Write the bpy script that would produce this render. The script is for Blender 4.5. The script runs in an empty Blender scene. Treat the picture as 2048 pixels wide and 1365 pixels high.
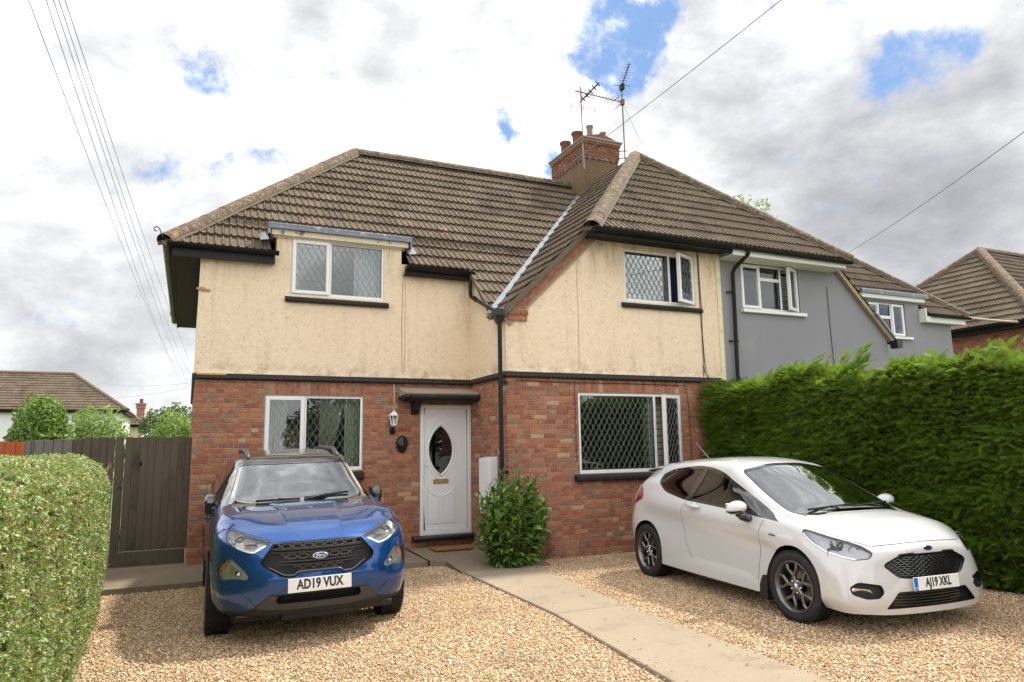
import bpy, bmesh, math, random
import numpy as np
from mathutils import Vector, Matrix, Euler
from math import sin, cos, pi, radians as rad
random.seed(7); rng = np.random.default_rng(7)
S = bpy.context.scene
COL = S.collection

# ------------------------------------------------------------------ camera
cam_d = bpy.data.cameras.new('camera'); cam = bpy.data.objects.new('camera', cam_d); COL.objects.link(cam)
cam_d.sensor_width = 36; cam_d.lens = 24.825; cam_d.clip_start = 0.05; cam_d.clip_end = 3000
CR = Vector((0.91042812, -0.41338504, -0.01527908)); CU = Vector((-0.0470836, -0.14024984, 0.98899601)); CF = CR.cross(CU) * -1
CP = Vector((-0.0565, -11.3519, 1.5876))
cam.matrix_world = Matrix(((CR.x, CU.x, -CF.x, CP.x), (CR.y, CU.y, -CF.y, CP.y), (CR.z, CU.z, -CF.z, CP.z), (0, 0, 0, 1)))
S.camera = cam

def screen(P):                                   # how large / where a point shows: used only to choose the pieces that get an object each
    d = Vector(P) - CP; f = d.dot(CF)
    if f < .1: return None
    return 1024 + 1412.3*d.dot(CR)/f, 682.5 - 1412.3*d.dot(CU)/f, f

# ------------------------------------------------------------------ sun, sky, exposure
S.view_settings.view_transform = 'Standard'; S.view_settings.look = 'None'
S.view_settings.exposure = 1.3; S.view_settings.gamma = 1.0; S.view_settings.use_curve_mapping = False
SUN = Vector((0.60, 0.10, 0.79)).normalized()
sd = bpy.data.lights.new('sun', 'SUN'); so = bpy.data.objects.new('sun', sd); COL.objects.link(so)
sd.energy = 2.7; sd.angle = rad(4.0); sd.color = (1, .95, .87)
so.rotation_euler = (-SUN).to_track_quat('-Z', 'Y').to_euler()
W = bpy.data.worlds.new('World'); S.world = W; W.use_nodes = True
WN = W.node_tree; WN.nodes.clear()

class G:                                          # small helper for node graphs
    def __init__(s, nt): s.nt = nt
    def n(s, t, **k):
        nd = s.nt.nodes.new(t)
        for a, b in k.items():
            if a.startswith('i_'): nd.inputs[int(a[2:])].default_value = b
            else: setattr(nd, a, b)
        return nd
    def l(s, a, b): s.nt.links.new(a, b)
    def put(s, v, sock):
        if hasattr(v, 'is_linked') or isinstance(v, bpy.types.NodeSocket): s.l(v, sock)
        else: sock.default_value = v
    def math(s, op, a, b=0.0, c=None, clamp=False):
        nd = s.nt.nodes.new('ShaderNodeMath'); nd.operation = op; nd.use_clamp = clamp
        s.put(a, nd.inputs[0]); s.put(b, nd.inputs[1])
        if c is not None: s.put(c, nd.inputs[2])
        return nd.outputs[0]
    def vmath(s, op, a, b=(0, 0, 0)):
        nd = s.nt.nodes.new('ShaderNodeVectorMath'); nd.operation = op
        s.put(a, nd.inputs[0]); s.put(b, nd.inputs[1])
        return nd.outputs['Value'] if op in ('DOT_PRODUCT', 'LENGTH', 'DISTANCE') else nd.outputs[0]
    def mix(s, f, a, b, mode='MIX'):
        nd = s.nt.nodes.new('ShaderNodeMix'); nd.data_type = 'RGBA'; nd.blend_type = mode
        s.put(f, nd.inputs[0]); s.put(c4(a), nd.inputs[6]); s.put(c4(b), nd.inputs[7]); return nd.outputs[2]
    def noise(s, vec, scale, detail=4, rough=.55, dist=0.0, out=0):
        nd = s.nt.nodes.new('ShaderNodeTexNoise'); nd.inputs['Scale'].default_value = scale
        nd.inputs['Detail'].default_value = detail; nd.inputs['Roughness'].default_value = rough; nd.inputs['Distortion'].default_value = dist
        if vec is not None: s.l(vec, nd.inputs['Vector'])
        return nd.outputs[out]
    def ramp(s, f, stops, interp='LINEAR'):
        nd = s.nt.nodes.new('ShaderNodeValToRGB'); cr = nd.color_ramp; cr.interpolation = interp
        while len(cr.elements) > 1: cr.elements.remove(cr.elements[0])
        cr.elements[0].position = stops[0][0]; cr.elements[0].color = c4(stops[0][1])
        for p, c in stops[1:]:
            e = cr.elements.new(p); e.color = c4(c)
        s.put(f, nd.inputs[0]); return nd.outputs[0]
    def smooth(s, v, a, b):
        nd = s.nt.nodes.new('ShaderNodeMapRange'); nd.interpolation_type = 'SMOOTHSTEP'
        s.put(v, nd.inputs[0]); nd.inputs[1].default_value = a; nd.inputs[2].default_value = b; return nd.outputs[0]

def c4(c):
    if isinstance(c, (int, float)): return (c, c, c, 1)
    if isinstance(c, (tuple, list)): return tuple(c) + (1,) if len(c) == 3 else tuple(c)
    return c

g = G(WN)
tc = g.n('ShaderNodeTexCoord'); DIR = tc.outputs['Generated']
warp = g.noise(DIR, 6, 8, .62, 0, 1)
wv = g.vmath('SUBTRACT', warp, (.5, .5, .5)); sc = g.n('ShaderNodeVectorMath', operation='SCALE'); g.l(wv, sc.inputs[0]); sc.inputs['Scale'].default_value = .14
D2 = g.vmath('NORMALIZE', g.vmath('ADD', DIR, sc.outputs[0]))
def blobs(lst):
    tot = None
    for (c, r, a) in lst:
        v = Vector(c).normalized()
        d = g.vmath('DOT_PRODUCT', D2, tuple(v))
        e = g.math('EXPONENT', g.math('MULTIPLY', g.math('SUBTRACT', d, 1.0), 2.0/(r*r)))
        e = g.math('MULTIPLY', e, a)
        tot = e if tot is None else g.math('ADD', tot, e)
    return tot
holes = blobs([((.471,.718,.512),.055,1.5),((.495,.722,.485),.035,.8),((.49,.70,.515),.05,1.0),((.51,.679,.527),.03,.8),((.465,.742,.482),.03,.8),((.53,.653,.541),.025,.5),
 ((.612,.59,.527),.012,.9),((-.03,.893,.452),.024,.6),((.001,.893,.449),.030,.78),((.05,.897,.440),.028,.7),((.147,.867,.477),.018,.8),((-.10,.945,.318),.018,.8),((-.07,.941,.33),.020,.75),((-.038,.938,.343),.022,.85),
 ((.0,.934,.355),.020,.7),((.03,.93,.367),.020,.7),((.08,.924,.373),.022,.85),((.126,.916,.381),.020,.75),((.371,.824,.427),.018,.9),((.429,.822,.375),.025,1.),((.505,.754,.421),.018,.7),
 ((.741,.524,.42),.03,1.1),((.764,.487,.422),.038,1.3),((.781,.454,.429),.025,.9)])
nz = g.noise(D2, 9.0, 9, .66)
nf = g.noise(DIR, 26.0, 8, .68)
gen = g.math('MULTIPLY', g.smooth(g.noise(DIR, 1.7, 3, .5), .55, .72), .55)         # open sky elsewhere, away from the view
side = g.smooth(g.vmath('DOT_PRODUCT', DIR, tuple(CF)), .80, .45)
hol = g.math('ADD', holes, g.math('MULTIPLY', gen, side))
hv = g.math('ADD', g.math('ADD', g.math('MULTIPLY', nz, .62), g.math('MULTIPLY', nf, .38)), g.math('MULTIPLY', g.math('MINIMUM', hol, 1.15), .24))
blue = g.smooth(hv, .575, .80)
grey = blobs([((.167,.856,.49),.10,.45),((.138,.899,.415),.07,.2),((.632,.663,.401),.09,.65),((.743,.598,.3),.12,.75),((.813,.519,.264),.11,.7),((.85,.5,.2),.16,.5),
 ((-.175,.97,.166),.12,.5),((-.06,.99,.126),.12,.5),((.694,.668,.269),.10,.6),((-.048,.858,.512),.10,.30),((-.159,.956,.248),.08,.35),((.1,.99,.14),.12,.5)])
gen2 = g.math('MULTIPLY', g.smooth(g.noise(DIR, 2.2, 5, .55), .42, .7), g.math('MULTIPLY', side, .4))
cn1 = g.noise(g.vmath('MULTIPLY', DIR, (1, 1, 1.9)), 4.2, 10, .60, .25)
cn2 = g.noise(g.vmath('MULTIPLY', DIR, (1, 1, 1.7)), 13, 8, .62, .2)
gv = g.math('ADD', g.math('ADD', g.math('MULTIPLY', grey, .42), gen2), g.math('ADD', g.math('MULTIPLY', g.math('SUBTRACT', cn1, .445), 1.75), g.math('MULTIPLY', g.math('SUBTRACT', cn2, .5), .75)))
cloud = g.ramp(gv, [(0.0, (.60, .603, .612)), (.14, (.44, .442, .45)), (.28, (.375, .377, .385)), (.48, (.30, .303, .315)), (.72, (.235, .239, .253)), (1.0, (.185, .19, .205))])
sky = g.n('ShaderNodeTexSky', sky_type='NISHITA', sun_disc=False); sky.sun_elevation = math.asin(SUN.z); sky.sun_rotation = math.atan2(SUN.x, SUN.y)
sky.air_density = 1.0; sky.dust_density = .6; sky.ozone_density = 1.5
skc = g.n('ShaderNodeVectorMath', operation='SCALE'); g.l(sky.outputs[0], skc.inputs[0]); skc.inputs['Scale'].default_value = .95
blu = g.mix(.80, skc.outputs[0], (.80, 1.60, 3.15))
clo = g.n('ShaderNodeVectorMath', operation='SCALE'); g.l(cloud, clo.inputs[0]); g.l(g.math('MULTIPLY_ADD', side, 8.0, 10.0), clo.inputs['Scale'])  # clouds out of view made brighter, added to lift the shaded facade
colr = g.mix(g.math('MULTIPLY', blue, .95), clo.outputs[0], blu)
bg = g.n('ShaderNodeBackground'); g.l(colr, bg.inputs[0]); bg.inputs[1].default_value = .1
wo = g.n('ShaderNodeOutputWorld'); g.l(bg.outputs[0], wo.inputs[0])

# ------------------------------------------------------------------ materials
MATS = {}
def M(name, build):
    if name not in MATS:
        m = bpy.data.materials.new(name); m.use_nodes = True; m.node_tree.nodes.clear()
        gg = G(m.node_tree); out = gg.n('ShaderNodeOutputMaterial'); r = build(gg)
        if isinstance(r, tuple): gg.l(r[0], out.inputs[0]); gg.l(r[1], out.inputs[2])
        else: gg.l(r, out.inputs[0])
        MATS[name] = m
    return MATS[name]
def bsdf(gg, col, rough=.7, metal=0.0, bump=None, bs=.3, bd=.01, coat=0.0, spec=.5, sheen=0, coat_rough=.03, normal=None, trans=0.0, sub=0):
    p = gg.n('ShaderNodeBsdfPrincipled')
    gg.put(c4(col), p.inputs['Base Color']); gg.put(rough, p.inputs['Roughness']); gg.put(metal, p.inputs['Metallic'])
    p.inputs['Specular IOR Level'].default_value = spec; p.inputs['Coat Weight'].default_value = coat; p.inputs['Coat Roughness'].default_value = coat_rough
    if bump is not None:
        b = gg.n('ShaderNodeBump'); gg.l(bump, b.inputs['Height']); b.inputs['Strength'].default_value = bs; b.inputs['Distance'].default_value = bd
        gg.l(b.outputs[0], p.inputs['Normal'])
    return p.outputs[0]
def oc(gg):                                       # object coordinates shifted per object / instance
    t = gg.n('ShaderNodeTexCoord'); o = gg.n('ShaderNodeObjectInfo')
    sc = gg.n('ShaderNodeVectorMath', operation='SCALE'); cb = gg.n('ShaderNodeCombineXYZ')
    for i in range(3): gg.l(o.outputs['Random'], cb.inputs[i])
    gg.l(cb.outputs[0], sc.inputs[0]); sc.inputs['Scale'].default_value = 37.0
    return gg.vmath('ADD', t.outputs['Object'], sc.outputs[0]), o.outputs['Random']
def rnd(gg):                                      # one random value per brick / tile: object random plus a face attribute on joined pieces
    o = gg.n('ShaderNodeObjectInfo'); a = gg.n('ShaderNodeAttribute', attribute_name='rnd')
    return gg.math('FRACT', gg.math('ADD', o.outputs['Random'], a.outputs['Fac']))
def simple(name, col, rough=.6, metal=0.0, var=.15, vs=8, bs=.15, bscale=60, bd=.003, coat=0.0, spec=.5, dark=None, dscale=3.0, dlo=.5, dhi=.75):
    def b(gg):
        v, r = oc(gg)
        n = gg.noise(v, vs, 5, .6)
        c = gg.mix(gg.math('MULTIPLY', n, 1.0), tuple(x*(1-var) for x in col), tuple(min(1, x*(1+var)) for x in col))
        if dark is not None: c = gg.mix(gg.smooth(gg.noise(v, dscale, 6, .65), dlo, dhi), c, dark)
        return bsdf(gg, c, rough, metal, gg.noise(v, bscale, 4, .6) if bs else None, bs, bd, coat, spec)
    return M(name, b)

# ------------------------------------------------------------------ mesh helpers
class MB:
    def __init__(s): s.v = []; s.f = []; s.m = []; s.r = []; s.cm = 0; s.cr = 0.0
    def add(s, vs, fs):
        o = len(s.v); s.v += [tuple(p) for p in vs]
        for f in fs: s.f.append(tuple(i+o for i in f)); s.m.append(s.cm); s.r.append(s.cr)
        return s
    def box(s, x0, y0, z0, x1, y1, z1):
        if x0 > x1: x0, x1 = x1, x0
        if y0 > y1: y0, y1 = y1, y0
        if z0 > z1: z0, z1 = z1, z0
        return s.add([(x0,y0,z0),(x1,y0,z0),(x1,y1,z0),(x0,y1,z0),(x0,y0,z1),(x1,y0,z1),(x1,y1,z1),(x0,y1,z1)],
            [(3,2,1,0),(4,5,6,7),(0,1,5,4),(1,2,6,5),(2,3,7,6),(3,0,4,7)])
    def obox(s, c, ax, ay, az):                   # oriented box, half axes given as vectors
        c, ax, ay, az = map(Vector, (c, ax, ay, az)); P = []
        for k in (-1, 1):
            for (i, j) in ((-1,-1),(1,-1),(1,1),(-1,1)): P.append(c+ax*i+ay*j+az*k)
        return s.add(P, [(3,2,1,0),(4,5,6,7),(0,1,5,4),(1,2,6,5),(2,3,7,6),(3,0,4,7)])
    def bar(s, a, b, w, h, up=(0,0,1)):
        a, b = Vector(a), Vector(b); d = (b-a); L = d.length/2; d.normalize(); u = Vector(up); r = d.cross(u)
        if r.length < 1e-4: r = d.cross(Vector((1,0,0)))
        r.normalize(); u = r.cross(d)
        return s.obox((a+b)/2, d*L, r*w/2, u*h/2)
    def tube(s, pts, r, n=8, cap=True):
        pts = [Vector(p) for p in pts]; rings = []; up = None
        for i, p in enumerate(pts):
            d = (pts[min(i+1, len(pts)-1)] - pts[max(i-1, 0)]).normalized()
            if up is None:
                up = Vector((0,0,1)) if abs(d.z) < .9 else Vector((1,0,0))
            a = d.cross(up).normalized(); up = a.cross(d).normalized()
            rr = r[i] if isinstance(r, (list, tuple)) else r
            rings.append([p + a*cos(2*pi*k/n)*rr + up*sin(2*pi*k/n)*rr for k in range(n)])
        vs = [q for rg in rings for q in rg]; fs = []
        for i in range(len(rings)-1):
            for k in range(n):
                k2 = (k+1) % n; fs.append((i*n+k, i*n+k2, (i+1)*n+k2, (i+1)*n+k))
        if cap: fs.append(tuple(range(n-1, -1, -1))); fs.append(tuple((len(rings)-1)*n+k for k in range(n)))
        return s.add(vs, fs)
    def lathe(s, prof, n=24, c=(0,0,0), axis='z'):
        vs = []; fs = []; m = len(prof)
        for k in range(n):
            a = 2*pi*k/n
            for (r, h) in prof:
                p = (r*cos(a), r*sin(a), h) if axis == 'z' else (r*cos(a), h, r*sin(a)) if axis == 'y' else (h, r*cos(a), r*sin(a))
                vs.append((p[0]+c[0], p[1]+c[1], p[2]+c[2]))
        for k in range(n):
            k2 = (k+1) % n
            for i in range(m-1): fs.append((k*m+i, k*m+i+1, k2*m+i+1, k2*m+i))
        return s.add(vs, fs)
    def prism(s, poly, f, t0, t1):                # poly of (a,b); f(a,b,t) -> xyz
        n = len(poly); vs = [f(a, b, t0) for a, b in poly] + [f(a, b, t1) for a, b in poly]
        fs = [tuple(range(n)), tuple(range(2*n-1, n-1, -1))] + [(i, i+n, (i+1) % n+n, (i+1) % n) for i in range(n)]
        return s.add(vs, fs)
    def mesh(s, name, mats, smooth=False, auto=None):
        me = bpy.data.meshes.new(name); me.from_pydata([tuple(p) for p in s.v], [], s.f)
        for m in (mats if isinstance(mats, (list, tuple)) else [mats]): me.materials.append(m)
        if s.m: me.polygons.foreach_set('material_index', s.m)
        if any(s.r):
            at = me.attributes.new('rnd', 'FLOAT', 'FACE'); at.data.foreach_set('value', s.r)
        bm = bmesh.new(); bm.from_mesh(me); bmesh.ops.recalc_face_normals(bm, faces=bm.faces); bm.to_mesh(me); bm.free()
        if smooth:
            me.polygons.foreach_set('use_smooth', [True]*len(me.polygons))
            if auto: me.set_sharp_from_angle(angle=rad(auto))
        return me
    def build(s, name, mats, parent=None, smooth=False, auto=None, bev=0, **k):
        me = s.mesh(name, mats, smooth, auto)
        if bev:
            bm = bmesh.new(); bm.from_mesh(me); bmesh.ops.bevel(bm, geom=[e for e in bm.edges if e.is_manifold and e.calc_face_angle(0) > .5], offset=bev, segments=1, affect='EDGES', clamp_overlap=True); bm.to_mesh(me); bm.free()
        return link(name, me, parent, **k)
def link(name, me, parent=None, loc=None, rot=None, **k):
    o = bpy.data.objects.new(name, me); COL.objects.link(o)
    if loc is not None: o.location = loc
    if rot is not None: o.rotation_euler = rot
    if parent is not None:
        o.parent = parent; o.matrix_parent_inverse = PINV(parent)
    for a, b in k.items(): o[a] = b
    return o
LOCAL = set()                                    # things whose parts are given in the thing's own axes
def PINV(p):
    root = p
    while root.parent is not None: root = root.parent
    if root.name in LOCAL or p is not root: return Matrix.Identity(4)
    return root.matrix_basis.inverted()
def thing(name, label, cat, loc=(0, 0, 0), group=None, rot=None):
    o = bpy.data.objects.new(name, None); COL.objects.link(o); o.location = loc; o.empty_display_size = .2
    if rot is not None: o.rotation_euler = rot
    o['label'] = label; o['category'] = cat
    if group: o['group'] = group
    return o
def tag(o, label, cat, group=None):
    o['label'] = label; o['category'] = cat
    if group: o['group'] = group
    return o
def struct(name, mb, mats, **k): return mb.build(name, mats, None, kind='structure', **k)
def text_mesh(txt, size, extrude=.002, sx=1.0, align='CENTER', shear=0, bold=0):
    cu = bpy.data.curves.new('lettering', 'FONT'); cu.body = txt; cu.size = size; cu.extrude = extrude; cu.align_x = align; cu.align_y = 'CENTER'; cu.shear = shear; cu.resolution_u = 3; cu.offset = bold
    o = bpy.data.objects.new('lettering', cu); COL.objects.link(o)
    dg = bpy.context.evaluated_depsgraph_get(); dg.update()
    me = bpy.data.meshes.new_from_object(o.evaluated_get(dg)); bpy.data.objects.remove(o); bpy.data.curves.remove(cu)
    if sx != 1: me.transform(Matrix.Diagonal((sx, 1, 1, 1)))
    return me
# ------------------------------------------------------------------ materials of the buildings
def _brickt(tint):
  def _brick(gg):
      v, r = oc(gg); q = rnd(gg)
      c = gg.ramp(q, [(0, (.36,.125,.07)), (.16, (.42,.155,.085)), (.30, (.30,.105,.065)), (.42, (.46,.19,.10)), (.52, (.31,.125,.08)), (.62, (.38,.155,.095)), (.74, (.43,.21,.125)), (.80, (.33,.13,.08)), (.90, (.29,.18,.12)), (.96, (.50,.34,.21))], 'CONSTANT')
      mp = gg.n('ShaderNodeMapping'); gg.l(v, mp.inputs[0]); mp.inputs['Scale'].default_value = (1, 1, 2.2)
      st = gg.noise(mp.outputs[0], 16, 5, .7)
      c2 = gg.mix(gg.smooth(gg.noise(mp.outputs[0], 9, 4, .6, .4), .50, .64), c, gg.mix(.45, c, (.52,.34,.21)))
      c3 = gg.mix(gg.smooth(st, .52, .72), c2, gg.mix(.6, c2, (.12,.06,.045)))
      c4_ = gg.mix(1.0, gg.mix(.22, c3, gg.noise(v, 120, 3, .6), 'OVERLAY'), (tint,)*3, 'MULTIPLY')
      return bsdf(gg, c4_, .88, 0, gg.noise(v, 70, 6, .7), .5, .006, spec=.25)
  return _brick
m_brick = M('brick', _brickt(.82)); m_brickd = M('dark_brick', _brickt(.50))  # the chimney takes the same brick with a darker tint
def _mortar(gg):
    v, r = oc(gg)
    c = gg.mix(gg.noise(v, 3, 5, .6), (.25,.185,.13), (.37,.28,.20))
    return bsdf(gg, c, .95, 0, gg.noise(v, 90, 4, .7), .6, .004, spec=.1)
m_mortar = M('mortar', _mortar)
def _render(base, hi, dirt, amt, lump=1.0):
    def b(gg):
        t = gg.n('ShaderNodeTexCoord'); v = t.outputs['Object']
        c = gg.mix(gg.noise(v, .9, 6, .6), base, hi)
        mp = gg.n('ShaderNodeMapping'); gg.l(v, mp.inputs[0]); mp.inputs['Scale'].default_value = (2.6, 2.6, .45)
        stn = gg.smooth(gg.noise(mp.outputs[0], 1.3, 7, .7), .53, .78)
        c = gg.mix(gg.math('MULTIPLY', stn, amt), c, dirt)
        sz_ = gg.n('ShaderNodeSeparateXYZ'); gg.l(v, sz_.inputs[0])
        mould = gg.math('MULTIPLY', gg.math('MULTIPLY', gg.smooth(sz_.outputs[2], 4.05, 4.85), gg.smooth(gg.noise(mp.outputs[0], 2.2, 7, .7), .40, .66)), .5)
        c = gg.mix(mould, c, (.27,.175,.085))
        base_ = gg.math('MULTIPLY', gg.smooth(sz_.outputs[2], 3.0, 2.74), gg.smooth(gg.noise(v, 5, 6, .7), .42, .66)); c = gg.mix(gg.math('MULTIPLY', base_, .5), c, (.30,.21,.12))
        sp = gg.smooth(gg.noise(v, 11, 5, .75), .66, .76)
        c = gg.mix(gg.math('MULTIPLY', sp, amt*.8), c, tuple(x*.55 for x in dirt))
        a = gg.noise(v, 15, 6, .70, .6); vo = gg.n('ShaderNodeTexVoronoi', feature='SMOOTH_F1'); vo.inputs['Scale'].default_value = 30
        gg.l(gg.vmath('ADD', v, gg.noise(v, 9, 2, .5, 0, 1)), vo.inputs['Vector'])
        h = gg.math('ADD', gg.math('MULTIPLY', a, lump), gg.math('MULTIPLY', vo.outputs['Distance'], -.5*lump))
        pit = gg.smooth(h, .26*lump, .05*lump)
        c = gg.mix(gg.math('MULTIPLY', pit, .30), c, tuple(x*.6 for x in dirt))
        return bsdf(gg, c, .93, 0, h, .8, .022, spec=.15)
    return b
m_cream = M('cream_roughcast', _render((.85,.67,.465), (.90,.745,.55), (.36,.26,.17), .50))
def _grey(gg):
    v = gg.n('ShaderNodeTexCoord').outputs['Object']
    mp = gg.n('ShaderNodeMapping'); gg.l(v, mp.inputs[0]); mp.inputs['Scale'].default_value = (1, 1, .4)
    c = gg.mix(gg.noise(mp.outputs[0], 1.2, 7, .6), (.225,.22,.235), (.29,.283,.298))
    c = gg.mix(gg.math('MULTIPLY', gg.smooth(gg.noise(v, .7, 5, .6), .55, .75), .45), c, (.36,.35,.345))
    return bsdf(gg, c, .9, 0, gg.noise(v, 150, 3, .6), .35, .003, spec=.2)
m_grey = M('grey_render', _grey)
def _tile(gg):
    v, r = oc(gg); q = rnd(gg)
    t = gg.n('ShaderNodeTexCoord'); ge = gg.n('ShaderNodeNewGeometry')
    base = gg.ramp(q, [(0, (.094,.069,.047)), (.3, (.118,.087,.059)), (.6, (.076,.056,.039)), (.8, (.138,.103,.071)), (1, (.098,.072,.050))])
    wn = gg.noise(ge.outputs['Position'], .8, 5, .6)
    c = gg.mix(gg.smooth(wn, .45, .7), base, (.128,.101,.070))
    li = gg.smooth(gg.noise(ge.outputs['Position'], 13, 6, .75), .56, .66)
    c = gg.mix(gg.math('MULTIPLY', li, .6), c, (.26,.225,.165))
    c = gg.mix(gg.math('MULTIPLY', gg.smooth(gg.noise(ge.outputs['Position'], 28, 4, .75), .60, .66), .6), c, (.40,.37,.31))
    c = gg.mix(gg.math('MULTIPLY', gg.smooth(gg.noise(ge.outputs['Position'], 7, 4, .7), .60, .74), .6), c, (.035,.027,.02))
    c = gg.mix(gg.math('MULTIPLY', gg.smooth(gg.noise(ge.outputs['Position'], 1.6, 5, .75, .5), .67, .72), .75), c, (.42,.22,.06))
    return bsdf(gg, c, .92, 0, gg.noise(v, 80, 5, .7), .6, .006, spec=.2)
m_tile = M('concrete_roof_tile', _tile)
def _ridge(gg):
    ge = gg.n('ShaderNodeNewGeometry'); P = ge.outputs['Position']
    c = gg.mix(gg.noise(P, 6, 6, .7), (.058,.041,.027), (.15,.115,.08))
    c = gg.mix(gg.math('MULTIPLY', gg.smooth(gg.noise(P, 15, 6, .8), .50, .60), .75), c, (.27,.225,.165))
    c = gg.mix(gg.math('MULTIPLY', gg.smooth(gg.noise(P, 3.1, 6, .75), .56, .66), .85), c, (.34,.155,.03))
    return bsdf(gg, c, .93, 0, gg.noise(P, 60, 5, .7), .8, .01, spec=.15)
m_ridge = M('weathered_ridge_tile', _ridge)
m_bedding = simple('lime_mortar_bedding', (.13,.10,.07), .95, var=.3, vs=10, bs=.6, bscale=40, bd=.01)
m_black = simple('black_gloss_paint', (.008,.007,.007), .42, var=.3, vs=20, bs=.3, bscale=50, bd=.002, dark=(.02,.017,.015), dscale=6, dlo=.55, dhi=.7)
m_blackw = simple('weathered_black_paint', (.009,.0075,.007), .7, var=.3, vs=20, bs=.6, bscale=40, bd=.004, dark=(.055,.042,.032), dscale=9, dlo=.60, dhi=.68)
m_pipe = simple('black_plastic_pipe', (.006,.0055,.0055), .5, var=.2, bs=0, spec=.3)
m_soffit = simple('dark_stained_wood', (.011,.008,.007), .85, var=.4, vs=12, bs=.3)
m_upvc = simple('white_window_plastic', (.74,.735,.72), .28, var=.03, bs=0, dark=(.60,.585,.55), dscale=3, dlo=.6, dhi=.85)
m_whitebd = simple('white_painted_board', (.70,.68,.63), .45, var=.05, bs=.1, dark=(.42,.36,.29), dscale=5, dlo=.58, dhi=.8)
m_creambd = simple('flaking_cream_board', (.66,.58,.44), .6, var=.08, bs=.3, bscale=20, dark=(.20,.15,.11), dscale=7, dlo=.60, dhi=.68)
m_lead = simple('roof_lead', (.16,.175,.20), .45, .6, var=.2, vs=5, bs=.35, bscale=12, bd=.01, dark=(.42,.44,.47), dscale=6, dlo=.55, dhi=.7)
m_leadw = simple('bright_valley_lining', (.27,.295,.32), .42, .3, var=.12, vs=6, bs=.3, bscale=9, bd=.01, dark=(.26,.28,.30), dscale=8, dlo=.58, dhi=.7)
m_came = simple('lead_came', (.20,.20,.20), .45, .3, var=.05, bs=0)
m_dash = simple('brown_pebbledash', (.17,.11,.058), .95, var=.45, vs=70, bs=1, bscale=80, bd=.02, dark=(.12,.08,.045), dscale=4, dlo=.5, dhi=.75)
m_terra = simple('terracotta_pot', (.15,.065,.045), .8, var=.3, bs=.3, dark=(.09,.055,.045), dscale=7, dlo=.5, dhi=.75)
m_conc = simple('aged_concrete', (.30,.25,.185), .92, var=.22, vs=4, bs=.4, bscale=60, bd=.004, dark=(.17,.135,.10), dscale=2.2, dlo=.5, dhi=.75, spec=.2)
m_brass = simple('brass', (.55,.40,.16), .3, .9, var=.1, bs=0)
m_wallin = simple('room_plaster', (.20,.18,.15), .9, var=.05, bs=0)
m_rubber = simple('dark_seal', (.02,.02,.02), .6, bs=0)
def _glass(tint=(.9,.95,.92), ior=1.52, dirt=0.0):
    def b(gg):
        f = gg.n('ShaderNodeFresnel'); f.inputs[0].default_value = ior
        tr = gg.n('ShaderNodeBsdfTransparent'); tr.inputs[0].default_value = c4(tint)
        gl = gg.n('ShaderNodeBsdfGlossy'); gl.inputs['Roughness'].default_value = .01; gl.inputs[0].default_value = (1,1,1,1)
        v = gg.n('ShaderNodeTexCoord').outputs['Object']
        bp = gg.n('ShaderNodeBump'); bp.inputs['Strength'].default_value = .10; bp.inputs['Distance'].default_value = .01; gg.l(gg.noise(v, 1.6, 1, .4), bp.inputs['Height']); gg.l(bp.outputs[0], gl.inputs['Normal'])
        mx = gg.n('ShaderNodeMixShader'); gg.l(gg.math('MULTIPLY', f.outputs[0], 1.9, clamp=True), mx.inputs[0]); gg.l(tr.outputs[0], mx.inputs[1]); gg.l(gl.outputs[0], mx.inputs[2])
        return mx.outputs[0]
    return b
m_glass = M('window_glass', _glass())

# ------------------------------------------------------------------ bricks
BRX = []
def brick_mesh(L, H=.0635, D=.03):
    mb = MB(); c = .004
    for (z0, z1, ins) in ((0, H, 0),):
        mb.add([(0,0,0),(L,0,0),(L,0,H),(0,0,H),(c,-.006,c),(L-c,-.006,c),(L-c,-.006,H-c),(c,-.006,H-c)],
               [(4,5,6,7),(0,1,5,4),(1,2,6,5),(2,3,7,6),(3,0,4,7)])
    return mb
BM_CACHE = {}
def brick_obj_mesh(L, H, mat=None):
    k = (round(L, 3), round(H, 3), mat)
    if k not in BM_CACHE: BM_CACHE[k] = brick_mesh(k[0], k[1]).mesh('brick', mat or m_brick)
    return BM_CACHE[k]
def brick_field(recs, o, U, N, u0, u1, z0, z1, course, holes=(), soldiers=()):
    """bricks on a vertical wall: o origin, U along, N outward; holes and soldier bands as (u0,u1,z0,z1)"""
    U = Vector(U); Nn = Vector(N); nj = int(round((z1-z0)/course)); jt = .010
    for j in range(nj):
        z = z0 + j*course; zc = z + course/2
        cuts = [(a, b) for (a, b, c, d) in list(holes)+list(soldiers) if c-.01 < zc < d+.01]
        u = u0 - random.choice((0, .055, .11, .17))
        while u < u1:
            L = .2265 if random.random() < .56 else .113
            segs = [(max(u, u0), min(u+L-jt, u1))]
            for a, b in cuts:
                ns = []
                for s, e in segs:
                    if e <= a or s >= b: ns.append((s, e))
                    else:
                        if s < a-.02: ns.append((s, a-jt*.6))
                        if e > b+.02: ns.append((b+jt*.6, e))
                segs = ns
            for s, e in segs:
                if e-s > .02: recs.append((o, U, Nn, s, z+jt/2, e-s, course-jt, 0))
            u += L
    for (a, b, c, d) in soldiers:
        n = int(round((b-a)/.0755)); w = (b-a)/n
        for i in range(n):
            if random.random() < .22:
                h2 = (d-c)/2; recs.append((o, U, Nn, a+i*w+jt/2, c+jt/2, w-jt, h2-jt, 1)); recs.append((o, U, Nn, a+i*w+jt/2, c+h2+jt/2, w-jt, h2-jt, 1))
            else: recs.append((o, U, Nn, a+i*w+jt/2, c+jt/2, w-jt, d-c-jt, 1))
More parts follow.
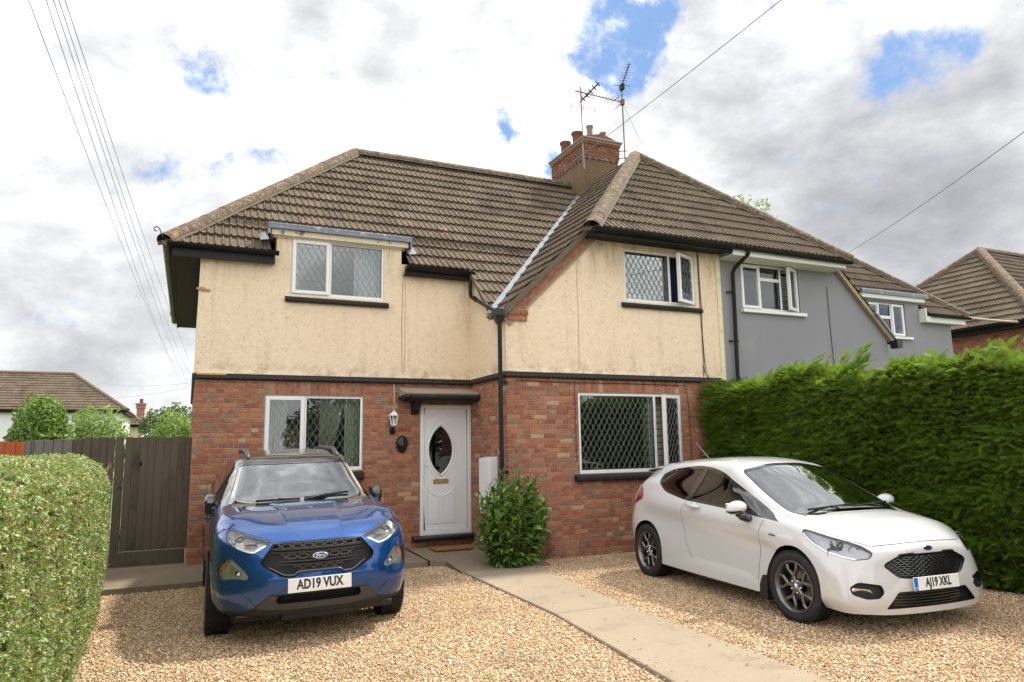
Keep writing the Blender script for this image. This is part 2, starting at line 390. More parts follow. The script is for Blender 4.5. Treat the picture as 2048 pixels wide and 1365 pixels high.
def hidden(sx, sy):
    return (405 < sx < 800 and sy > 935) or (sx > 1300 and sy > 930) or (950 < sx < 1090 and sy > 960) or sx > 1390 or sx < 300
def place_bricks(recs, parent, limit=300, name='brick', mat=None):
    sc = []
    for i, (o, U, N, u, z, L, H, k) in enumerate(recs):
        P = Vector(o)+U*(u+L/2)+Vector((0, 0, z+H/2)); s = screen(P); a = 0
        if s and 0 < s[0] < 2048 and 0 < s[1] < 1365:
            face = abs((P-CP).normalized().dot(N)); a = L*H*face/s[2]**2
            if hidden(s[0], s[1]): a *= .01
        sc.append((a, i))
    sc.sort(reverse=True); top = set(i for _, i in sc[:limit])
    rest = MB()
    for i, (o, U, N, u, z, L, H, k) in enumerate(recs):
        jut = random.uniform(-.0015, .003)
        p0 = Vector(o)+U*u+Vector((0, 0, z))+N*jut
        Lq, Hq = round(L*200)/200, round(H*500)/500
        m = Matrix((( U.x, -N.x, 0, p0.x), (U.y, -N.y, 0, p0.y), (0, 0, 1, p0.z), (0, 0, 0, 1)))
        if i in top:
            ob = bpy.data.objects.new(name, brick_obj_mesh(Lq, Hq, mat)); COL.objects.link(ob); ob.parent = parent; ob.matrix_basis = m
            ob.rotation_euler = m.to_euler(); ob.location = p0
        else:
            rest.cr = random.random(); b = brick_mesh(Lq, Hq); rest.add([m @ Vector(v) for v in b.v], b.f)
    if rest.v: rest.build(name, mat or m_brick, parent, kind='stuff')

# ------------------------------------------------------------------ roof tiles
TW, TG = .33, .345
_tp = []
for h in (0, .11, .22):
    _tp += [(h+.0, .0), (h+.068, .0), (h+.075, .013), (h+.085, .020), (h+.096, .020), (h+.104, .012)]
_tp += [(.33, 0)]
def tile_mb(low=False):
    mb = MB(); tp = _tp; n = len(tp); vs = []
    for (v, l) in ((0, .050), (.375, .006)): vs += [(u+.002 if u == 0 else u-.002 if u > .329 else u, v, h+l) for u, h in tp]
    vs += [(u+.002 if u == 0 else u-.002 if u > .329 else u, 0, max(h+.050-.036, 0)) for u, h in tp]
    fs = [(i, i+1, n+i+1, n+i) for i in range(n-1)] + [(2*n+i, 2*n+i+1, i+1, i) for i in range(n-1)]
    return mb.add(vs, fs)
TILE = tile_mb(); TILE_ME = TILE.mesh('roof_tile', m_tile)
for p_ in TILE_ME.polygons: p_.use_smooth = False
def roof_slope(recs, o, U, V, polys, u0=0.0, v0=0.0):
    """o origin in world; U along the eave, V up the slope; polys: convex lists of (u,v), tiles are clipped to them"""
    o, U, V = Vector(o), Vector(U).normalized(), Vector(V).normalized(); N = U.cross(V)
    if N.z < 0: U = -U; N = -N; polys = [[(-a, b) for a, b in q] for q in polys]; u0 = -u0
    fm = Matrix(((U.x, V.x, N.x, o.x), (U.y, V.y, N.y, o.y), (U.z, V.z, N.z, o.z), (0, 0, 0, 1)))
    us = [p[0] for q in polys for p in q]; vs = [p[1] for q in polys for p in q]
    def ccw(q):
        a = sum(q[i][0]*q[(i+1) % len(q)][1]-q[(i+1) % len(q)][0]*q[i][1] for i in range(len(q)))
        return q if a > 0 else q[::-1]
    polys = [ccw(q) for q in polys]
    def inside(q, x, y, e=0): return all((q[(i+1) % len(q)][0]-q[i][0])*(y-q[i][1])-(q[(i+1) % len(q)][1]-q[i][1])*(x-q[i][0]) >= -e for i in range(len(q)))
    for j in range(int(math.floor((min(vs)-v0)/TG)), int(math.ceil((max(vs)-v0)/TG))):
        for i in range(int(math.floor((min(us)-u0)/TW)), int(math.ceil((max(us)-u0)/TW))):
            a, b = u0+i*TW, v0+j*TG
            cs = [(a+.01, b+.01), (a+TW-.01, b+.01), (a+TW-.01, b+TG-.01), (a+.01, b+TG-.01)]
            m = fm @ Matrix.Translation((a, b, random.uniform(-.001, .002))) @ Matrix.Rotation(random.uniform(-.004, .004), 4, 'Z')
            full = any(all(inside(q, x, y) for x, y in cs) for q in polys)
            if full: recs.append((m, None)); continue
            out = MB()
            for q in polys:
                if not (max(p[0] for p in q) > a and min(p[0] for p in q) < a+TW and max(p[1] for p in q) > b and min(p[1] for p in q) < b+TG): continue
                bm = bmesh.new(); bm.from_mesh(TILE_ME)
                for k in range(len(q)):
                    p, r = q[k], q[(k+1) % len(q)]; d = Vector((r[0]-p[0], r[1]-p[1], 0)).normalized(); nn = Vector((d.y, -d.x, 0))
                    if max((Vector((x-p[0], y-p[1], 0))).dot(nn) for x, y in cs) < -.03: continue
                    if abs(d.y) < .02 and nn.y > 0: continue          # the upper edge may run under the next course
                    bmesh.ops.bisect_plane(bm, geom=bm.verts[:]+bm.edges[:]+bm.faces[:], plane_co=Vector((p[0]-a, p[1]-b, 0)), plane_no=nn, clear_outer=True, dist=1e-5)
                    if not bm.faces: break
                if bm.faces:
                    bm.verts.ensure_lookup_table(); bm.verts.index_update(); out.add([v.co[:] for v in bm.verts], [[v.index for v in f.verts] for f in bm.faces])
                bm.free()
            if out.f: recs.append((m, out))
def place_tiles(recs, parent, limit=300, hide=None):
    sc = []
    for i, (m, c) in enumerate(recs):
        P = m @ Vector((.16, .17, .02)); s = screen(P); a = 0; N = m.to_3x3() @ Vector((0, 0, 1))
        if s and 0 < s[0] < 2048 and 0 < s[1] < 1365:
            a = max(0, (CP-P).normalized().dot(N))/s[2]**2
            if c is not None: a *= .6
            if hide and hide(P): a *= .01
        sc.append((a, i))
    sc.sort(reverse=True); top = set(i for _, i in sc[:limit]); rest = MB()
    for i, (m, c) in enumerate(recs):
        if i in top:
            me = TILE_ME if c is None else c.mesh('roof_tile', m_tile)
            ob = bpy.data.objects.new('roof_tile', me); COL.objects.link(ob); ob.parent = parent; ob.location = m.to_translation(); ob.rotation_euler = m.to_euler()
        else:
            rest.cr = random.random(); b = TILE if c is None else c; rest.add([m @ Vector(v) for v in b.v], b.f)
    if rest.v: rest.build('roof_tile', m_tile, parent, kind='stuff')
_rm = MB()
for k_ in range(9):
    a_ = pi*(k_/8)
    for (y_, e_) in ((0, .0), (.03, .004), (.075, .004), (.09, 0), (.46, 0)): _rm.v.append(((.128+e_)*cos(a_)*1.12, y_, (.118+e_)*sin(a_)))
for k_ in range(8):
    for i_ in range(4): _rm.f.append((k_*5+i_, k_*5+5+i_, k_*5+6+i_, k_*5+1+i_)); _rm.m.append(0); _rm.r.append(0.0)
RIDGE_ME = _rm.mesh('ridge_tile', m_ridge, True, 50)
_bd = MB()
_bd.add([(-.155,0,-.045),(-.125,0,.02),(.125,0,.02),(.155,0,-.045),(-.155,.46,-.045),(-.125,.46,.02),(.125,.46,.02),(.155,.46,-.045)], [(0,1,5,4),(3,7,6,2),(0,3,2,1)])
BED_ME = _bd.mesh('mortar_bedding', m_bedding)
def ridge(parent, a, b, n=None, lift=.02, name='ridge_tile'):
    a, b = Vector(a), Vector(b); L = (b-a).length; n = n or max(1, round(L/.44)); d = (b-a)/L; st = L/n
    r = d.cross(Vector((0, 0, 1))).normalized(); u = r.cross(d)
    for i in range(n):
        p = a+d*(i*st)+u*(lift+random.uniform(-.004, .004))
        m = Matrix(((r.x, d.x, u.x, p.x), (r.y, d.y, u.y, p.y), (r.z, d.z, u.z, p.z), (0, 0, 0, 1)))
        for me, nm in ((RIDGE_ME, name), (BED_ME, 'mortar_bedding')):
            o = bpy.data.objects.new(nm, me); COL.objects.link(o); o.parent = parent; o.location = p; o.rotation_euler = m.to_euler(); o.scale = (1, st/.45, 1)

# ------------------------------------------------------------------ walls and windows
def wall_grid(mb, f, x0, x1, z0, z1, holes, depth, skip=()):
    """front skin with openings; f(x, z, t) -> world, t = distance inwards"""
    xs = sorted({x0, x1} | {v for h in list(holes)+list(skip) for v in h[:2] if x0 < v < x1}); zs = sorted({z0, z1} | {v for h in list(holes)+list(skip) for v in h[2:] if z0 < v < z1})
    for i in range(len(xs)-1):
        for j in range(len(zs)-1):
            xc, zc = (xs[i]+xs[i+1])/2, (zs[j]+zs[j+1])/2
            if any(a < xc < b and c < zc < d for a, b, c, d in list(holes)+list(skip)): continue
            mb.add([f(xs[i], zs[j], 0), f(xs[i+1], zs[j], 0), f(xs[i+1], zs[j+1], 0), f(xs[i], zs[j+1], 0)], [(0, 1, 2, 3)])
    for a, b, c, d in holes:
        a2, b2, c2, d2 = max(a, x0), min(b, x1), max(c, z0), min(d, z1)
        for (p, q) in (((a2, c2), (a2, d2)), ((b2, c2), (b2, d2)), ((a2, c2), (b2, c2)), ((a2, d2), (b2, d2))):
            mb.add([f(p[0], p[1], 0), f(q[0], q[1], 0), f(q[0], q[1], depth), f(p[0], p[1], depth)], [(0, 1, 2, 3)])
def FR(y): return lambda x, z, t: (x, y+t, z)
def frame_rect(mb, x0, x1, z0, z1, w, y0, y1, T=None, bw=None):
    bw = bw or w
    n = len(mb.v)
    mb.box(x0, y0, z0, x0+w, y1, z1); mb.box(x1-w, y0, z0, x1, y1, z1)
    mb.box(x0+w, y0+.001, z1-w, x1-w, y1, z1); mb.box(x0+w, y0+.001, z0, x1-w, y1, z0+bw)
    if T:
        for i in range(n, len(mb.v)): mb.v[i] = T(mb.v[i])
def lattice(x0, x1, z0, z1, y, parent, T=None, **k):
    mb = MB(); dx, dz, w = k.get('dx', .103), k.get('dz', .176), k.get('w', .0042); m = dz/dx
    n = int((x1-x0+(z1-z0)/m)/dx)+2
    for sx in (1, -1):
        for i in range(-n, n+1):
            X, Z = (x0+x1)/2+i*dx, (z0+z1)/2; ps = []
            for q in (x0, x1):
                zz = Z+sx*m*(q-X)
                if z0 <= zz <= z1: ps.append((q, zz))
            for q in (z0, z1):
                xx = X+(q-Z)/(sx*m)
                if x0 < xx < x1: ps.append((xx, q))
            if len(ps) < 2: continue
            ps.sort(); a, b = ps[0], ps[-1]; L = math.dist(a, b)
            if L < .03: continue
            ux, uz = (b[0]-a[0])/L, (b[1]-a[1])/L
            mb.obox(((a[0]+b[0])/2, y-.003-.0004*(sx > 0), (a[1]+b[1])/2), (ux*L/2, 0, uz*L/2), (-uz*w/2, 0, ux*w/2), (0, .004, 0))
    if T: mb.v = [T(v) for v in mb.v]
    return mb.build('lattice', m_came, parent)
def pane(x0, x1, z0, z1, y, parent, T=None, mat=None):
    mb = MB(); mb.box(x0, y-.003, z0, x1, y+.003, z1)
    if T: mb.v = [T(v) for v in mb.v]
    return mb.build('pane', mat or m_glass, parent)
def hinge(xh, yh, ang):
    c, s = cos(ang), sin(ang)
    return lambda v: (xh+(v[0]-xh)*c-(v[1]-yh)*s, yh+(v[0]-xh)*s+(v[1]-yh)*c, v[2])
def window(parent, x0, x1, z0, z1, y, lights, name='window', lat=True, mull=.05, fw=.055):
    """lights: (fraction_start, fraction_end, kind, open_angle[, transom z fraction])"""
    mb = MB(); ya, yb = y-.012, y+.06
    frame_rect(mb, x0, x1, z0, z1, fw*.75, ya, yb, bw=fw)
    W_ = x1-x0
    for i, l in enumerate(lights):
        if i: xm = x0+W_*l[0]; mb.box(xm-mull/2, ya+.002, z0+.04, xm+mull/2, yb-.002, z1-.03)
    w = mb.build(name, m_upvc, parent, bev=.006)
    for i, l in enumerate(lights):
        a = x0+W_*l[0]+(fw*.7 if i == 0 else mull/2); b = x0+W_*l[1]-(fw*.7 if i == len(lights)-1 else mull/2)
        c, d = z0+fw*.9, z1-fw*.7
        if l[2] == 'fixed':
            r = MB(); frame_rect(r, a-.004, b+.004, c-.004, d+.004, .012, y-.004, y+.01); r.build('gasket', m_rubber, w)
            pane(a, b, c, d, y+.012, w)
            if lat: lattice(a, b, c, d, y+.009, w)
        else:
            ang = l[3]; T = hinge(b, y-.02, ang) if ang else None
            e = .022; s = MB(); frame_rect(s, a-e, b+e*.6, c-e, d+e, .058, y-.045, y+.015, T)
            s.build('casement', m_upvc, w, bev=.006)
            pane(a+.03, b-.046+.03, c+.03, d-.03, y-.02, w, T)
            if lat: lattice(a+.03, b-.02, c+.03, d-.03, y-.024, w, T)
    return w
def sill(parent, x0, x1, z0, z1, y, dep=.07, tiles=True, mat=None):
    mb = MB(); n = int((x1-x0)/.09)
    mb.prism([(y+.02, z0+.012), (y-dep, z0), (y-dep-.012, z0+.02), (y-dep-.006, z1-.04), (y+.02, z1)], lambda a, b, t: (t, a, b), x0, x1)
    s = mb.build('window_sill', mat or m_blackw, parent, bev=.004)
    if tiles:
        t = MB()
        for i in range(n):
            xa = x0+(x1-x0)*(i+.12)/n; t.box(xa, y-dep-.02, z0+.025, xa+(x1-x0)/n*.76, y-dep, z0+.055)
        t.build('sill_tile', m_blackw, s, kind='stuff')
    return s
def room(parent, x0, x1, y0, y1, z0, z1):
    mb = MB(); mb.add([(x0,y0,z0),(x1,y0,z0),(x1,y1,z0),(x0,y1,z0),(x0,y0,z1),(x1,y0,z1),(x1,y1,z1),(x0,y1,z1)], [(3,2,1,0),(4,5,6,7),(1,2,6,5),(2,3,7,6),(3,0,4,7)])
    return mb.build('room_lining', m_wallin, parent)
def gutter(parent, pts, r=.062, mat=None, brackets=True, name='gutter'):
    mb = MB(); pts = [Vector(p) for p in pts]; d = (pts[-1]-pts[0]).normalized(); s = d.cross(Vector((0, 0, 1))).normalized(); n = 8
    for rr, fl in ((r, 0), (r-.007, 1)):
        vs = []
        for p in (pts[0], pts[-1]):
            vs += [p+s*cos(pi+pi*k/n)*rr+Vector((0, 0, sin(pi+pi*k/n)*rr)) for k in range(n+1)]
        mb.add(vs, [(k, k+1, n+2+k, n+1+k) for k in range(n)])
    for p in (pts[0], pts[-1]): mb.add([p+s*cos(pi+pi*k/n)*r+Vector((0, 0, sin(pi+pi*k/n)*r)) for k in range(n+1)], [tuple(range(n+1))])
    o = mb.build(name, mat or m_pipe, parent, smooth=True, auto=40)
    if brackets:
        L = (pts[-1]-pts[0]).length; k = max(1, int(L/.9)); b = MB()
        for i in range(k+1):
            c = pts[0]+d*(L*(i+.12)/(k+.24)); m2 = 8
            for w0 in (-.02,):
                vs = []
                for q in (c-d*.018, c+d*.018): vs += [q+s*cos(pi+pi*t/m2)*(r+.007)+Vector((0, 0, sin(pi+pi*t/m2)*(r+.007)+.004)) for t in range(m2+1)]
                b.add(vs, [(t, t+1, m2+2+t, m2+1+t) for t in range(m2)])
        b.build('gutter_bracket', mat or m_pipe, o)
    return o
def plan_uv(o, m, axis, s=1):
    """turn plan corners (x,y) of a slope into (u,v): axis 'x' slope rises along x, 'y' along y"""
    k = math.sqrt(1+m*m)
    if axis == 'y': return lambda x, y: ((x-o[0])*s, (y-o[1])*k)
    return lambda x, y: ((y-o[1])*s, (x-o[0])*k)

XI, YB, XP, ZB = 4.34, -1.50, 8.62, 2.656
mM, mB, mF, mL = .983, .963, .978, .94
zM = lambda y: 4.678+mM*(y+.059)
zBl = lambda x: 7.844-mB*(XP-x)
zF = lambda y: 5.088+mF*(y+1.852)
YR, ZR = 3.161, 7.844

def semi(mir, house, roof, dormer=(.98, 3.2)):
    """the roof of one half; mir mirrors it about the party line"""
    X = (lambda x: 2*XP-x) if mir else (lambda x: x); s = -1 if mir else 1
    recs = []; dA, dB = dormer
    # front slope of the wing
    o = (X(0), -.12, zM(-.12)); k = math.sqrt(1+mM*mM); vv = lambda y: (y+.12)*k
    va = lambda y: (y+5.283)/.9797                                   # valley line
    hx = lambda y: -.442+(y+.059)*3.368/3.22
    P = lambda *q: [(x, vv(y)) for x, y in q]
    polys = [P((hx(-.12), -.12), (dA, -.12), (dA, .42), (hx(.42), .42)), P((dB, -.12), (va(-.12)-.05, -.12), (va(.42)-.05, .42), (dB, .42)),
             P((hx(.42), .42), (va(.42)-.05, .42), (va(3.12)-.05, 3.12), (hx(3.12), 3.12)), P((4.28, -1.05), (va(-.12)-.05, -.12), (4.28, -.12))]
    U = (s, 0, 0); V = (0, 1, mM)
    roof_slope(recs, o, U, V, polys, u0=-.02)
    # side hip slope (away from the camera)
    oL = (X(-.442), -.059, 4.678); kL = math.sqrt(1+mL*mL)
    roof_slope(recs, oL, (0, 1, 0), (s, 0, mL), [[(0, 0), (6.44, 0), (3.22, 3.33*kL)]])
    # bay: side slope
    oB = (X(4.16), -1.6, zBl(4.16)); kB = math.sqrt(1+mB*mB); vb = lambda x: (x-4.16)*kB
    Q = lambda *q: [(y+1.6, vb(x)) for x, y in q]
    va2 = lambda x: -5.283+.9797*x
    roof_slope(recs, oB, (0, 1, 0), (s, 0, mB), [Q((4.16, -1.6), (6.014, -1.6), (8.60, .946), (8.60, va2(8.60)-.05), (4.16, va2(4.16)-.05)), Q((5.758, -1.6), (5.758, -1.852), (6.014, -1.6))], u0=.0)
    # bay: front hip
    kF = math.sqrt(1+mF*mF); oF = (X(5.758), -1.852, zF(-1.852))
    roof_slope(recs, oF, (s, 0, 0), (0, 1, mF), [[(0, 0), (XP-5.758, 0), (XP-5.758, (.966+1.852)*kF)]], u0=.0)
    # boarding and rear slopes underneath
    mb = MB(); e = .02
    def quad(*pts): mb.add([(X(x), y, z-e) for x, y, z in pts], [tuple(range(len(pts)))])
    quad((-.46, -.1, zM(-.1)), (dA, -.1, zM(-.1)), (dA, .45, zM(.45)), (hx(.45), .45, zM(.45)))
    quad((dB, -.1, zM(-.1)), (va(-.1), -.1, zM(-.1)), (va(.45), .45, zM(.45)), (dB, .45, zM(.45)))
    quad((hx(.45), .45, zM(.45)), (va(.45), .45, zM(.45)), (8.62, YR, ZR), (2.926, YR, ZR))
    quad((4.285, -1.05, zM(-1.05)), (va(-.1), -.1, zM(-.1)), (4.285, -.1, zM(-.1)))
    quad((4.18, -1.58, zBl(4.18)), (6.0, -1.58, zBl(6.0)), (8.62, .966, ZR), (8.62, YR, ZR), (4.18, va2(4.18), zBl(4.18)))
    quad((5.80, -1.82, zF(-1.82)), (8.62, -1.82, zF(-1.82)), (8.62, .966, ZR))
    quad((-.44, -.05, 4.678), (2.926, YR, ZR), (-.44, 6.38, 4.678))
    quad((-.46, 6.42, 4.66), (2.926, YR, ZR), (8.62, YR, ZR), (8.62, 6.42, 4.66))
    mb.build('roof_boarding', m_soffit, roof)
    place_tiles(recs, roof, 300, hide=(lambda P: P.x > 13.1 and P.y < 0) if mir else None)
    a = (X(-.50), -.115, 4.62); ridge(roof, a, (X(2.926), YR, ZR)); ridge(roof, (X(2.926), YR, ZR), (X(8.16 if not mir else 8.1), YR, ZR))
    ridge(roof, (X(-.46), 6.4, 4.66), (X(2.926), YR, ZR))
    ridge(roof, (X(5.70), -1.905, 5.035), (X(8.62), .966, ZR))
    return X, s
# ================================================================== the cream and brick half
house = thing('semi_detached_house', 'cream roughcast over red brick house with white oval-glazed door and dark lattice windows', 'house', (2, 3, -.13))
roof = MB().box(8.5, 3.12, 7.6, 8.6, 3.2, 7.7).build('roof', m_soffit, house)
X, s = semi(False, house, roof)
LLW, URW, LRW, ULW, DR = (.978, 2.481, 1.25, 2.414), (6.555, 8.039, 3.982, 4.897), (5.588, 7.60, 1.135, 2.415), (1.30, 2.796, 4.0, 4.92), (3.43, 4.335, .17, 2.295)
mb = MB(); wall_grid(mb, FR(0), 0, XI, -.2, 2.64, [LLW, DR], .16); wall_grid(mb, FR(YB), XI, XP, -.3, 2.64, [LRW], .12)
wall_grid(mb, lambda x, z, t: (XI+t, -x, z), 0, 1.5, -.3, 2.64, [], .1); wall_grid(mb, lambda x, z, t: (0, x, z), 0, 6.3, -.2, 2.64, [], .1)
mb.add([(0, 6.3, -.2), (XP, 6.3, -.2), (XP, 6.3, 4.7), (0, 6.3, 4.7)], [(0, 1, 2, 3)])
bw = mb.build('brick_wall', m_mortar, house)
recs = []; CO = 2.656/36
brick_field(recs, (0, 0, 0), (1, 0, 0), (0, -1, 0), .004, XI, -.15, -.15+38*CO-.01, CO, [LLW, DR], [(.96, 2.50, 2.425, 2.635)])
brick_field(recs, (0, YB, 0), (1, 0, 0), (0, -1, 0), XI+.001, XP-.01, -.224, -.224+39*CO-.01, CO, [LRW], [(5.52, 7.66, 2.43, 2.635)])
brick_field(recs, (XI, 0, 0), (0, -1, 0), (-1, 0, 0), .0, 1.495, -.224, -.224+39*CO-.01, CO)
place_bricks(recs, bw, 262)
lw = []; brick_field(lw, (0, 6.3, 0), (0, -1, 0), (-1, 0, 0), 0, 6.29, -.15, -.15+38*CO-.01, CO); place_bricks(lw, bw, 0)
# roughcast upper walls
mb = MB(); yw = -.012
wall_grid(mb, FR(yw), -.012, XI, 2.69, 5.02, [ULW], .10, skip=[(-.012, 1.07, 4.66, 5.02), (3.09, XI, 4.66, 5.02)])
mb.add([(1.07, yw, 4.6), (1.07, .5, 4.6), (1.07, .5, 5.03), (1.07, yw, 5.03)], [(0, 1, 2, 3)]); mb.add([(3.09, yw, 4.6), (3.09, .5, 4.6), (3.09, .5, 5.03), (3.09, yw, 5.03)], [(0, 1, 2, 3)])
wall_grid(mb, lambda x, z, t: (XI+t-.012, -x, z), .012, 1.512, 2.69, 3.58, [], .1)
mb.add([(XI-.012, yw, 3.58), (XI-.012, -1.512, 3.58), (XI-.012, -1.2, 3.60), (XI-.012, yw, 4.62)], [(0, 1, 2, 3)])
wall_grid(mb, FR(YB-.012), 6.2, XP-.10, 2.69, 5.06, [URW], .10)
mb.add([(XI-.012, YB-.012, 2.69), (6.2, YB-.012, 2.69), (6.2, YB-.012, 5.06), (5.93, YB-.012, 5.06), (XI-.012, YB-.012, 3.50)], [(0, 1, 2, 3, 4)])
wall_grid(mb, lambda x, z, t: (-.012, x, z), 0, 6.3, 2.69, 4.66, [], .1)
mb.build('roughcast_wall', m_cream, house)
MB().box(XP-.10, YB-.03, 2.69, XP-.005, YB+.02, 5.06).build('party_line_strip', simple('cream_trim', (.70,.60,.40), .7, var=.08, bs=.2, dark=(.45,.35,.22), dscale=5), house)
# moulded band between brick and roughcast
mb = MB(); P_ = [(.0, 2.632), (-.035, 2.640), (-.05, 2.665), (-.03, 2.70), (-.012, 2.725), (0, 2.725)]
mb.prism(P_, lambda a, b, t: (t, a, b), -.05, XI-.0); mb.prism(P_, lambda a, b, t: (XI+a, t, b), YB-.0, -.05); mb.prism(P_, lambda a, b, t: (t, YB+a, b), XI-.05, XP-.12)
mb.prism(P_, lambda a, b, t: (a, t, b), -.05, 6.3)
band = mb.build('moulded_band', m_blackw, house)
t = MB()
def teeth(a, b, n):
    for i in range(n):
        p = Vector(a).lerp(Vector(b), (i+.5)/n); d = (Vector(b)-Vector(a)).normalized()
        t.tube([p-d*.032, p+d*.032], .021, 6)
teeth((0, -.047, 2.652), (XI-.05, -.047, 2.652), 52); teeth((XI-.047, -.03, 2.652), (XI-.047, YB-.04, 2.652), 17); teeth((XI-.04, YB-.047, 2.652), (XP-.14, YB-.047, 2.652), 51)
t.build('band_tile', m_blackw, band, kind='stuff')
MB().prism([(0, 2.70), (-.032, 2.703), (-.012, 2.735), (0, 2.735)], lambda a, b, t: (t, a, b), -.03, .42).build('lichen_patch', simple('orange_lichen', (.50,.27,.05), .95, var=.4, vs=30, bs=.5), band)
mb = MB(); mb.prism([(0, 2.726), (-.022, 2.726), (-.013, 2.78), (0, 2.78)], lambda a, b, t: (t, a, b), -.02, XI-.02)
mb.prism([(0, 2.726), (-.022, 2.726), (-.013, 2.78), (0, 2.78)], lambda a, b, t: (t, YB+a, b), XI-.02, XP-.1); mb.prism([(0, 2.726), (-.022, 2.726), (-.013, 2.78), (0, 2.78)], lambda a, b, t: (XI+a, t, b), YB-.02, -.02)
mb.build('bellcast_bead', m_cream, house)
# windows
window(house, *ULW[:2], *ULW[2:], .02, [(0, .41, 'casement', 0), (.41, 1, 'fixed')]); window(house, *LLW, .03, [(0, .40, 'casement', 0), (.40, 1, 'fixed')])
window(house, *URW, YB+.02, [(0, .64, 'fixed'), (.64, 1, 'casement', rad(-157) + pi)]); window(house, *LRW, YB+.02, [(0, .735, 'fixed'), (.735, 1, 'casement', rad(22))])
sill(house, 1.22, 2.87, 3.875, 3.985, -.012, .05); sill(house, 6.47, 8.15, 3.865, 3.97, YB-.012, .05); sill(house, 5.48, 7.72, 1.02, 1.135, YB, .09); sill(house, .90, 2.50, 1.10, 1.24, 0, .07)
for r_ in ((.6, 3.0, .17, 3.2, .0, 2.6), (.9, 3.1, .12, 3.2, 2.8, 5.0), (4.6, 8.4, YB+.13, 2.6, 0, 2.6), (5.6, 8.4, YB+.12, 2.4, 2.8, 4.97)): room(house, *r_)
# raking brick verge of the bay and its corbel
vg = MB().prism([(4.40, zBl(4.40)-.35), (6.02, zBl(6.02)-.35), (6.02, zBl(6.02)-.06), (4.25, zBl(4.25)-.06)], lambda a, b, t: (a, t, b), YB-.035, YB+.02).build('gable_verge', m_mortar, house)
dv = Vector((1, 0, mB)).normalized(); nv = Vector((-mB, 0, 1)).normalized()
for row, (off, hh) in enumerate(((-.135, .066), (-.21, .066))):
    q = .02 if row == 0 else .17
    while q < 2.12 - row*.05:
        L = random.choice((.11, .11, .22, .16)); base = Vector((4.36, YB-.037, zBl(4.36)))+dv*q+nv*off
        if base.z+.1 > 5.02: break
        me = brick_obj_mesh(round(L-.012, 3), hh); o = bpy.data.objects.new('brick', me); COL.objects.link(o); o.parent = vg; o.location = base; o.rotation_euler = (0, -math.atan(mB), 0); q += L
mb = MB(); mb.bar((4.22, YB-.05, zBl(4.22)-.035), (6.0, YB-.05, zBl(6.0)-.035), .125, .085, up=(-mB, 0, 1)); mb.build('verge_undercloak', m_bedding, vg)
cb = MB().box(4.35, YB-.05, 3.52, 4.69, YB, 3.70).build('corbel', m_mortar, house)
for (xa, L, z, y) in ((4.352, .20, 3.61, -.075), (4.565, .135, 3.61, -.075), (4.352, .115, 3.527, -.06), (4.475, .20, 3.527, -.06)):
    o = bpy.data.objects.new('brick', brick_obj_mesh(L, .075)); COL.objects.link(o); o.parent = cb; o.location = (xa, YB+y+.01, z)
    mm = MB().box(xa, YB+y+.011, z, xa+L, YB-.04, z+.075); mm.build('brick_bed', m_brick, cb, kind='stuff')
# valley lining, verge, ridge details
mb = MB(); av = Vector((4.19, -1.19, 3.665)); bv = Vector((8.30, 2.86, 7.60)); upv = Vector((-.45, -.5, 1)).normalized()
mb.bar(av, bv, .085, .03, up=upv); mb.bar(av+Vector((.05, -.06, .02)), bv+Vector((.05, -.06, .02)), .05, .05, up=upv); mb.build('valley_lining', m_leadw, roof)
mb = MB(); mb.bar((4.275, -.12, zM(-.12)), (4.275, -1.06, zM(-1.06)), .03, .07, up=(0, -mM, 1)); mb.build('verge_strip', m_bedding, roof)
mb = MB(); mb.tube([(-.52, -.2, 4.66), (-.55, -.2, 4.72), (-.58, -.2, 4.80), (-.62, -.2, 4.83), (-.655, -.2, 4.80), (-.64, -.2, 4.76), (-.61, -.2, 4.765)], .009, 6); mb.build('hip_iron', m_blackw, roof)
# left wing eaves
mb = MB(); mb.box(-.40, -.15, 4.44, 1.04, -.10, 4.58); mb.build('fascia_board', m_blackw, house)
mb = MB(); mb.box(-.43, -.10, 4.46, 1.04, -.012, 4.475); mb.box(-.40, -.1, 4.455, -.012, 6.7, 4.47); mb.box(-.42, -.1, 4.44, -.385, 6.7, 4.60); mb.box(3.12, -.10, 4.46, 4.28, -.012, 4.475); mb.box(3.12, -.15, 4.45, 4.28, -.10, 4.58); mb.build('soffit_board', m_soffit, house)
gutter(house, [(-.47, -.205, 4.62), (1.09, -.205, 4.62)]); gutter(house, [(3.12, -.205, 4.59), (4.33, -.205, 4.575)])
gutter(house, [(-.475, 6.8, 4.61), (-.475, -.2, 4.625)], r=.066, mat=simple('old_painted_gutter', (.10,.085,.05), .6, var=.3, vs=9, bs=.2, dark=(.025,.02,.018), dscale=3))
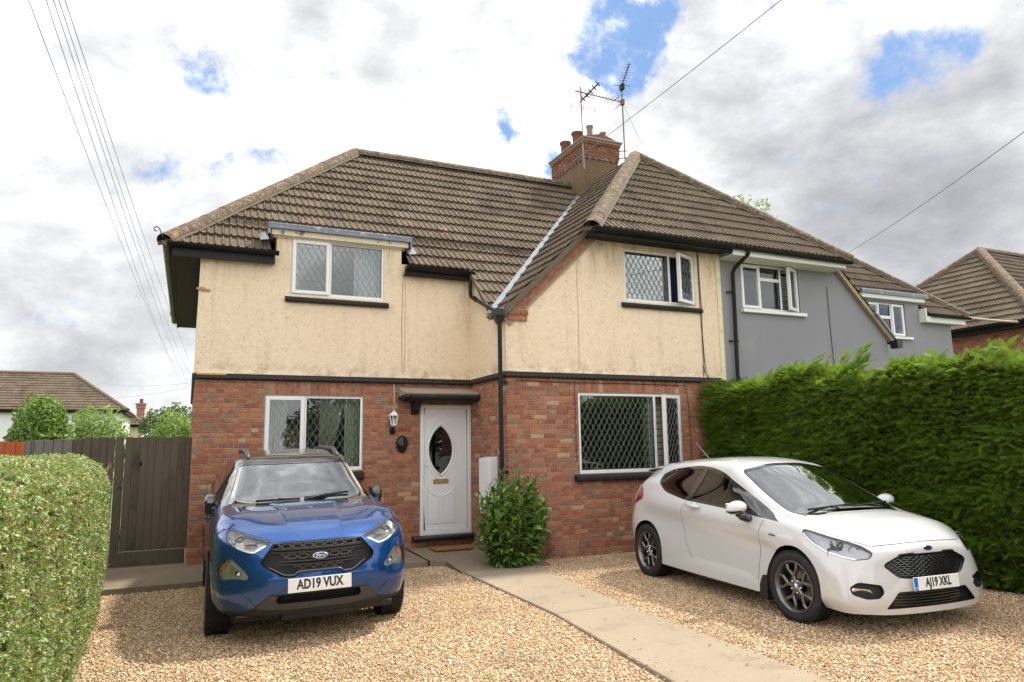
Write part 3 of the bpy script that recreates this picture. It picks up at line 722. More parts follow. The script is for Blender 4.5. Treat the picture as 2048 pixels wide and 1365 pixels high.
# flat roofed dormer over the left upper window
dm = MB().box(.98, -.09, 4.93, 3.19, .5, 5.05).build('dormer_head', m_creambd, house, bev=.004)
MB().prism([(-.02, 4.90), (-.075, 4.955), (-.075, 4.985), (-.02, 4.985)], lambda a, b, t: (t, a, b), 1.02, 3.14).build('dormer_moulding', m_creambd, dm)
mb = MB(); mb.box(.93, -.13, 5.055, 3.24, .62, 5.085); mb.box(.93, -.145, 5.02, 3.24, -.10, 5.10); mb.tube([(.93, -.12, 5.09), (3.24, -.12, 5.09)], .028, 8); mb.box(.93, -.14, 4.93, .965, .35, 5.06); mb.box(3.205, -.14, 4.93, 3.24, .35, 5.06)
mb.build('dormer_lead_roof', m_lead, dm)
for xx in (.90, 3.27):
    mb = MB(); mb.add([(xx-.09, -.16, 4.80), (xx+.04, -.17, 4.82), (xx+.05, .1, 5.0), (xx-.10, .1, 4.96), (xx-.02, -.05, 4.97)], [(0, 1, 4), (1, 2, 4), (2, 3, 4), (3, 0, 4)]); mb.build('lead_flashing', m_leadw, dm)
# bay eaves
mb = MB(); mb.box(5.80, -1.89, 4.95, XP, -1.85, 5.06); mb.build('fascia_board', m_blackw, house)
mb = MB(); mb.box(5.82, -1.86, 4.985, XP, YB-.012, 5.0); mb.add([(5.80, -1.87, 4.95), (5.80, -1.5, 4.97), (5.80, -1.5, 5.12), (5.80, -1.87, 5.08)], [(0, 1, 2, 3)]); mb.build('soffit_board', m_soffit, house)
gutter(house, [(5.70, -1.945, 5.055), (XP-.02, -1.945, 5.045)], r=.066)
# rainwater pipes and hopper
mb = MB()
mb.prism([(-.07, -.07), (-.03, -.10), (.05, -.10), (.09, -.07), (.09, .08), (-.07, .08)], lambda a, b, t: (4.19+a, -1.56+b, t), 3.56, 3.68); n0 = len(mb.v)
mb.add([(4.12, -1.63, 3.56), (4.28, -1.66, 3.56), (4.28, -1.48, 3.56), (4.12, -1.48, 3.56), (4.165, -1.60, 3.44), (4.235, -1.60, 3.44), (4.235, -1.53, 3.44), (4.165, -1.53, 3.44)], [(0,1,5,4),(1,2,6,5),(2,3,7,6),(3,0,4,7),(4,5,6,7)])
mb.build('rainwater_hopper', m_black, house, bev=.008)
mb = MB(); mb.tube([(4.205, -1.575, 3.5), (4.215, -1.575, -.15)], .034, 12)
for z in (2.55, 1.2): mb.tube([(4.21, -1.575, z-.04), (4.21, -1.575, z+.04)], .041, 12); mb.bar((4.24, -1.575, z), (4.34, -1.52, z), .02, .05)
mb.build('downpipe', m_pipe, house, smooth=True, auto=40)
mb = MB(); mb.tube([(4.26, -.205, 4.60), (4.26, -.205, 4.22), (4.25, -.26, 4.13), (4.19, -1.46, 3.66)], .032, 10); mb.tube([(4.26, -.205, 4.50), (4.26, -.205, 4.60)], .04, 10); mb.tube([(4.245, -.42, 4.075), (4.24, -.52, 4.03)], .042, 10)
mb.build('downpipe', m_pipe, house, smooth=True, auto=40)
# door
def put(name, f, mat, parent, **k): m_ = MB(); f(m_); return m_.build(name, mat, parent, **k)
df = MB(); frame_rect(df, 3.435, 4.332, .17, 2.29, .062, -.005, .09, bw=.075); df = df.build('door_frame', m_upvc, house, bev=.005)
DRX0, DRX1, DZ0, DZ1 = 3.497, 4.262, .25, 2.225
ves = lambda w, h, n=14: [(w*(1-(2*i/n-1)**2)**.8, h*(2*i/n-1)) for i in range(n+1)] + [(-w*(1-(2*i/n-1)**2)**.8, h*(2*i/n-1)) for i in range(n-1, 0, -1)]
vc = (3.80, 1.545)
outer = ves(.205, .40); mb = MB(); n = len(outer)
# leaf with an opening: ring to rectangle
rect = []
for (a, b) in outer:
    ang = math.atan2(b, a); c_, s_ = cos(ang), sin(ang); hx_ = (DRX1-vc[0]) if c_ > 0 else (vc[0]-DRX0); hz_ = (DZ1-vc[1]) if s_ > 0 else (vc[1]-DZ0)
    k_ = min(hx_/abs(c_) if abs(c_) > 1e-6 else 9e9, hz_/abs(s_) if abs(s_) > 1e-6 else 9e9); rect.append((vc[0]+c_*k_, vc[1]+s_*k_))
yd = .028
vs = [(vc[0]+a, yd, vc[1]+b) for a, b in outer] + [(a, yd, b) for a, b in rect] + [(vc[0]+a, yd+.03, vc[1]+b) for a, b in outer]
mb.add(vs, [(i, (i+1) % n, n+(i+1) % n, n+i) for i in range(n)] + [((i+1) % n, i, 2*n+i, 2*n+(i+1) % n) for i in range(n)])
for c_ in ((DRX0, DZ0), (DRX1, DZ0), (DRX0, DZ1), (DRX1, DZ1)):      # corners of the leaf
    near = sorted(range(n), key=lambda i: math.dist(rect[i], c_))[:2]; i, j = near
    mb.add([(rect[i][0], yd, rect[i][1]), (rect[j][0], yd, rect[j][1]), (c_[0], yd, c_[1])], [(0, 1, 2)])
mb.box(DRX0, .03, DZ0, DRX0+.004, .075, DZ1); mb.box(DRX1-.004, .03, DZ0, DRX1, .075, DZ1)
door = mb.build('door', m_upvc, house)
def ring(m_, pts, r, y, closed=True):
    m_.tube([(a, y, b) for a, b in pts] + ([(pts[0][0], y, pts[0][1])] if closed else []), r, 6)
put('door_moulding', lambda m_: (ring(m_, [(vc[0]+a, vc[1]+b) for a, b in ves(.222, .43)], .015, yd-.004), ring(m_, [(vc[0]+a, vc[1]+b) for a, b in ves(.275, .51)], .009, yd-.002),
  ring(m_, [(3.56+.48*i/12, 2.06+.085*sin(pi*i/12)) for i in range(13)], .009, yd-.002, False)), m_upvc, door, smooth=True)
for (a, b) in ((3.555, 3.775), (3.825, 4.045)):
    pts = [(a, .36), (b, .36), (b, .80), (b-.10*(1 if a < 3.7 else 2.2), .80 if a < 3.7 else .83), (a+.10 if a < 3.7 else a+.02, .83 if a < 3.7 else .80), (a, .93 if a < 3.7 else .80)]
    if a < 3.7: pts = [(a, .36), (b, .36), (b, .79), (b-.06, .80), (a+.08, .84), (a, .92)]
    else: pts = [(a, .36), (b, .36), (b, .92), (b-.08, .84), (a+.06, .80), (a, .79)]
    put('door_panel', lambda m_: (ring(m_, pts, .011, yd-.003), m_.prism([((p[0]-(a+b)/2)*.86+(a+b)/2, (p[1]-.6)*.9+.6) for p in pts], lambda x, z, t_: (x, t_, z), yd-.008, yd+.01)), m_upvc, door)
gl = MB().prism([(vc[0]+a, vc[1]+b) for a, b in ves(.206, .402)], lambda x, z, t_: (x, t_, z), yd+.012, yd+.018).build('door_glass', M('door_glass', _glass((.25,.32,.27), 1.6)), door)
def flowers(m_):
    for i in range(9):
        x, z = vc[0]+random.uniform(-.09, .09), vc[1]+random.uniform(-.28, .05)
        for k in range(4): a = k*pi/2+i; m_.obox((x+.014*cos(a), yd+.011, z+.014*sin(a)), (.009*cos(a), 0, .009*sin(a)), (-.006*sin(a), 0, .006*cos(a)), (0, .001, 0))
put('glass_motif', flowers, simple('black_film', (.01,.01,.01), .5, bs=0), door)
put('door_gap', lambda m_: m_.box(DRX1-.001, .026, DZ0, DRX1+.010, .05, DZ1), m_rubber, door); put('door_backing', lambda m_: m_.box(3.45, .3, .2, 4.32, .31, 2.28), m_wallin, house)
put('letterbox', lambda m_: (frame_rect(m_, 3.665, 3.935, .99, 1.065, .014, yd-.014, yd), m_.box(3.678, yd-.009, 1.0, 3.922, yd, 1.055)), m_brass, door, bev=.003)
put('door_handle', lambda m_: (m_.box(3.512, yd-.012, 1.16, 3.535, yd, 1.38), m_.tube([(3.524, yd-.012, 1.30), (3.524, yd-.05, 1.30), (3.58, yd-.055, 1.30)], .008, 6)), m_upvc, door)
st = MB().prism([(.0, .095), (-.12, .095), (-.15, .115), (-.155, .14), (-.14, .165), (0, .17)], lambda a, b, t_: (t_, a, b), 3.29, 4.335).build('door_step', m_black, house, bev=.004)
# canopy
cn = MB(); cn.prism([(0, 2.41), (-.43, 2.43), (-.44, 2.47), (0, 2.57)], lambda a, b, t_: (t_, a, b), 3.06, 4.325); cn = cn.build('door_canopy', m_conc, house, bev=.01)
mb = MB(); mb.prism([(0, 2.33), (-.38, 2.33), (-.43, 2.36), (-.455, 2.385), (-.45, 2.43), (0, 2.41)], lambda a, b, t_: (t_, a, b), 3.16, 4.33); mb.prism([(0, 2.36), (-.36, 2.36), (-.43, 2.385), (-.43, 2.43), (0, 2.41)], lambda a, b, t_: (t_, a, b), 3.05, 3.16)
mb.build('canopy_edge', m_blackw, cn, bev=.008)
mb = MB(); mb.prism([(0, 2.12), (-.05, 2.13), (-.12, 2.20), (-.20, 2.24), (-.24, 2.33), (0, 2.34)], lambda a, b, t_: (t_, a, b), 3.27, 3.39); mb.build('canopy_bracket', m_black, cn, bev=.01)
put('cable', lambda m_: (m_.tube([(2.98, -.02, 2.62), (2.985, -.02, 2.30), (3.03, -.02, 2.29)], .006, 5)), m_upvc, house)
put('cable', lambda m_: (m_.tube([(8.13, YB-.03, 4.97), (8.13, YB-.03, 4.5), (8.145, YB-.03, 3.9), (8.13, YB-.03, 3.5), (8.15, YB-.03, 3.0), (8.17, YB-.03, 2.80), (8.22, YB-.03, 2.72)], .007, 5),
   m_.tube([(8.115, YB-.025, 4.97), (8.12, YB-.025, 4.0), (8.13, YB-.025, 3.0), (8.11, YB-.025, 2.74)], .005, 5), m_.tube([(8.1, YB-.02, 2.93), (8.14, YB-.02, 2.9), (8.15, YB-.02, 2.8)], .005, 5)), m_pipe, house)
put('cable', lambda m_: m_.tube([(4.5, YB-.02, 2.585), (5.3, YB-.02, 2.575), (6.6, YB-.02, 2.58), (7.72, YB-.02, 2.57), (7.76, YB-.02, 2.2), (7.77, YB-.02, 1.1)], .005, 5), m_pipe, house)
put('wall_lining_strip', lambda m_: m_.tube([(5.52, YB-.02, 2.56), (5.52, YB-.02, 1.4), (5.56, YB-.02, 1.2)], .004, 5), m_pipe, house)
# chimney shared by both halves
CX0, CX1, CY0, CY1 = 8.17, 9.08, 2.33, 3.93
ch = MB().box(CX0, CY0, 6.9, CX1, CY1, 8.36).build('chimney', m_dash, house)
mb = MB(); mb.box(CX0-.012, CY0-.012, 8.30, CX1+.012, CY1+.012, 8.72); mb.box(CX0-.03, CY0-.03, 8.36, CX1+.03, CY1+.03, 8.71); mb.build('brick_bed', m_mortar, ch)
crec = []
for lvl in range(5):
    o_ = .034 + (.02 if lvl == 4 else 0)
    z0 = 8.365+lvl*.069
    brick_field(crec, (CX0-o_, CY0-o_, 0), (1, 0, 0), (0, -1, 0), 0, CX1-CX0+2*o_, z0, z0+.069, .069)
    brick_field(crec, (CX0-o_, CY1+o_, 0), (0, -1, 0), (-1, 0, 0), 0, CY1-CY0+2*o_, z0, z0+.069, .069)
for i in range(6): crec.append(((CX0-.034, CY0-.03, 0), Vector((1, 0, 0)), Vector((0, -1, 0)), .03+i*.165, 8.295, .085, .066, 0))
for i in range(10): crec.append(((CX0-.03, CY1+.034, 0), Vector((0, -1, 0)), Vector((-1, 0, 0)), .03+i*.165, 8.295, .085, .066, 0))
place_bricks(crec, ch, 0, mat=m_brickd)
mb = MB(); mb.box(CX0-.07, CY0-.07, 8.715, CX1+.07, CY1+.07, 8.765); mb.box(CX0-.10, CY0-.10, 8.765, CX1+.10, CY1+.10, 8.81); mb.build('chimney_cap', m_conc, ch, bev=.008)
mb = MB(); mb.prism([(.02, 8.81), (.91, 8.81), (.88, 8.88), (.5, 8.99), (.05, 8.88)], lambda a, b, t_: (CX0+a, t_, b), CY0+.02, CY1-.02); mb.build('chimney_flaunching', simple('brick_flaunching', (.17,.085,.05), .9, var=.3, vs=14, bs=.5), ch)
for (x, y, z, r, h) in ((8.33, 3.55, 8.84, .135, .36), (8.35, 2.98, 8.86, .14, .36), (8.45, 2.55, 8.93, .082, .30), (8.82, 2.55, 8.90, .078, .22)):
    mb = MB(); mb.lathe([(r*.86, 0), (r*.86, h*.72), (r*.92, h*.78), (r*1.06, h*.86), (r*1.08, h), (r*.9, h), (r*.82, h*.4), (0, h*.38)], 20, (x, y, z)); mb.build('chimney_pot', m_terra if r > .1 else simple('buff_pot', (.26,.19,.13), .85, var=.3, bs=.3), ch, smooth=True, auto=50)
mb = MB(); mb.box(CX0-.02, CY0-.03, 7.05, CX1+.02, CY0-.004, 7.30); mb.bar((CX0-.15, CY0-.06, 7.02), (CX0+.30, CY0-.12, 7.22), .16, .03, up=(-.4, -.5, 1)); mb.bar((CX0+.28, CY0-.1, 7.30), (CX1, CY0-.05, 7.95), .22, .03, up=(-.6, -.2, 1)); mb.build('lead_flashing', m_lead, ch)

# ================================================================== the grey half
gh = thing('semi_detached_house', 'grey rendered house with white framed blinds-filled windows behind the tall green hedge', 'house', (14, 3, -.13))
groof = MB().box(8.64, 3.12, 7.6, 8.74, 3.2, 7.7).build('roof', m_soffit, gh)
semi(True, gh, groof)
GW1, GW2 = (9.12, 10.56, 4.02, 4.90), (14.30, 15.60, 4.03, 4.84)
mb = MB(); XE = 2*XP; XG = 2*XP-XI
wall_grid(mb, FR(YB), XP+.0, 11.0, -.3, 5.06, [GW1], .12); mb.add([(11.0, YB, -.3), (XG, YB, -.3), (XG, YB, 3.68), (11.46, YB, 5.06), (11.0, YB, 5.06)], [(0, 1, 2, 3, 4)])
wall_grid(mb, FR(0), XG, XE, -.3, 5.02, [GW2], .14, skip=[(XG, 14.05, 4.66, 5.02), (16.1, XE, 4.66, 5.02)])
mb.add([(XE, 0, -.3), (XE, 6.3, -.3), (XE, 6.3, 4.66), (XE, 0, 4.66)], [(0, 1, 2, 3)]); mb.add([(XG, YB, -.3), (XG, 0, -.3), (XG, 0, 4.6), (XG, YB, 3.68)], [(0, 1, 2, 3)]); mb.add([(XP, 6.3, -.3), (XE, 6.3, -.3), (XE, 6.3, 4.7), (XP, 6.3, 4.7)], [(0, 1, 2, 3)])
mb.build('rendered_wall', m_grey, gh)
w = window(gh, *GW1, YB+.05, [(0, .34, 'casement', 0), (.34, .70, 'fixed'), (.70, 1, 'casement', rad(24))], lat=False)
put('transom', lambda m_: m_.box(9.62, YB+.035, 4.60, 10.12, YB+.10, 4.66), m_upvc, w)
w = window(gh, *GW2, .06, [(0, .33, 'casement', 0), (.33, .66, 'fixed'), (.66, 1, 'casement', 0)], lat=False)
put('transom', lambda m_: m_.box(14.74, .045, 4.46, 15.15, .11, 4.53), m_upvc, w)
put('window_sill', lambda m_: m_.box(9.08, YB-.07, 3.955, 10.66, YB+.05, 4.02), m_upvc, gh, bev=.006); put('window_sill', lambda m_: m_.box(14.24, -.06, 3.97, 15.75, .06, 4.03), m_upvc, gh, bev=.006)
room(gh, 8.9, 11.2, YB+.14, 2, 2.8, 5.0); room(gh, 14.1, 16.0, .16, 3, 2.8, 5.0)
mb = MB(); mb.box(XP+.0, -1.89, 4.90, 11.43, -1.85, 5.06); mb.build('fascia_board', m_whitebd, gh); mb = MB(); mb.box(XP+.0, -1.85, 4.90, 11.41, YB-.001, 4.925); mb.box(11.39, -1.849, 4.925, 11.43, -1.45, 5.2); mb.build('soffit_board', m_whitebd, gh)
gutter(gh, [(XP+.01, -1.945, 5.045), (11.52, -1.945, 5.03)], r=.060)
mb = MB(); mb.tube([(8.93, -1.94, 4.99), (8.93, -1.93, 4.93), (8.88, -1.62, 4.74), (8.87, -1.575, 4.66), (8.83, -1.575, 2.4), (8.83, -1.575, 0)], .036, 12)
for z in (4.3, 3.4, 2.7): mb.tube([(8.85, -1.575, z-.03), (8.85, -1.575, z+.03)], .044, 12); mb.bar((8.80, -1.55, z), (8.74, -1.51, z), .015, .03)
mb.build('downpipe', m_pipe, gh, smooth=True, auto=40)
mb = MB(); a_ = (2*XP-4.25, YB-.035, zBl(4.25)-.05); b_ = (2*XP-5.86, YB-.035, zBl(5.86)-.05); a_ = (a_[0], YB-.045, a_[2]); b_ = (b_[0], YB-.045, b_[2]); mb.bar(a_, b_, .085, .075, up=(mB, 0, 1)); mb.build('gable_verge', simple('weathered_verge', (.33,.25,.17), .9, var=.3, bs=.3, dark=(.14,.10,.07)), gh)
mb = MB(); mb.prism([(-.07, 3.44), (.07, 3.44), (.09, 3.60), (-.09, 3.60)], lambda a, b, t_: (13.02+a, t_, b), -1.70, -1.53); mb.build('gutter_end_box', m_black, gh)
mb = MB(); mb.bar((2*XP-4.26, YB-.1, zBl(4.26)+.02), (2*XP-4.75, YB-.1, zBl(4.75)+.03), .08, .03, up=(mB, 0, 1)); mb.build('valley_lining', m_leadw, groof)
put('cable', lambda m_: m_.tube([(11.3, YB-.01, 4.6), (11.31, YB-.01, 3.7), (11.34, YB-.01, 2.4)], .006, 5), m_pipe, gh)
dm = MB().box(14.06, -.10, 4.90, 16.22, .5, 5.03).build('dormer_head', m_whitebd, gh, bev=.004)
mb = MB(); mb.box(14.0, -.13, 5.035, 16.31, .62, 5.065); mb.box(14.0, -.145, 5.0, 16.31, -.105, 5.08); mb.tube([(14.0, -.12, 5.075), (16.31, -.12, 5.075)], .026, 8); mb.build('dormer_lead_roof', m_lead, dm)
mb = MB(); mb.box(16.10, -.18, 4.42, 16.14, .3, 4.75); mb.box(16.14, -.16, 4.42, XE+.36, -.12, 4.56); mb.box(16.14, -.12, 4.42, XE+.36, -.001, 4.44); mb.box(XG+.05, -.16, 4.45, 14.05, -.12, 4.58); mb.build('fascia_board', m_whitebd, gh)
gutter(gh, [(16.28, -.215, 4.60), (XE+.46, -.215, 4.60)], r=.055); gutter(gh, [(13.05, -.215, 4.58), (14.08, -.215, 4.59)], r=.055)
for z0_ in (4.05, 4.30): pass
def blinds(label, x0, x1, y, z0, z1, loc):
    t_ = thing('window_blind', label, 'blind', loc)
    for i in range(int((z1-z0)/.05)):
        z = z0+.05*i; MB().obox(((x0+x1)/2, y, z), ((x1-x0)/2, 0, 0), (0, .018, -.010), (0, .001, .0012)).build('slat', m_whitebd, t_)
    put('head_rail', lambda m_: m_.box(x0, y-.02, z1, x1, y+.02, z1+.03), m_upvc, t_)
blinds('white slatted blind inside the wider window of the grey house', 9.2, 10.5, YB+.19, 4.06, 4.84, (9.85, YB+.19, 4.0)); blinds('white slatted blind inside the grey house dormer window', 14.36, 15.54, .22, 4.07, 4.76, (15, .22, 4.0))

m_crack = simple('joint_dirt', (.40,.30,.19), .95, bs=0)  # dirt-coloured material for the hairline joints in the roughcast
put('movement_joint', lambda m_: (m_.tube([(3.12, -.014, 4.55), (3.10, -.014, 3.6), (3.115, -.014, 2.80)], .006, 4), m_.tube([(3.16, -.014, 4.5), (3.155, -.014, 2.82)], .004, 4)), m_crack, house)
put('movement_joint', lambda m_: m_.tube([(5.62, YB-.014, 4.55), (5.63, YB-.014, 3.6), (5.62, YB-.014, 2.80)], .005, 4), m_crack, house)
put('wall_bracket', lambda m_: (m_.bar((-.05, -.03, 3.99), (.14, -.02, 3.975), .02, .03), m_.bar((.0, -.03, 4.0), (.07, -.03, 3.98), .03, .05)), simple('split_timber', (.42,.24,.12), .8, var=.3), house)
# ================================================================== ground
def pts_obj(name, P, R, Sc, srcs, **k):
    """one object: pieces scattered on points with geometry nodes"""
    me = bpy.data.meshes.new(name); me.from_pydata([tuple(map(float, p)) for p in P], [], [])
    at = me.attributes.new('rot', 'FLOAT_VECTOR', 'POINT'); at.data.foreach_set('vector', np.asarray(R, dtype=np.float32).ravel())
    at = me.attributes.new('scl', 'FLOAT', 'POINT'); at.data.foreach_set('value', np.asarray(Sc, dtype=np.float32))
    at = me.attributes.new('idx', 'INT', 'POINT'); at.data.foreach_set('value', rng.integers(0, len(srcs), len(P)).astype(np.int32))
    o = link(name, me, k.pop('parent', None), **k)
    c = bpy.data.collections.new(name+'_pieces')
    for i, s_ in enumerate(srcs):
        q = bpy.data.objects.new('piece%02d' % i, s_); c.objects.link(q)
    nt = bpy.data.node_groups.new(name, 'GeometryNodeTree'); nt.interface.new_socket('Geometry', in_out='INPUT', socket_type='NodeSocketGeometry'); nt.interface.new_socket('Geometry', in_out='OUTPUT', socket_type='NodeSocketGeometry')
    N = nt.nodes; gi = N.new('NodeGroupInput'); go = N.new('NodeGroupOutput'); ip = N.new('GeometryNodeInstanceOnPoints'); ci = N.new('GeometryNodeCollectionInfo')
    ci.inputs['Collection'].default_value = c; ci.inputs['Separate Children'].default_value = True; ci.inputs['Reset Children'].default_value = True
    L = nt.links.new; L(gi.outputs[0], ip.inputs['Points']); L(ci.outputs[0], ip.inputs['Instance']); ip.inputs['Pick Instance'].default_value = True
    for nm, ty, sk in (('rot', 'FLOAT_VECTOR', 'Rotation'), ('scl', 'FLOAT', 'Scale'), ('idx', 'INT', 'Instance Index')):
        a = N.new('GeometryNodeInputNamedAttribute'); a.data_type = ty; a.inputs['Name'].default_value = nm; L(a.outputs['Attribute'], ip.inputs[sk])
    L(ip.outputs[0], go.inputs[0]); md = o.modifiers.new('scatter', 'NODES'); md.node_group = nt
    return o
def euler_from(zv, spin):                       # euler angles that turn +Z to zv, with a spin about it first
    out = np.zeros((len(zv), 3))
    for i, (d, s_) in enumerate(zip(zv, spin)):
        e = (Vector(d).to_track_quat('Z', 'Y') @ Euler((0, 0, s_)).to_quaternion()).to_euler(); out[i] = e
    return out
def _grass(gg):
    v = gg.n('ShaderNodeNewGeometry').outputs['Position']
    return bsdf(gg, gg.mix(gg.noise(v, .6, 8, .7), (.045, .075, .02), (.10, .11, .045)), .95, 0, gg.noise(v, 30, 4, .7), .6, .02)
GZ = -.12
struct('ground', MB().add([(-900, -900, GZ-.06), (900, -900, GZ-.06), (900, 900, GZ-.06), (-900, 900, GZ-.06)], [(0, 1, 2, 3)]), M('ground_turf', _grass))
def _gravbase(gg):
    v = gg.n('ShaderNodeNewGeometry').outputs['Position']
    vo = gg.n('ShaderNodeTexVoronoi'); vo.inputs['Scale'].default_value = 70; gg.l(v, vo.inputs['Vector'])
    sp = gg.n('ShaderNodeSeparateColor'); gg.l(vo.outputs['Color'], sp.inputs[0])
    c = gg.ramp(sp.outputs[0], [(0, (.30,.20,.12)), (.3, (.46,.33,.20)), (.6, (.36,.26,.16)), (.85, (.58,.46,.31)), (1, (.22,.16,.11))])
    c = gg.mix(gg.smooth(vo.outputs['Distance'], .1, .75), c, (.16, .11, .07))
    return bsdf(gg, c, .95, 0, vo.outputs['Distance'], -.8 if False else .8, -.01)
m_gb = M('gravel_bed', _gravbase)
mb = MB(); mb.add([(-2.2, -13, GZ), (9.5, -13, GZ), (9.5, -1.4, GZ), (4.2, -1.4, GZ), (4.2, -1.2, GZ), (-2.2, -1.2, GZ)], [(0, 1, 2, 3, 4, 5)]); struct('gravel_drive', mb, m_gb)
def _stone(gg):
    oi = gg.n('ShaderNodeObjectInfo'); r = oi.outputs['Random']
    c = gg.ramp(r, [(0, (.46,.31,.18)), (.14, (.62,.47,.30)), (.30, (.34,.215,.125)), (.40, (.68,.56,.40)), (.55, (.52,.37,.225)), (.66, (.74,.65,.51)), (.74, (.29,.22,.165)), (.82, (.58,.40,.22)), (.93, (.44,.38,.31)), (.97, (.80,.75,.66))], 'CONSTANT')
    v = gg.n('ShaderNodeTexCoord').outputs['Object']
    c = gg.mix(gg.math('MULTIPLY', gg.smooth(gg.noise(oi.outputs['Location'], .9, 5, .6), .50, .68), .45), c, (.26,.185,.115))
    c = gg.mix(1.0, c, (1.0,.935,.845), 'MULTIPLY'); return bsdf(gg, gg.mix(.25, c, gg.noise(v, 1.5, 3, .6), 'OVERLAY'), .75, spec=.3)
m_stone = M('gravel_stone', _stone)
def stone(seed):
    r_ = random.Random(seed); bm = bmesh.new(); bmesh.ops.create_icosphere(bm, subdivisions=1, radius=1)
    if seed % 2 == 0: bmesh.ops.subdivide_edges(bm, edges=bm.edges[:], cuts=0)
    sx, sy, sz = r_.uniform(.8, 1.3), r_.uniform(.6, .95), r_.uniform(.4, .65)
    for v in bm.verts: v.co = Vector((v.co.x*sx, v.co.y*sy, v.co.z*sz))*r_.uniform(.82, 1.15)
    me = bpy.data.meshes.new('stone'); bm.to_mesh(me); bm.free(); me.materials.append(m_stone); me.polygons.foreach_set('use_smooth', [seed % 3 == 0]*len(me.polygons)); return me
STONES = [stone(i) for i in range(7)]
PL = [(3.47, -.5), (3.42, -2.03), (3.40, -4.72), (3.13, -6.8), (3.05, -13)]; PR = [(4.62, -.5), (4.47, -2.03), (4.25, -4.75), (4.17, -7.35), (4.1, -13)]
def xat(pl, y):
    ys = [p[1] for p in pl][::-1]; xs = [p[0] for p in pl][::-1]; return np.interp(y, ys, xs)
n = 330000; X_ = rng.uniform(-1.15, 9.0, n); Y_ = rng.uniform(-9.2, -1.22, n)
d_ = np.hypot(X_+.06, Y_+11.35)
keep = (((X_ < xat(PL, Y_)+.015) & (Y_ < -1.27)) | ((X_ > xat(PR, Y_)-.015) & (X_ > 4.0) & ((Y_ < -1.54)))) & (rng.uniform(0, 1, n) < np.clip(1.15-d_*.02, .55, 1)) & ~((X_ < 4.5) & (X_ > 3.4) & (Y_ > -2.0))
keep &= ~((X_ > 8.35) & (Y_ > -8)); keep &= (X_*.9104+(-.4134)*(Y_+11.35) > -9); X_, Y_ = X_[keep], Y_[keep]; n = len(X_)
sz = rng.uniform(.005, .0112, n)*np.where(rng.uniform(0, 1, n) < .06, 1.5, 1)
Pg = np.stack([X_, Y_, GZ+rng.uniform(-.001, .012, n)], 1); Rg = np.stack([rng.normal(0, .45, n), rng.normal(0, .45, n), rng.uniform(0, 6.28, n)], 1)
pts_obj('gravel', Pg, Rg, sz, STONES, kind='stuff')
# stray stones on the concrete
n = 420; Y2 = rng.uniform(-8, -1.4, n); sd_ = rng.integers(0, 2, n); off = np.abs(rng.normal(0, .10, n)); X2 = np.where(sd_ == 0, xat(PL, Y2)+off, xat(PR, Y2)-off)
pts_obj('stray_gravel', np.stack([X2, Y2, np.full(n, GZ+.034)], 1), rng.normal(0, .3, (n, 3)), rng.uniform(.004, .009, n), STONES, kind='stuff')
# concrete path, slab by slab
def _path(gg):
    v = gg.n('ShaderNodeNewGeometry').outputs['Position']
    c = gg.mix(gg.noise(v, 1.1, 7, .62), (.215, .172, .12), (.31, .255, .182))
    c = gg.mix(gg.math('MULTIPLY', gg.smooth(gg.noise(v, 2.3, 7, .68, .6), .52, .70), .55), c, (.165, .13, .09))
    c = gg.mix(gg.math('MULTIPLY', gg.smooth(gg.noise(v, 60, 3, .7), .56, .66), .35), c, (.40, .335, .245))
    c = gg.mix(gg.math('MULTIPLY', gg.smooth(gg.noise(v, 26, 4, .8), .66, .70), .6), c, (.10, .08, .06))
    return bsdf(gg, c, .93, 0, gg.noise(v, 110, 5, .7), .5, .004, spec=.2)
m_path = M('path_concrete', _path)
path = MB().box(3.5, -13, GZ-.05, 4.1, -2, GZ-.01).build('path', m_conc, None, kind='structure')
def slab(y0, y1, z0, z1, parent=path, mat=m_path):
    e = .012; mb = MB(); P = []
    for y, z in ((y0-e, z0), (y1+e, z1)): P += [(float(xat(PL, y)), y, z), (float(xat(PR, y)), y, z)]
    P += [(a, b, c-.09) for a, b, c in P]
    mb.add(P, [(0, 1, 3, 2), (0, 4, 5, 1), (2, 3, 7, 6), (0, 2, 6, 4), (1, 5, 7, 3)]); return mb.build('paving_slab', mat, parent, bev=.008)
slab(-2.03, -4.73, -.085, -.09); slab(-4.73, -7.55, -.09, -.09); slab(-7.55, -10.4, -.09, -.09); slab(-10.4, -12.9, -.09, -.09)
def _dark(gg):
    v = gg.n('ShaderNodeNewGeometry').outputs['Position']
    c = gg.mix(gg.noise(v, 1.3, 8, .65), (.15, .115, .08), (.27, .22, .155)); c = gg.mix(gg.math('MULTIPLY', gg.smooth(gg.noise(v, 6, 6, .75), .58, .72), .6), c, (.075, .065, .045))
    c = gg.mix(gg.math('MULTIPLY', gg.smooth(gg.noise(v, 34, 4, .8), .64, .69), .7), c, (.34, .29, .22))
    return bsdf(gg, c, .95, 0, gg.noise(v, 70, 5, .7), .6, .006, spec=.15)
m_apron = M('apron_concrete', _dark)
ap = MB(); ap.add([(3.40, -2.02, -.088), (4.75, -2.02, -.09), (4.75, -1.51, -.05), (4.33, -1.5, -.04), (4.33, 0, 0), (3.2, 0, 0), (3.2, -1.25, -.035), (3.42, -1.35, -.04)], [(0, 1, 2, 3, 4, 5, 6, 7)])
ap.add([(3.40, -2.02, -.088), (3.42, -1.35, -.04), (3.2, -1.25, -.035), (3.40, -2.02, -.18), (3.42, -1.35, -.18), (3.2, -1.25, -.18), (4.75, -2.02, -.09), (4.75, -2.02, -.18)], [(0, 1, 4, 3), (1, 2, 5, 4), (0, 3, 7, 6)])
struct('pavement', ap, m_apron)
ap = MB()
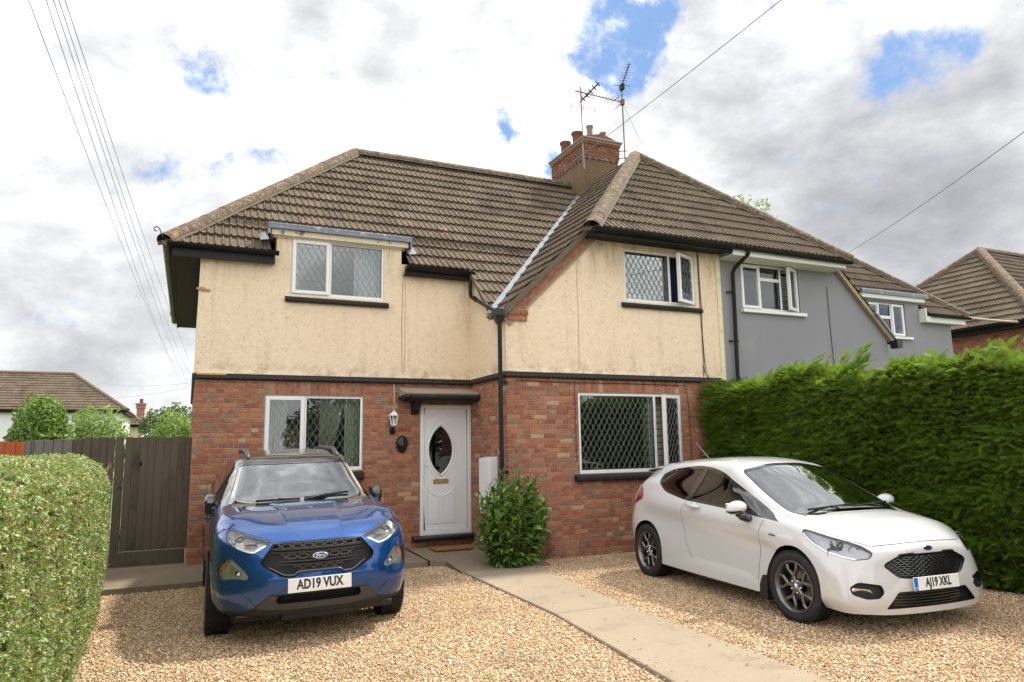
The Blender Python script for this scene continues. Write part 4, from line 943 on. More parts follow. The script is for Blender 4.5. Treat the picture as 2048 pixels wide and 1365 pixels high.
for x0, x1 in ((-1.6, .55), (.56, 3.19)):
    ap.add([(x0, -1.27+.02*x0, -.045), (x1, -1.27+.02*x1, -.045), (x1, .5, -.01), (x0, .5, -.01), (x0, -1.27+.02*x0, -.18), (x1, -1.27+.02*x1, -.18)], [(0, 1, 2, 3), (0, 4, 5, 1)])
struct('pavement', ap, m_apron)
struct('pavement', MB().box(-3, .5, -.1, 0, 9, -.012), m_apron)
# road and verge behind the camera
struct('road', MB().add([(-200, -24, GZ-.03), (200, -24, GZ-.03), (200, -17.5, GZ-.03), (-200, -17.5, GZ-.03)], [(0, 1, 2, 3)]), simple('asphalt', (.05,.05,.05), .9, var=.3, vs=30, bs=.4))
struct('pavement', MB().box(-200, -17.5, GZ-.05, 200, -15.3, GZ+.02), m_conc)

# ================================================================== planting
def leafmat(name, cols, rough=.45, trans=.35, spec=.5, tip=None, patch=()):
    def b(gg):
        q = rnd(gg); n = len(cols); c = gg.ramp(q, [(i/n, cc) for i, cc in enumerate(cols)], 'CONSTANT')
        if tip is not None:
            a = gg.n('ShaderNodeAttribute', attribute_name='tip'); c = gg.mix(a.outputs['Fac'], c, tip, 'MIX')
        g_ = gg.n('ShaderNodeNewGeometry')
        for (sc_, lo_, hi_, amt_, col_) in patch: c = gg.mix(gg.math('MULTIPLY', gg.smooth(gg.noise(g_.outputs['Position'], sc_, 5, .65), lo_, hi_), amt_), c, col_)
        c2 = gg.mix(gg.math('MULTIPLY', g_.outputs['Backfacing'], .35), c, gg.mix(.5, c, (.35, .42, .22)))
        p = gg.n('ShaderNodeBsdfPrincipled'); gg.l(c2, p.inputs['Base Color']); p.inputs['Roughness'].default_value = rough; p.inputs['Specular IOR Level'].default_value = spec
        t = gg.n('ShaderNodeBsdfTranslucent'); gg.l(gg.mix(.3, c, (.35, .45, .04)), t.inputs[0]); mx = gg.n('ShaderNodeMixShader'); mx.inputs[0].default_value = trans
        gg.l(p.outputs[0], mx.inputs[1]); gg.l(t.outputs[0], mx.inputs[2]); return mx.outputs[0]
    return M(name, b)
m_privet = leafmat('privet_leaf', [(.16,.25,.05), (.23,.33,.065), (.10,.185,.035), (.33,.40,.13), (.19,.29,.065), (.38,.37,.09), (.30,.38,.20), (.32,.21,.09), (.14,.24,.055), (.42,.46,.27)], .42, .30, .55, patch=((2.2, .52, .66, .5, (.36,.33,.08)), (3.5, .58, .68, .5, (.10,.13,.03)), (9, .62, .70, .6, (.27,.17,.09))))
m_ley = leafmat('conifer_leaf', [(.085,.19,.014), (.115,.235,.018), (.06,.14,.012), (.17,.31,.022), (.10,.21,.016), (.24,.38,.028), (.075,.16,.013), (.13,.17,.028)], .6, .38, .25, tip=(.30,.44,.035), patch=((1.1, .50, .66, .55, (.17,.26,.02)), (1.9, .54, .66, .35, (.045,.09,.012)), (4.5, .60, .70, .7, (.15,.085,.035))))
m_laurel = leafmat('laurel_leaf', [(.06,.16,.018), (.09,.22,.024), (.045,.12,.014), (.15,.30,.03), (.08,.19,.02), (.24,.39,.04), (.06,.15,.02)], .22, .22, .6)
m_twig = simple('twig_bark', (.10,.065,.04), .9, var=.3, bs=.3)
m_bush1 = leafmat('bright_bush_leaf', [(.12,.24,.02), (.18,.32,.03), (.07,.16,.015), (.24,.38,.04), (.10,.20,.02), (.045,.10,.012)], .5, .35, .4)
m_bush2 = leafmat('pale_bush_leaf', [(.17,.30,.05), (.24,.37,.07), (.12,.23,.035), (.28,.40,.10)], .5, .4, .4)
m_bush3 = leafmat('dark_tree_leaf', [(.04,.085,.02), (.065,.12,.025), (.05,.10,.02), (.09,.15,.035)], .5, .3, .4)
def leaf_mb(mb, base, d, n, L, Wd, fold=.25, m=0, curl=.15, segs=3, r=0):
    """a pointed, folded leaf from base along d, with face normal near n"""
    d = Vector(d).normalized(); s_ = d.cross(Vector(n)).normalized(); n = s_.cross(d); base = Vector(base); vs = []
    for i in range(segs+1):
        t = i/segs; w = Wd*.5*(sin(pi*min(1, t*.92+.06))**.8 if i < segs else .02); c = base+d*L*t-n*curl*L*t*t
        vs += [c-s_*w+n*fold*w, c, c+s_*w+n*fold*w]
    fs = []
    for i in range(segs): a = i*3; fs += [(a, a+1, a+4, a+3), (a+1, a+2, a+5, a+4)]
    mb.cr = r; mb.add(vs, fs)
def sprig(seed):
    r_ = random.Random(seed); mb = MB(); q = .035
    mb.tube([(0, 0, -.02), (r_.uniform(-.006, .006), r_.uniform(-.006, .006), q)], .0012, 3, cap=False); nt = len(mb.f)
    for i in range(9):
        z = q*(i/8)-.004; a = i*2.4+seed; el = r_.uniform(.0, 1.1); d = (cos(a)*cos(el), sin(a)*cos(el), sin(el))
        leaf_mb(mb, (0, 0, z), d, (r_.uniform(-.5, .5), r_.uniform(-.5, .5), 1), r_.uniform(.016, .027), r_.uniform(.010, .015), segs=2, r=r_.random()*.25+.001)
    mb.m = [1]*nt+[0]*(len(mb.f)-nt); return mb.mesh('sprig', [m_privet, m_twig])
SPR = [sprig(i) for i in range(8)]
def surf_noise(P, k=1.3, a=.04):
    from mathutils import noise as mn
    return np.array([mn.noise(Vector(p)*k)*a+mn.noise(Vector(p)*k*3.1)*a*.4 for p in P])
# clipped privet hedge on the left
hl = thing('privet_hedge', 'clipped small-leaved hedge with rounded top at the left edge of the gravel drive', 'hedge', (-1.6, -4, GZ))
def hedge_section(y):                              # cross-section: face x, top z
    fx = np.interp(y, [-7.5, -4.6, -2.6, -1.2, -.80], [-.73, -.75, -.83, -.96, -1.2]); return fx, 1.50
def hedge_pts(n):
    P = []; Nn = []
    for i in range(n):
        y = -8.5+7.72*rng.random(); fx, tz = hedge_section(y); r = .34; L1 = tz-r+.1; L2 = r*pi/2; L3 = 1.2; q = rng.random()*(L1+L2+L3)
        if q < L1: z = -.10+q; bul = .05*sin(pi*min(1, (z+.1)/1.5)); P.append((fx-.04+bul, y, z)); Nn.append((1, 0, .1))
        elif q < L1+L2: a = (q-L1)/r; P.append((fx-r+r*cos(a), y, tz-r+r*sin(a))); Nn.append((cos(a), 0, sin(a)))
        else: P.append((fx-r-(q-L1-L2), y, tz)); Nn.append((0, 0, 1))
    for i in range(n//9):                          # rounded far end
        x = -1.1-rng.random()*1.2; z = -.1+rng.random()*1.55; P.append((x, -.80+.02*rng.random(), z)); Nn.append((0, 1, 0))
    return np.array(P), np.array(Nn)
P, Nn = hedge_pts(46000); P = P+Nn*(surf_noise(P, 2.2, .05)[:, None]+rng.uniform(-.05, .012, (len(P), 1)))
dirs = Nn*.9+rng.normal(0, .55, Nn.shape); pts_obj('foliage', P, euler_from(dirs, rng.uniform(0, 6.28, len(P))), rng.uniform(.62, 1.22, len(P)), SPR, parent=hl, kind='stuff')
mb = MB(); ys = [-8.6, -4.6, -2.6, -1.3, -.98]; rg = []
for y in ys:
    fx, tz = hedge_section(y); fx -= .085; tz -= .07; rg += [(fx, y, GZ), (fx, y, tz-.32), (fx-.12, y, tz-.08), (fx-.35, y, tz), (-2.4, y, tz), (-2.4, y, GZ)]
mb.add(rg, [(i*6+k, i*6+(k+1) % 6, (i+1)*6+(k+1) % 6, (i+1)*6+k) for i in range(4) for k in range(6)]+[(0, 1, 2, 3, 4, 5), tuple(24+k for k in range(6))])
mb.build('branch_core', simple('hedge_core', (.035,.04,.015), .95, var=.4, vs=30, bs=.6), hl)
tw = MB()
for i in range(260):
    y = random.uniform(-6.5, -.9); fx, tz = hedge_section(y); z = random.uniform(0, 1.4); p = Vector((fx+.0, y, z)); d = Vector((random.uniform(.0, .4), random.uniform(-1, 1), random.uniform(-.2, 1))).normalized()
    tw.tube([p, p+d*random.uniform(.04, .12)], .0014, 3, cap=False)
tw.build('twig', simple('pale_twig', (.36,.25,.15), .9, bs=0), hl, kind='stuff')
# tall conifer hedge on the right
def spray(seed):
    r_ = random.Random(seed+50); V_ = []; F_ = []; T_ = []
    def blade(a, b, w, t):
        a, b = Vector(a), Vector(b); s_ = (b-a).cross(Vector((0, .25, 1))).normalized()*w; o = len(V_); V_.extend([a-s_, a+s_, b+s_*.3, b-s_*.3]); F_.append((o, o+1, o+2, o+3)); T_.append(t)
    L = .24
    for i in range(15):
        t = i/14; c = Vector((0, 0, 0)).lerp(Vector((L, 0, -.25*L*t)), t)
        for sg in (-1, 1):
            l2 = .105*(1-.72*t)*r_.uniform(.8, 1.15); a = sg*(.75-.25*t)+r_.uniform(-.1, .1); e = c+Vector((cos(a)*l2, sin(a)*l2, r_.uniform(-.012, .02)))
            blade(c, e, .0032, .15+.55*t)
            for k in range(1, 5):
                q = c.lerp(e, k/4.6); l3 = l2*.36*(1-.13*k)
                for s3 in (-1, 1):
                    b2 = a+s3*.62; blade(q, q+Vector((cos(b2)*l3, sin(b2)*l3, r_.uniform(-.006, .006))), .0026, .25+.5*t+.06*k)
    blade((-.03, 0, 0), (L, 0, -.06), .003, .4)
    me = bpy.data.meshes.new('spray'); me.from_pydata([tuple(v) for v in V_], [], F_); me.materials.append(m_ley)
    at = me.attributes.new('tip', 'FLOAT', 'FACE'); at.data.foreach_set('value', [max(0, min(1, (t-.35)*.75)) for t in T_]); return me
SPY = [spray(i) for i in range(6)]
hr = thing('conifer_hedge', 'tall feathery dark green conifer hedge between the brick wall and the right edge', 'hedge', (8.8, -6, GZ))
from mathutils import noise as mn_
nH = 46000; P = []; Q = []; Sx = []
for i in range(nH):
    y = -1.62-rng.random()*9.2; u = rng.random()
    fx = float(np.interp(y, [-9, -6, -3, -1.9, -1.5], [8.50, 8.32, 8.12, 8.02, 8.12])); tz = 2.48+.06*sin(y*3.1)+.05*sin(y*7.3+1)-.012*max(0, -y-4.5)
    if u < .84: z = -.08+rng.random()*(tz+.08); x = fx-.06*sin(z*2.1+y*2)+.10*(z < .3); nv_ = Vector((-1, 0, .12))
    else: z = tz; x = fx+rng.random()*1.0; nv_ = Vector((-.25, 0, 1))
    if z > tz-.2: x += .12*((z-tz+.2)/.2)**2
    lump = mn_.noise(Vector((0, y*1.9, z*4.2)))*.10+mn_.noise(Vector((3, y*5, z*9)))*.06
    dep = rng.random()**1.5*.10; p = Vector((x, y, z))+nv_*(lump-dep)
    d = Vector((-.62, -.25+rng.normal(0, .62), .20+rng.normal(0, .17))) if u < .84 else Vector((rng.normal(-.2, .5), rng.normal(-.1, .5), .9))
    P.append(p); Q.append(d); Sx.append(.46+.42*rng.random())
for (yy, zz, k) in ((-2.75, 2.55, 60), (-3.35, 2.6, 70), (-4.1, 2.62, 50), (-5.55, 2.5, 20), (-6.35, 2.50, 26), (-6.75, 2.42, 14)):    # wispy leaders standing above the top
    for i in range(k):
        t = rng.random(); P.append(Vector((8.35+.1*rng.normal(), yy-.45*t*(1 if yy > -5 else .1)+.05*rng.normal(), zz-.1+.33*t*rng.random()))); Q.append(Vector((-.1+.3*rng.normal(), -.9+.4*rng.normal() if yy > -5 else .6*rng.normal(), .6+.3*rng.normal()))); Sx.append(.55+.4*rng.random())
Rr = np.zeros((len(P), 3))
for i, d in enumerate(Q):
    q_ = d.normalized().to_track_quat('X', 'Z') @ Euler((rng.normal(0, .38), 0, 0)).to_quaternion(); Rr[i] = q_.to_euler()
pts_obj('foliage', np.array([tuple(p) for p in P]), Rr, Sx, SPY, parent=hr, kind='stuff')
mb = MB(); mb.prism([(8.34, GZ), (8.26, 2.24), (8.5, 2.36), (9.5, 2.36), (9.5, GZ)], lambda a, b, t: (a+.07*(-1.75-t)/2.4 if a < 8.6 else a, t, b), -1.75, -11.2); mb.build('branch_core', simple('conifer_core', (.022,.026,.010), .95, var=.5, vs=20, bs=.8, bscale=20, bd=.03), hr)
tw = MB()
for i in range(60):
    y = random.uniform(-9, -5.4); p = Vector((8.25, y, random.uniform(-.1, .5))); tw.tube([p, p+Vector((random.uniform(-.05, .02), random.uniform(-.2, .2), random.uniform(.1, .5)))], random.uniform(.002, .006), 4, cap=False)
tw.build('bare_stem', m_twig, hr, kind='stuff')
# laurel bush at the corner of the bay
lb = thing('laurel_bush', 'glossy large-leaved green bush beside the path below the black downpipe', 'bush', (4.24, -1.86, GZ))
st_ = MB(); LV = []
for i in range(165):
    a = i*2.4; rr = .50*math.sqrt(random.random()); hgt = 1.38*(1-(rr/.56)**2*.36)*random.uniform(.45, 1.0)
    top = Vector((4.24+cos(a)*rr*1.06, -1.86+sin(a)*rr*.80, GZ+hgt)); bs_ = Vector((4.24+cos(a)*rr*.45, -1.86+sin(a)*rr*.35, GZ)); md = bs_.lerp(top, .6)+Vector((cos(a), sin(a), 0))*.05; st_.tube([bs_, md, top], [.007, .005, .003], 5, cap=False)
    nl = 10+int(hgt*8)
    for k in range(nl):
        t = .06+.94*k/(nl-1); c = (bs_.lerp(md, t/.6) if t < .6 else md.lerp(top, (t-.6)/.4)); b_ = k*2.4+i; el = .0+1.1*t*t; d = Vector((cos(b_)*cos(el), sin(b_)*cos(el), sin(el)))
        LV.append((c, d, random.uniform(.105, .150)*(1.05-.3*(t > .93)), 0))
st_.build('stem', m_twig, lb, kind='stuff')
LM = []
for v_ in range(4):
    mb = MB(); leaf_mb(mb, (0, 0, 0), (1, 0, 0), (0, 0, 1), 1, .44, fold=.35, curl=.10+.12*v_, segs=5); me = mb.mesh('leaf', m_laurel, True); LM.append((me, mb))
sc = []
for i, (c, d, L, w) in enumerate(LV): out = (c-Vector((4.24, -1.86, .5))).dot(Vector((-.55, -.83, .25))); sc.append((out, i))
sc.sort(reverse=True); top = set(i for _, i in sc[:300]); rest = MB()
for i, (c, d, L, w) in enumerate(LV):
    q_ = d.to_track_quat('X', 'Z') @ Euler((random.gauss(0, .4), random.gauss(0, .15), 0)).to_quaternion(); me, mb = LM[i % 4]
    if i in top:
        o = bpy.data.objects.new('leaf', me); COL.objects.link(o); o.parent = lb; o.matrix_parent_inverse = lb.matrix_basis.inverted(); o.location = c; o.rotation_euler = q_.to_euler(); o.scale = (L, L, L)
    else:
        rest.cr = random.random(); m_ = Matrix.Translation(c) @ q_.to_matrix().to_4x4() @ Matrix.Scale(L, 4); rest.add([m_ @ Vector(v) for v in mb.v], mb.f)
rest.build('leaf', m_laurel, lb, smooth=True, kind='stuff')
mb = MB()
for i in range(170):
    a = random.uniform(0, 6.28); p = Vector((4.86+random.gauss(0, .06), -1.68+random.gauss(0, .05), random.uniform(-.1, .3))); d = Vector((cos(a)*.5+.25, sin(a)*.5-.25, random.uniform(.1, 1.2))).normalized(); L = random.uniform(.06, .20)
    mb.tube([p, p+d*L*.5+Vector((0, 0, .01)), p+d*L], [.003, .002, .001], 4, cap=False)
tag(mb.build('dead_shrub', simple('dry_twigs', (.17,.105,.07), .9, var=.4, bs=0)), 'dry brown leafless shrub at the foot of the brick wall right of the laurel', 'shrub')
# leafy crowns further away
def crown(name, mat, parent, blobs_, n, ls, seed=0, flat=.75):
    r = np.random.default_rng(seed); V_ = np.zeros((n, 4, 3)); w = np.array([b[1][0]*b[1][1] for b in blobs_]); idx = r.choice(len(blobs_), n, p=w/w.sum())
    C_ = np.array([b[0] for b in blobs_])[idx]; R_ = np.array([b[1] for b in blobs_])[idx]
    d = r.normal(size=(n, 3)); d /= np.linalg.norm(d, axis=1)[:, None]; k = 1-.45*r.random(n)**2.2
    lum = np.array([mn_.noise(Vector(q*2.6)+Vector((seed, i_, 0))) for q, i_ in zip(d, idx)]); k = k*(1+.30*lum)
    c = C_+d*R_*k[:, None]; nn = d*.8+r.normal(size=(n, 3))*.6; nn /= np.linalg.norm(nn, axis=1)[:, None]; t = np.cross(nn, r.normal(size=(n, 3))); t /= np.linalg.norm(t, axis=1)[:, None]; b = np.cross(nn, t)
    s_ = (ls*r.uniform(.6, 1.3, n))[:, None]
    V_[:, 0] = c-t*s_; V_[:, 1] = c+b*s_*.42+nn*s_*.12; V_[:, 2] = c+t*s_; V_[:, 3] = c-b*s_*.42+nn*s_*.12
    me = bpy.data.meshes.new(name); me.vertices.add(n*4); me.vertices.foreach_set('co', V_.ravel()); me.loops.add(n*4); me.loops.foreach_set('vertex_index', np.arange(n*4)); me.polygons.add(n); me.polygons.foreach_set('loop_start', np.arange(0, n*4, 4)); me.update(calc_edges=True); me.validate()
    me.materials.append(mat); at = me.attributes.new('rnd', 'FLOAT', 'FACE'); at.data.foreach_set('value', r.random(n).astype(np.float32)); return link(name, me, parent, kind='stuff')
def trunk(parent, base, top, r, mat=None, limbs=()):
    mb = MB(); base, top = Vector(base), Vector(top); mb.tube([base, base.lerp(top, .5)+Vector((.05, .02, 0)), top], [r, r*.75, r*.4], 8)
    for q in limbs: mb.tube([base.lerp(top, .55), (base.lerp(top, .8)+Vector(q))/2, Vector(q)], [r*.5, r*.3, r*.12], 6)
    return mb.build('trunk', mat or m_twig, parent, smooth=True)
def tree(name, label, cat, base, blobs_, n, ls, mat, seed, tr=.1, group=None):
    t = thing(name, label, cat, base, group); c0 = max(blobs_, key=lambda b: b[0][2])[0]; trunk(t, base, (c0[0], c0[1], c0[2]), tr, limbs=[b[0] for b in blobs_]); crown('crown', mat, t, blobs_, n, ls, seed); return t
tree('shrub', 'rounded bright green bush behind the grey fence below the brown roof', 'bush', (-3.45, 10, GZ), [((-3.5, 10, 2.0), (.62, .7, .95)), ((-3.15, 10, 1.4), (.55, .6, 1.0)), ((-3.85, 10, 1.2), (.45, .6, 1.1)), ((-3.35, 9.8, 2.45), (.42, .4, .55))], 9000, .060, m_bush1, 3)
tree('shrub', 'lighter yellow-green bush just right of the rounded dark bush', 'bush', (-2.2, 11, GZ), [((-2.35, 11, 1.75), (.60, .6, 1.05)), ((-1.95, 11.3, 1.6), (.50, .5, 1.1)), ((-2.7, 11.2, 1.9), (.4, .5, .85))], 7000, .050, m_bush2, 4)
tree('tree', 'dark drooping foliage at the left edge in front of the white wall', 'tree', (-5.3, 9, GZ), [((-4.75, 9, 2.1), (.42, .5, .45)), ((-5.2, 9, 2.5), (.5, .5, .6))], 1800, .07, m_bush3, 5, .06)
tree('shrub', 'low pale green bush above the wooden gate', 'bush', (-.55, 30, GZ), [((-.75, 30, 2.1), (1.0, .8, 1.5)), ((.1, 30, 1.9), (.8, .8, 1.3)), ((-1.3, 30, 1.7), (.7, .8, 1.2))], 8000, .085, m_bush2, 6)
tree('tree', 'distant dark green tree behind the pale bush above the gate', 'tree', (-.7, 42, GZ), [((-.9, 42, 3.1), (1.4, 1.2, 1.6)), ((-2.2, 42, 3.0), (.9, 1, 1.4)), ((.6, 43, 2.9), (1.2, 1, 1.3))], 7000, .12, m_bush3, 7)
t = thing('creeper', 'small leafy shoots poking over the top of the wooden gate', 'climber', (-.95, .9, 1.7)); crown('crown', m_bush2, t, [((-.98, .9, 1.80), (.05, .05, .06)), ((-.93, .9, 1.84), (.05, .04, .03)), ((-.9, .95, 1.72), (.04, .04, .08))], 90, .018, 9)
tb = thing('tree', 'leafy treetop showing above the tiled roof ridge right of the chimney', 'tree', (20.2, 9, GZ)); trunk(tb, (20.2, 9, GZ), (20.1, 9, 9.2), .2, limbs=[(19.1, 9, 10.8), (19.7, 9, 10.7), (20.35, 9, 10.6), (17.5, 9, 11.1)])
crown('crown', m_bush2, tb, [((19.05, 9, 10.98), (.22, .2, .26)), ((19.60, 9, 10.86), (.26, .2, .40)), ((20.22, 9, 10.74), (.32, .25, .42)), ((20.5, 9, 10.98), (.15, .15, .30)), ((17.4, 9, 11.16), (.10, .1, .12)), ((19.7, 9, 9.3), (1.3, 1.2, 1.1))], 1500, .075, 12)
for i, (x, y) in enumerate(((1.55, -5.9), (2.05, -6.25), (.75, -5.55))):
    t = thing('weed', ['small green weed in the gravel below the number plate', 'tiny green weed in the gravel near the bottom edge of the picture', 'small weed in the gravel in front of the blue car tyre'][i], 'weed', (x, y, GZ)); crown('leaves', m_bush2, t, [((x, y, GZ+.02), (.05, .05, .02))], 26, .012, 40+i)
# unseen trees added across the road to darken reflections in panes and paint
for i, (x, y, z, r) in enumerate(((-9, -31, 3.2, 3.0), (-1, -33, 4.0, 3.4), (8, -30, 2.8, 2.6), (17, -34, 4.4, 3.8), (27, -31, 3.4, 3.2), (-20, -34, 4.5, 4))):
    tree('tree', ['broad unseen tree across the road, added for reflections', 'tall round unseen tree across the road, added for reflections', 'small unseen tree opposite the drive, added for reflections', 'tallest spreading unseen tree across the road, added for reflections', 'far right unseen tree across the road, added for reflections', 'far left unseen tree across the road, added for reflections'][i], 'tree', (x, y, GZ), [((x, y, z), (r, r*.8, r*.8)), ((x+r*.5, y, z*.8), (r*.7, r*.6, r*.6)), ((x-r*.6, y, z*.75), (r*.7, r*.6, r*.6))], 2600, .28, m_bush3, 20+i, .25)
# ================================================================== vehicles
def _paint(base, flake=0.0, rough=.3, metal=0.0, dirt=None):
    def b(gg):
        v = gg.n('ShaderNodeTexCoord').outputs['Object']
        c = c4(base)
        if flake: c = gg.mix(gg.math('MULTIPLY', gg.noise(v, 900, 1, .5), flake), base, tuple(min(1, x*2.2+.02) for x in base))
        if dirt:
            sp = gg.n('ShaderNodeSeparateXYZ'); gg.l(v, sp.inputs[0])
            lo = gg.smooth(sp.outputs[2], .62, .18); dn = gg.noise(v, 7, 6, .7)
            c = gg.mix(gg.math('MULTIPLY', gg.math('MULTIPLY', lo, dn), .55), c, dirt)
        return bsdf(gg, c, rough, metal, None, coat=1.0, spec=.5, coat_rough=.02)
    return b
m_blue = M('metallic_blue_paint', _paint((.0005,.050,.20), .3, .25, .75, (.10,.085,.07)))
m_white = M('white_car_paint', _paint((.52,.522,.52), 0, .25, 0, (.42,.36,.28)))
m_roofblk = M('black_roof_paint', _paint((.012,.010,.009), .3, .22, .2))
m_trim = simple('black_car_plastic', (.008,.008,.008), .55, var=.15, bs=.15, bscale=200, bd=.001)
m_trim2 = simple('dark_grey_car_plastic', (.045,.043,.041), .45, .1, var=.1, bs=0)
m_gloss = M('gloss_black_plastic', lambda gg: bsdf(gg, (.008,.008,.009), .12, coat=1))
m_chrome = M('chrome', lambda gg: bsdf(gg, (.72,.72,.74), .12, 1.0))
m_alloy = M('dark_grey_alloy', lambda gg: bsdf(gg, (.17,.165,.165), .32, .85, coat=.5))
m_alloy2 = M('silver_alloy', lambda gg: bsdf(gg, (.35,.35,.36), .3, .9))
m_tyre = simple('tyre_rubber', (.012,.0115,.011), .8, var=.3, vs=20, bs=.2, dark=(.035,.030,.026), dscale=9, dlo=.55, dhi=.75)
m_disc = M('brake_disc', lambda gg: bsdf(gg, (.25,.22,.19), .4, .9))
m_reflector = M('lamp_reflector', lambda gg: bsdf(gg, (.62,.63,.65), .16, 1.0))
m_bowl = M('lamp_housing', lambda gg: bsdf(gg, (.42,.42,.43), .3, .7))
m_bowl2 = M('bright_lamp_housing', lambda gg: bsdf(gg, (.55,.55,.54), .3, .4))
m_amber = M('amber_lens', lambda gg: bsdf(gg, (.75,.25,.04), .15, coat=1))
m_red = M('red_lens', lambda gg: bsdf(gg, (.30,.010,.012), .12, coat=1))
m_plate = simple('white_number_plate', (.76,.755,.73), .35, var=.03, bs=0)
m_ink = simple('black_lettering', (.012,.012,.012), .5, bs=0)
m_emblem = M('emblem_blue', lambda gg: bsdf(gg, (.005,.012,.07), .15, coat=1))
m_cab = simple('car_interior', (.05,.05,.05), .8, bs=0); m_cabl = simple('car_headlining', (.35,.34,.31), .8, bs=0)
m_seam = simple('panel_gap', (.006,.006,.006), .7, bs=0)
def _cglass(tint, dark):
    def b(gg):
        f = gg.n('ShaderNodeFresnel'); f.inputs[0].default_value = 1.55
        tr = gg.n('ShaderNodeBsdfTransparent'); tr.inputs[0].default_value = c4(tint)
        gl = gg.n('ShaderNodeBsdfGlossy'); gl.inputs['Roughness'].default_value = .0
        mx = gg.n('ShaderNodeMixShader'); gg.l(gg.math('MULTIPLY', f.outputs[0], dark, clamp=True), mx.inputs[0]); gg.l(tr.outputs[0], mx.inputs[1]); gg.l(gl.outputs[0], mx.inputs[2]); return mx.outputs[0]
    return b
m_ws = M('windscreen_glass', _cglass((.66,.76,.70), 3.4)); m_sg = M('tinted_side_glass', _cglass((.28,.27,.25), 1.6)); m_lens = M('clear_lamp_lens', _cglass((.92,.93,.94), 1.3))

def cr_resample(P, n):
    """Catmull-Rom through control rows P (k,...,3), n steps per span"""
    P = np.asarray(P, float); k = len(P); out = []
    ext = np.concatenate([2*P[:1]-P[1:2], P, 2*P[-1:]-P[-2:-1]])
    for i in range(k-1):
        p0, p1, p2, p3 = ext[i:i+4]
        for j in range(n):
            t = j/n; m1 = (p2-p0)*.5; m2 = (p3-p1)*.5
            out.append((2*t**3-3*t**2+1)*p1+(t**3-2*t**2+t)*m1+(-2*t**3+3*t**2)*p2+(t**3-t**2)*m2)
    out.append(P[-1]); return np.array(out)
def patch(G_, ni, nj):
    A = cr_resample(G_, ni); B = cr_resample(np.swapaxes(A, 0, 1), nj); return np.swapaxes(B, 0, 1)
def add_patch(bm, A):
    V_ = [[bm.verts.new(Vector(p)) for p in row] for row in A]
    for i in range(len(V_)-1):
        for j in range(len(V_[0])-1):
            try: bm.faces.new((V_[i][j], V_[i+1][j], V_[i+1][j+1], V_[i][j+1]))
            except ValueError: pass
def rounded(poly, r, n=4):
    out = []; k = len(poly)
    for i in range(k):
        p, a, b = Vector(poly[i]), Vector(poly[i-1]), Vector(poly[(i+1) % k]); rr = r if not isinstance(r, (list, tuple)) else r[i]
        if rr <= 0: out.append(tuple(p)); continue
        d1, d2 = (a-p), (b-p); q = min(rr, d1.length*.45, d2.length*.45); s_, e_ = p+d1.normalized()*q, p+d2.normalized()*q
        for j in range(n+1): t = j/n; out.append(tuple(s_*(1-t)**2+p*2*t*(1-t)+e_*t*t))
    return out
def offset(poly, d):
    """grow a polygon (counter-clockwise or clockwise) by d"""
    a = sum(poly[i][0]*poly[(i+1) % len(poly)][1]-poly[(i+1) % len(poly)][0]*poly[i][1] for i in range(len(poly))); sg = 1 if a > 0 else -1; out = []
    for i in range(len(poly)):
        p, q, r = Vector(poly[i-1]), Vector(poly[i]), Vector(poly[(i+1) % len(poly)]); d1 = (q-p); d2 = (r-q)
        n1 = Vector((d1.y, -d1.x)).normalized() if d1.length > 1e-9 else Vector((0, 0)); n2 = Vector((d2.y, -d2.x)).normalized() if d2.length > 1e-9 else n1
        nn = (n1+n2); nn = nn.normalized() if nn.length > 1e-6 else n1; out.append(tuple(q+nn*sg*d))
    return out
def cut(bm, poly, A, B, filt):
    """cut the outline poly, seen in the axes A,B, into the surface; returns the faces inside. filt(center, normal) picks the region"""
    A, B = Vector(A), Vector(B); D = A.cross(B).normalized(); n = len(poly); us = [p[0] for p in poly]; vs = [p[1] for p in poly]; e = .0005
    def bb(f):
        u = [v.co.dot(A) for v in f.verts]; w = [v.co.dot(B) for v in f.verts]
        return max(u) > min(us)-e and min(u) < max(us)+e and max(w) > min(vs)-e and min(w) < max(vs)+e
    for i in range(n):
        p, q = poly[i], poly[(i+1) % n]; d = Vector((q[0]-p[0], q[1]-p[1]))
        if d.length < 1e-6: continue
        lo = (min(p[0], q[0])-.012, max(p[0], q[0])+.012, min(p[1], q[1])-.012, max(p[1], q[1])+.012)
        fs = []
        for f in bm.faces:
            c = f.calc_center_median()
            if not filt(c, f.normal): continue
            u = [v.co.dot(A) for v in f.verts]; w = [v.co.dot(B) for v in f.verts]
            if max(u) < lo[0] or min(u) > lo[1] or max(w) < lo[2] or min(w) > lo[3]: continue
            fs.append(f)
        if not fs: continue
        g_ = list(set(fs) | {e_ for f in fs for e_ in f.edges} | {v for f in fs for v in f.verts})
        co = A*p[0]+B*p[1]; no = (A*d.y-B*d.x).normalized()
        bmesh.ops.bisect_plane(bm, geom=g_, plane_co=co, plane_no=no, dist=1e-5)
    ins = []
    for f in bm.faces:
        c = f.calc_center_median()
        if not filt(c, f.normal): continue
        u, w = c.dot(A), c.dot(B); inside = False; j = n-1
        for i in range(n):
            if (poly[i][1] > w) != (poly[j][1] > w) and u < (poly[j][0]-poly[i][0])*(w-poly[i][1])/(poly[j][1]-poly[i][1])+poly[i][0]: inside = not inside
            j = i
        if inside: ins.append(f)
    return ins
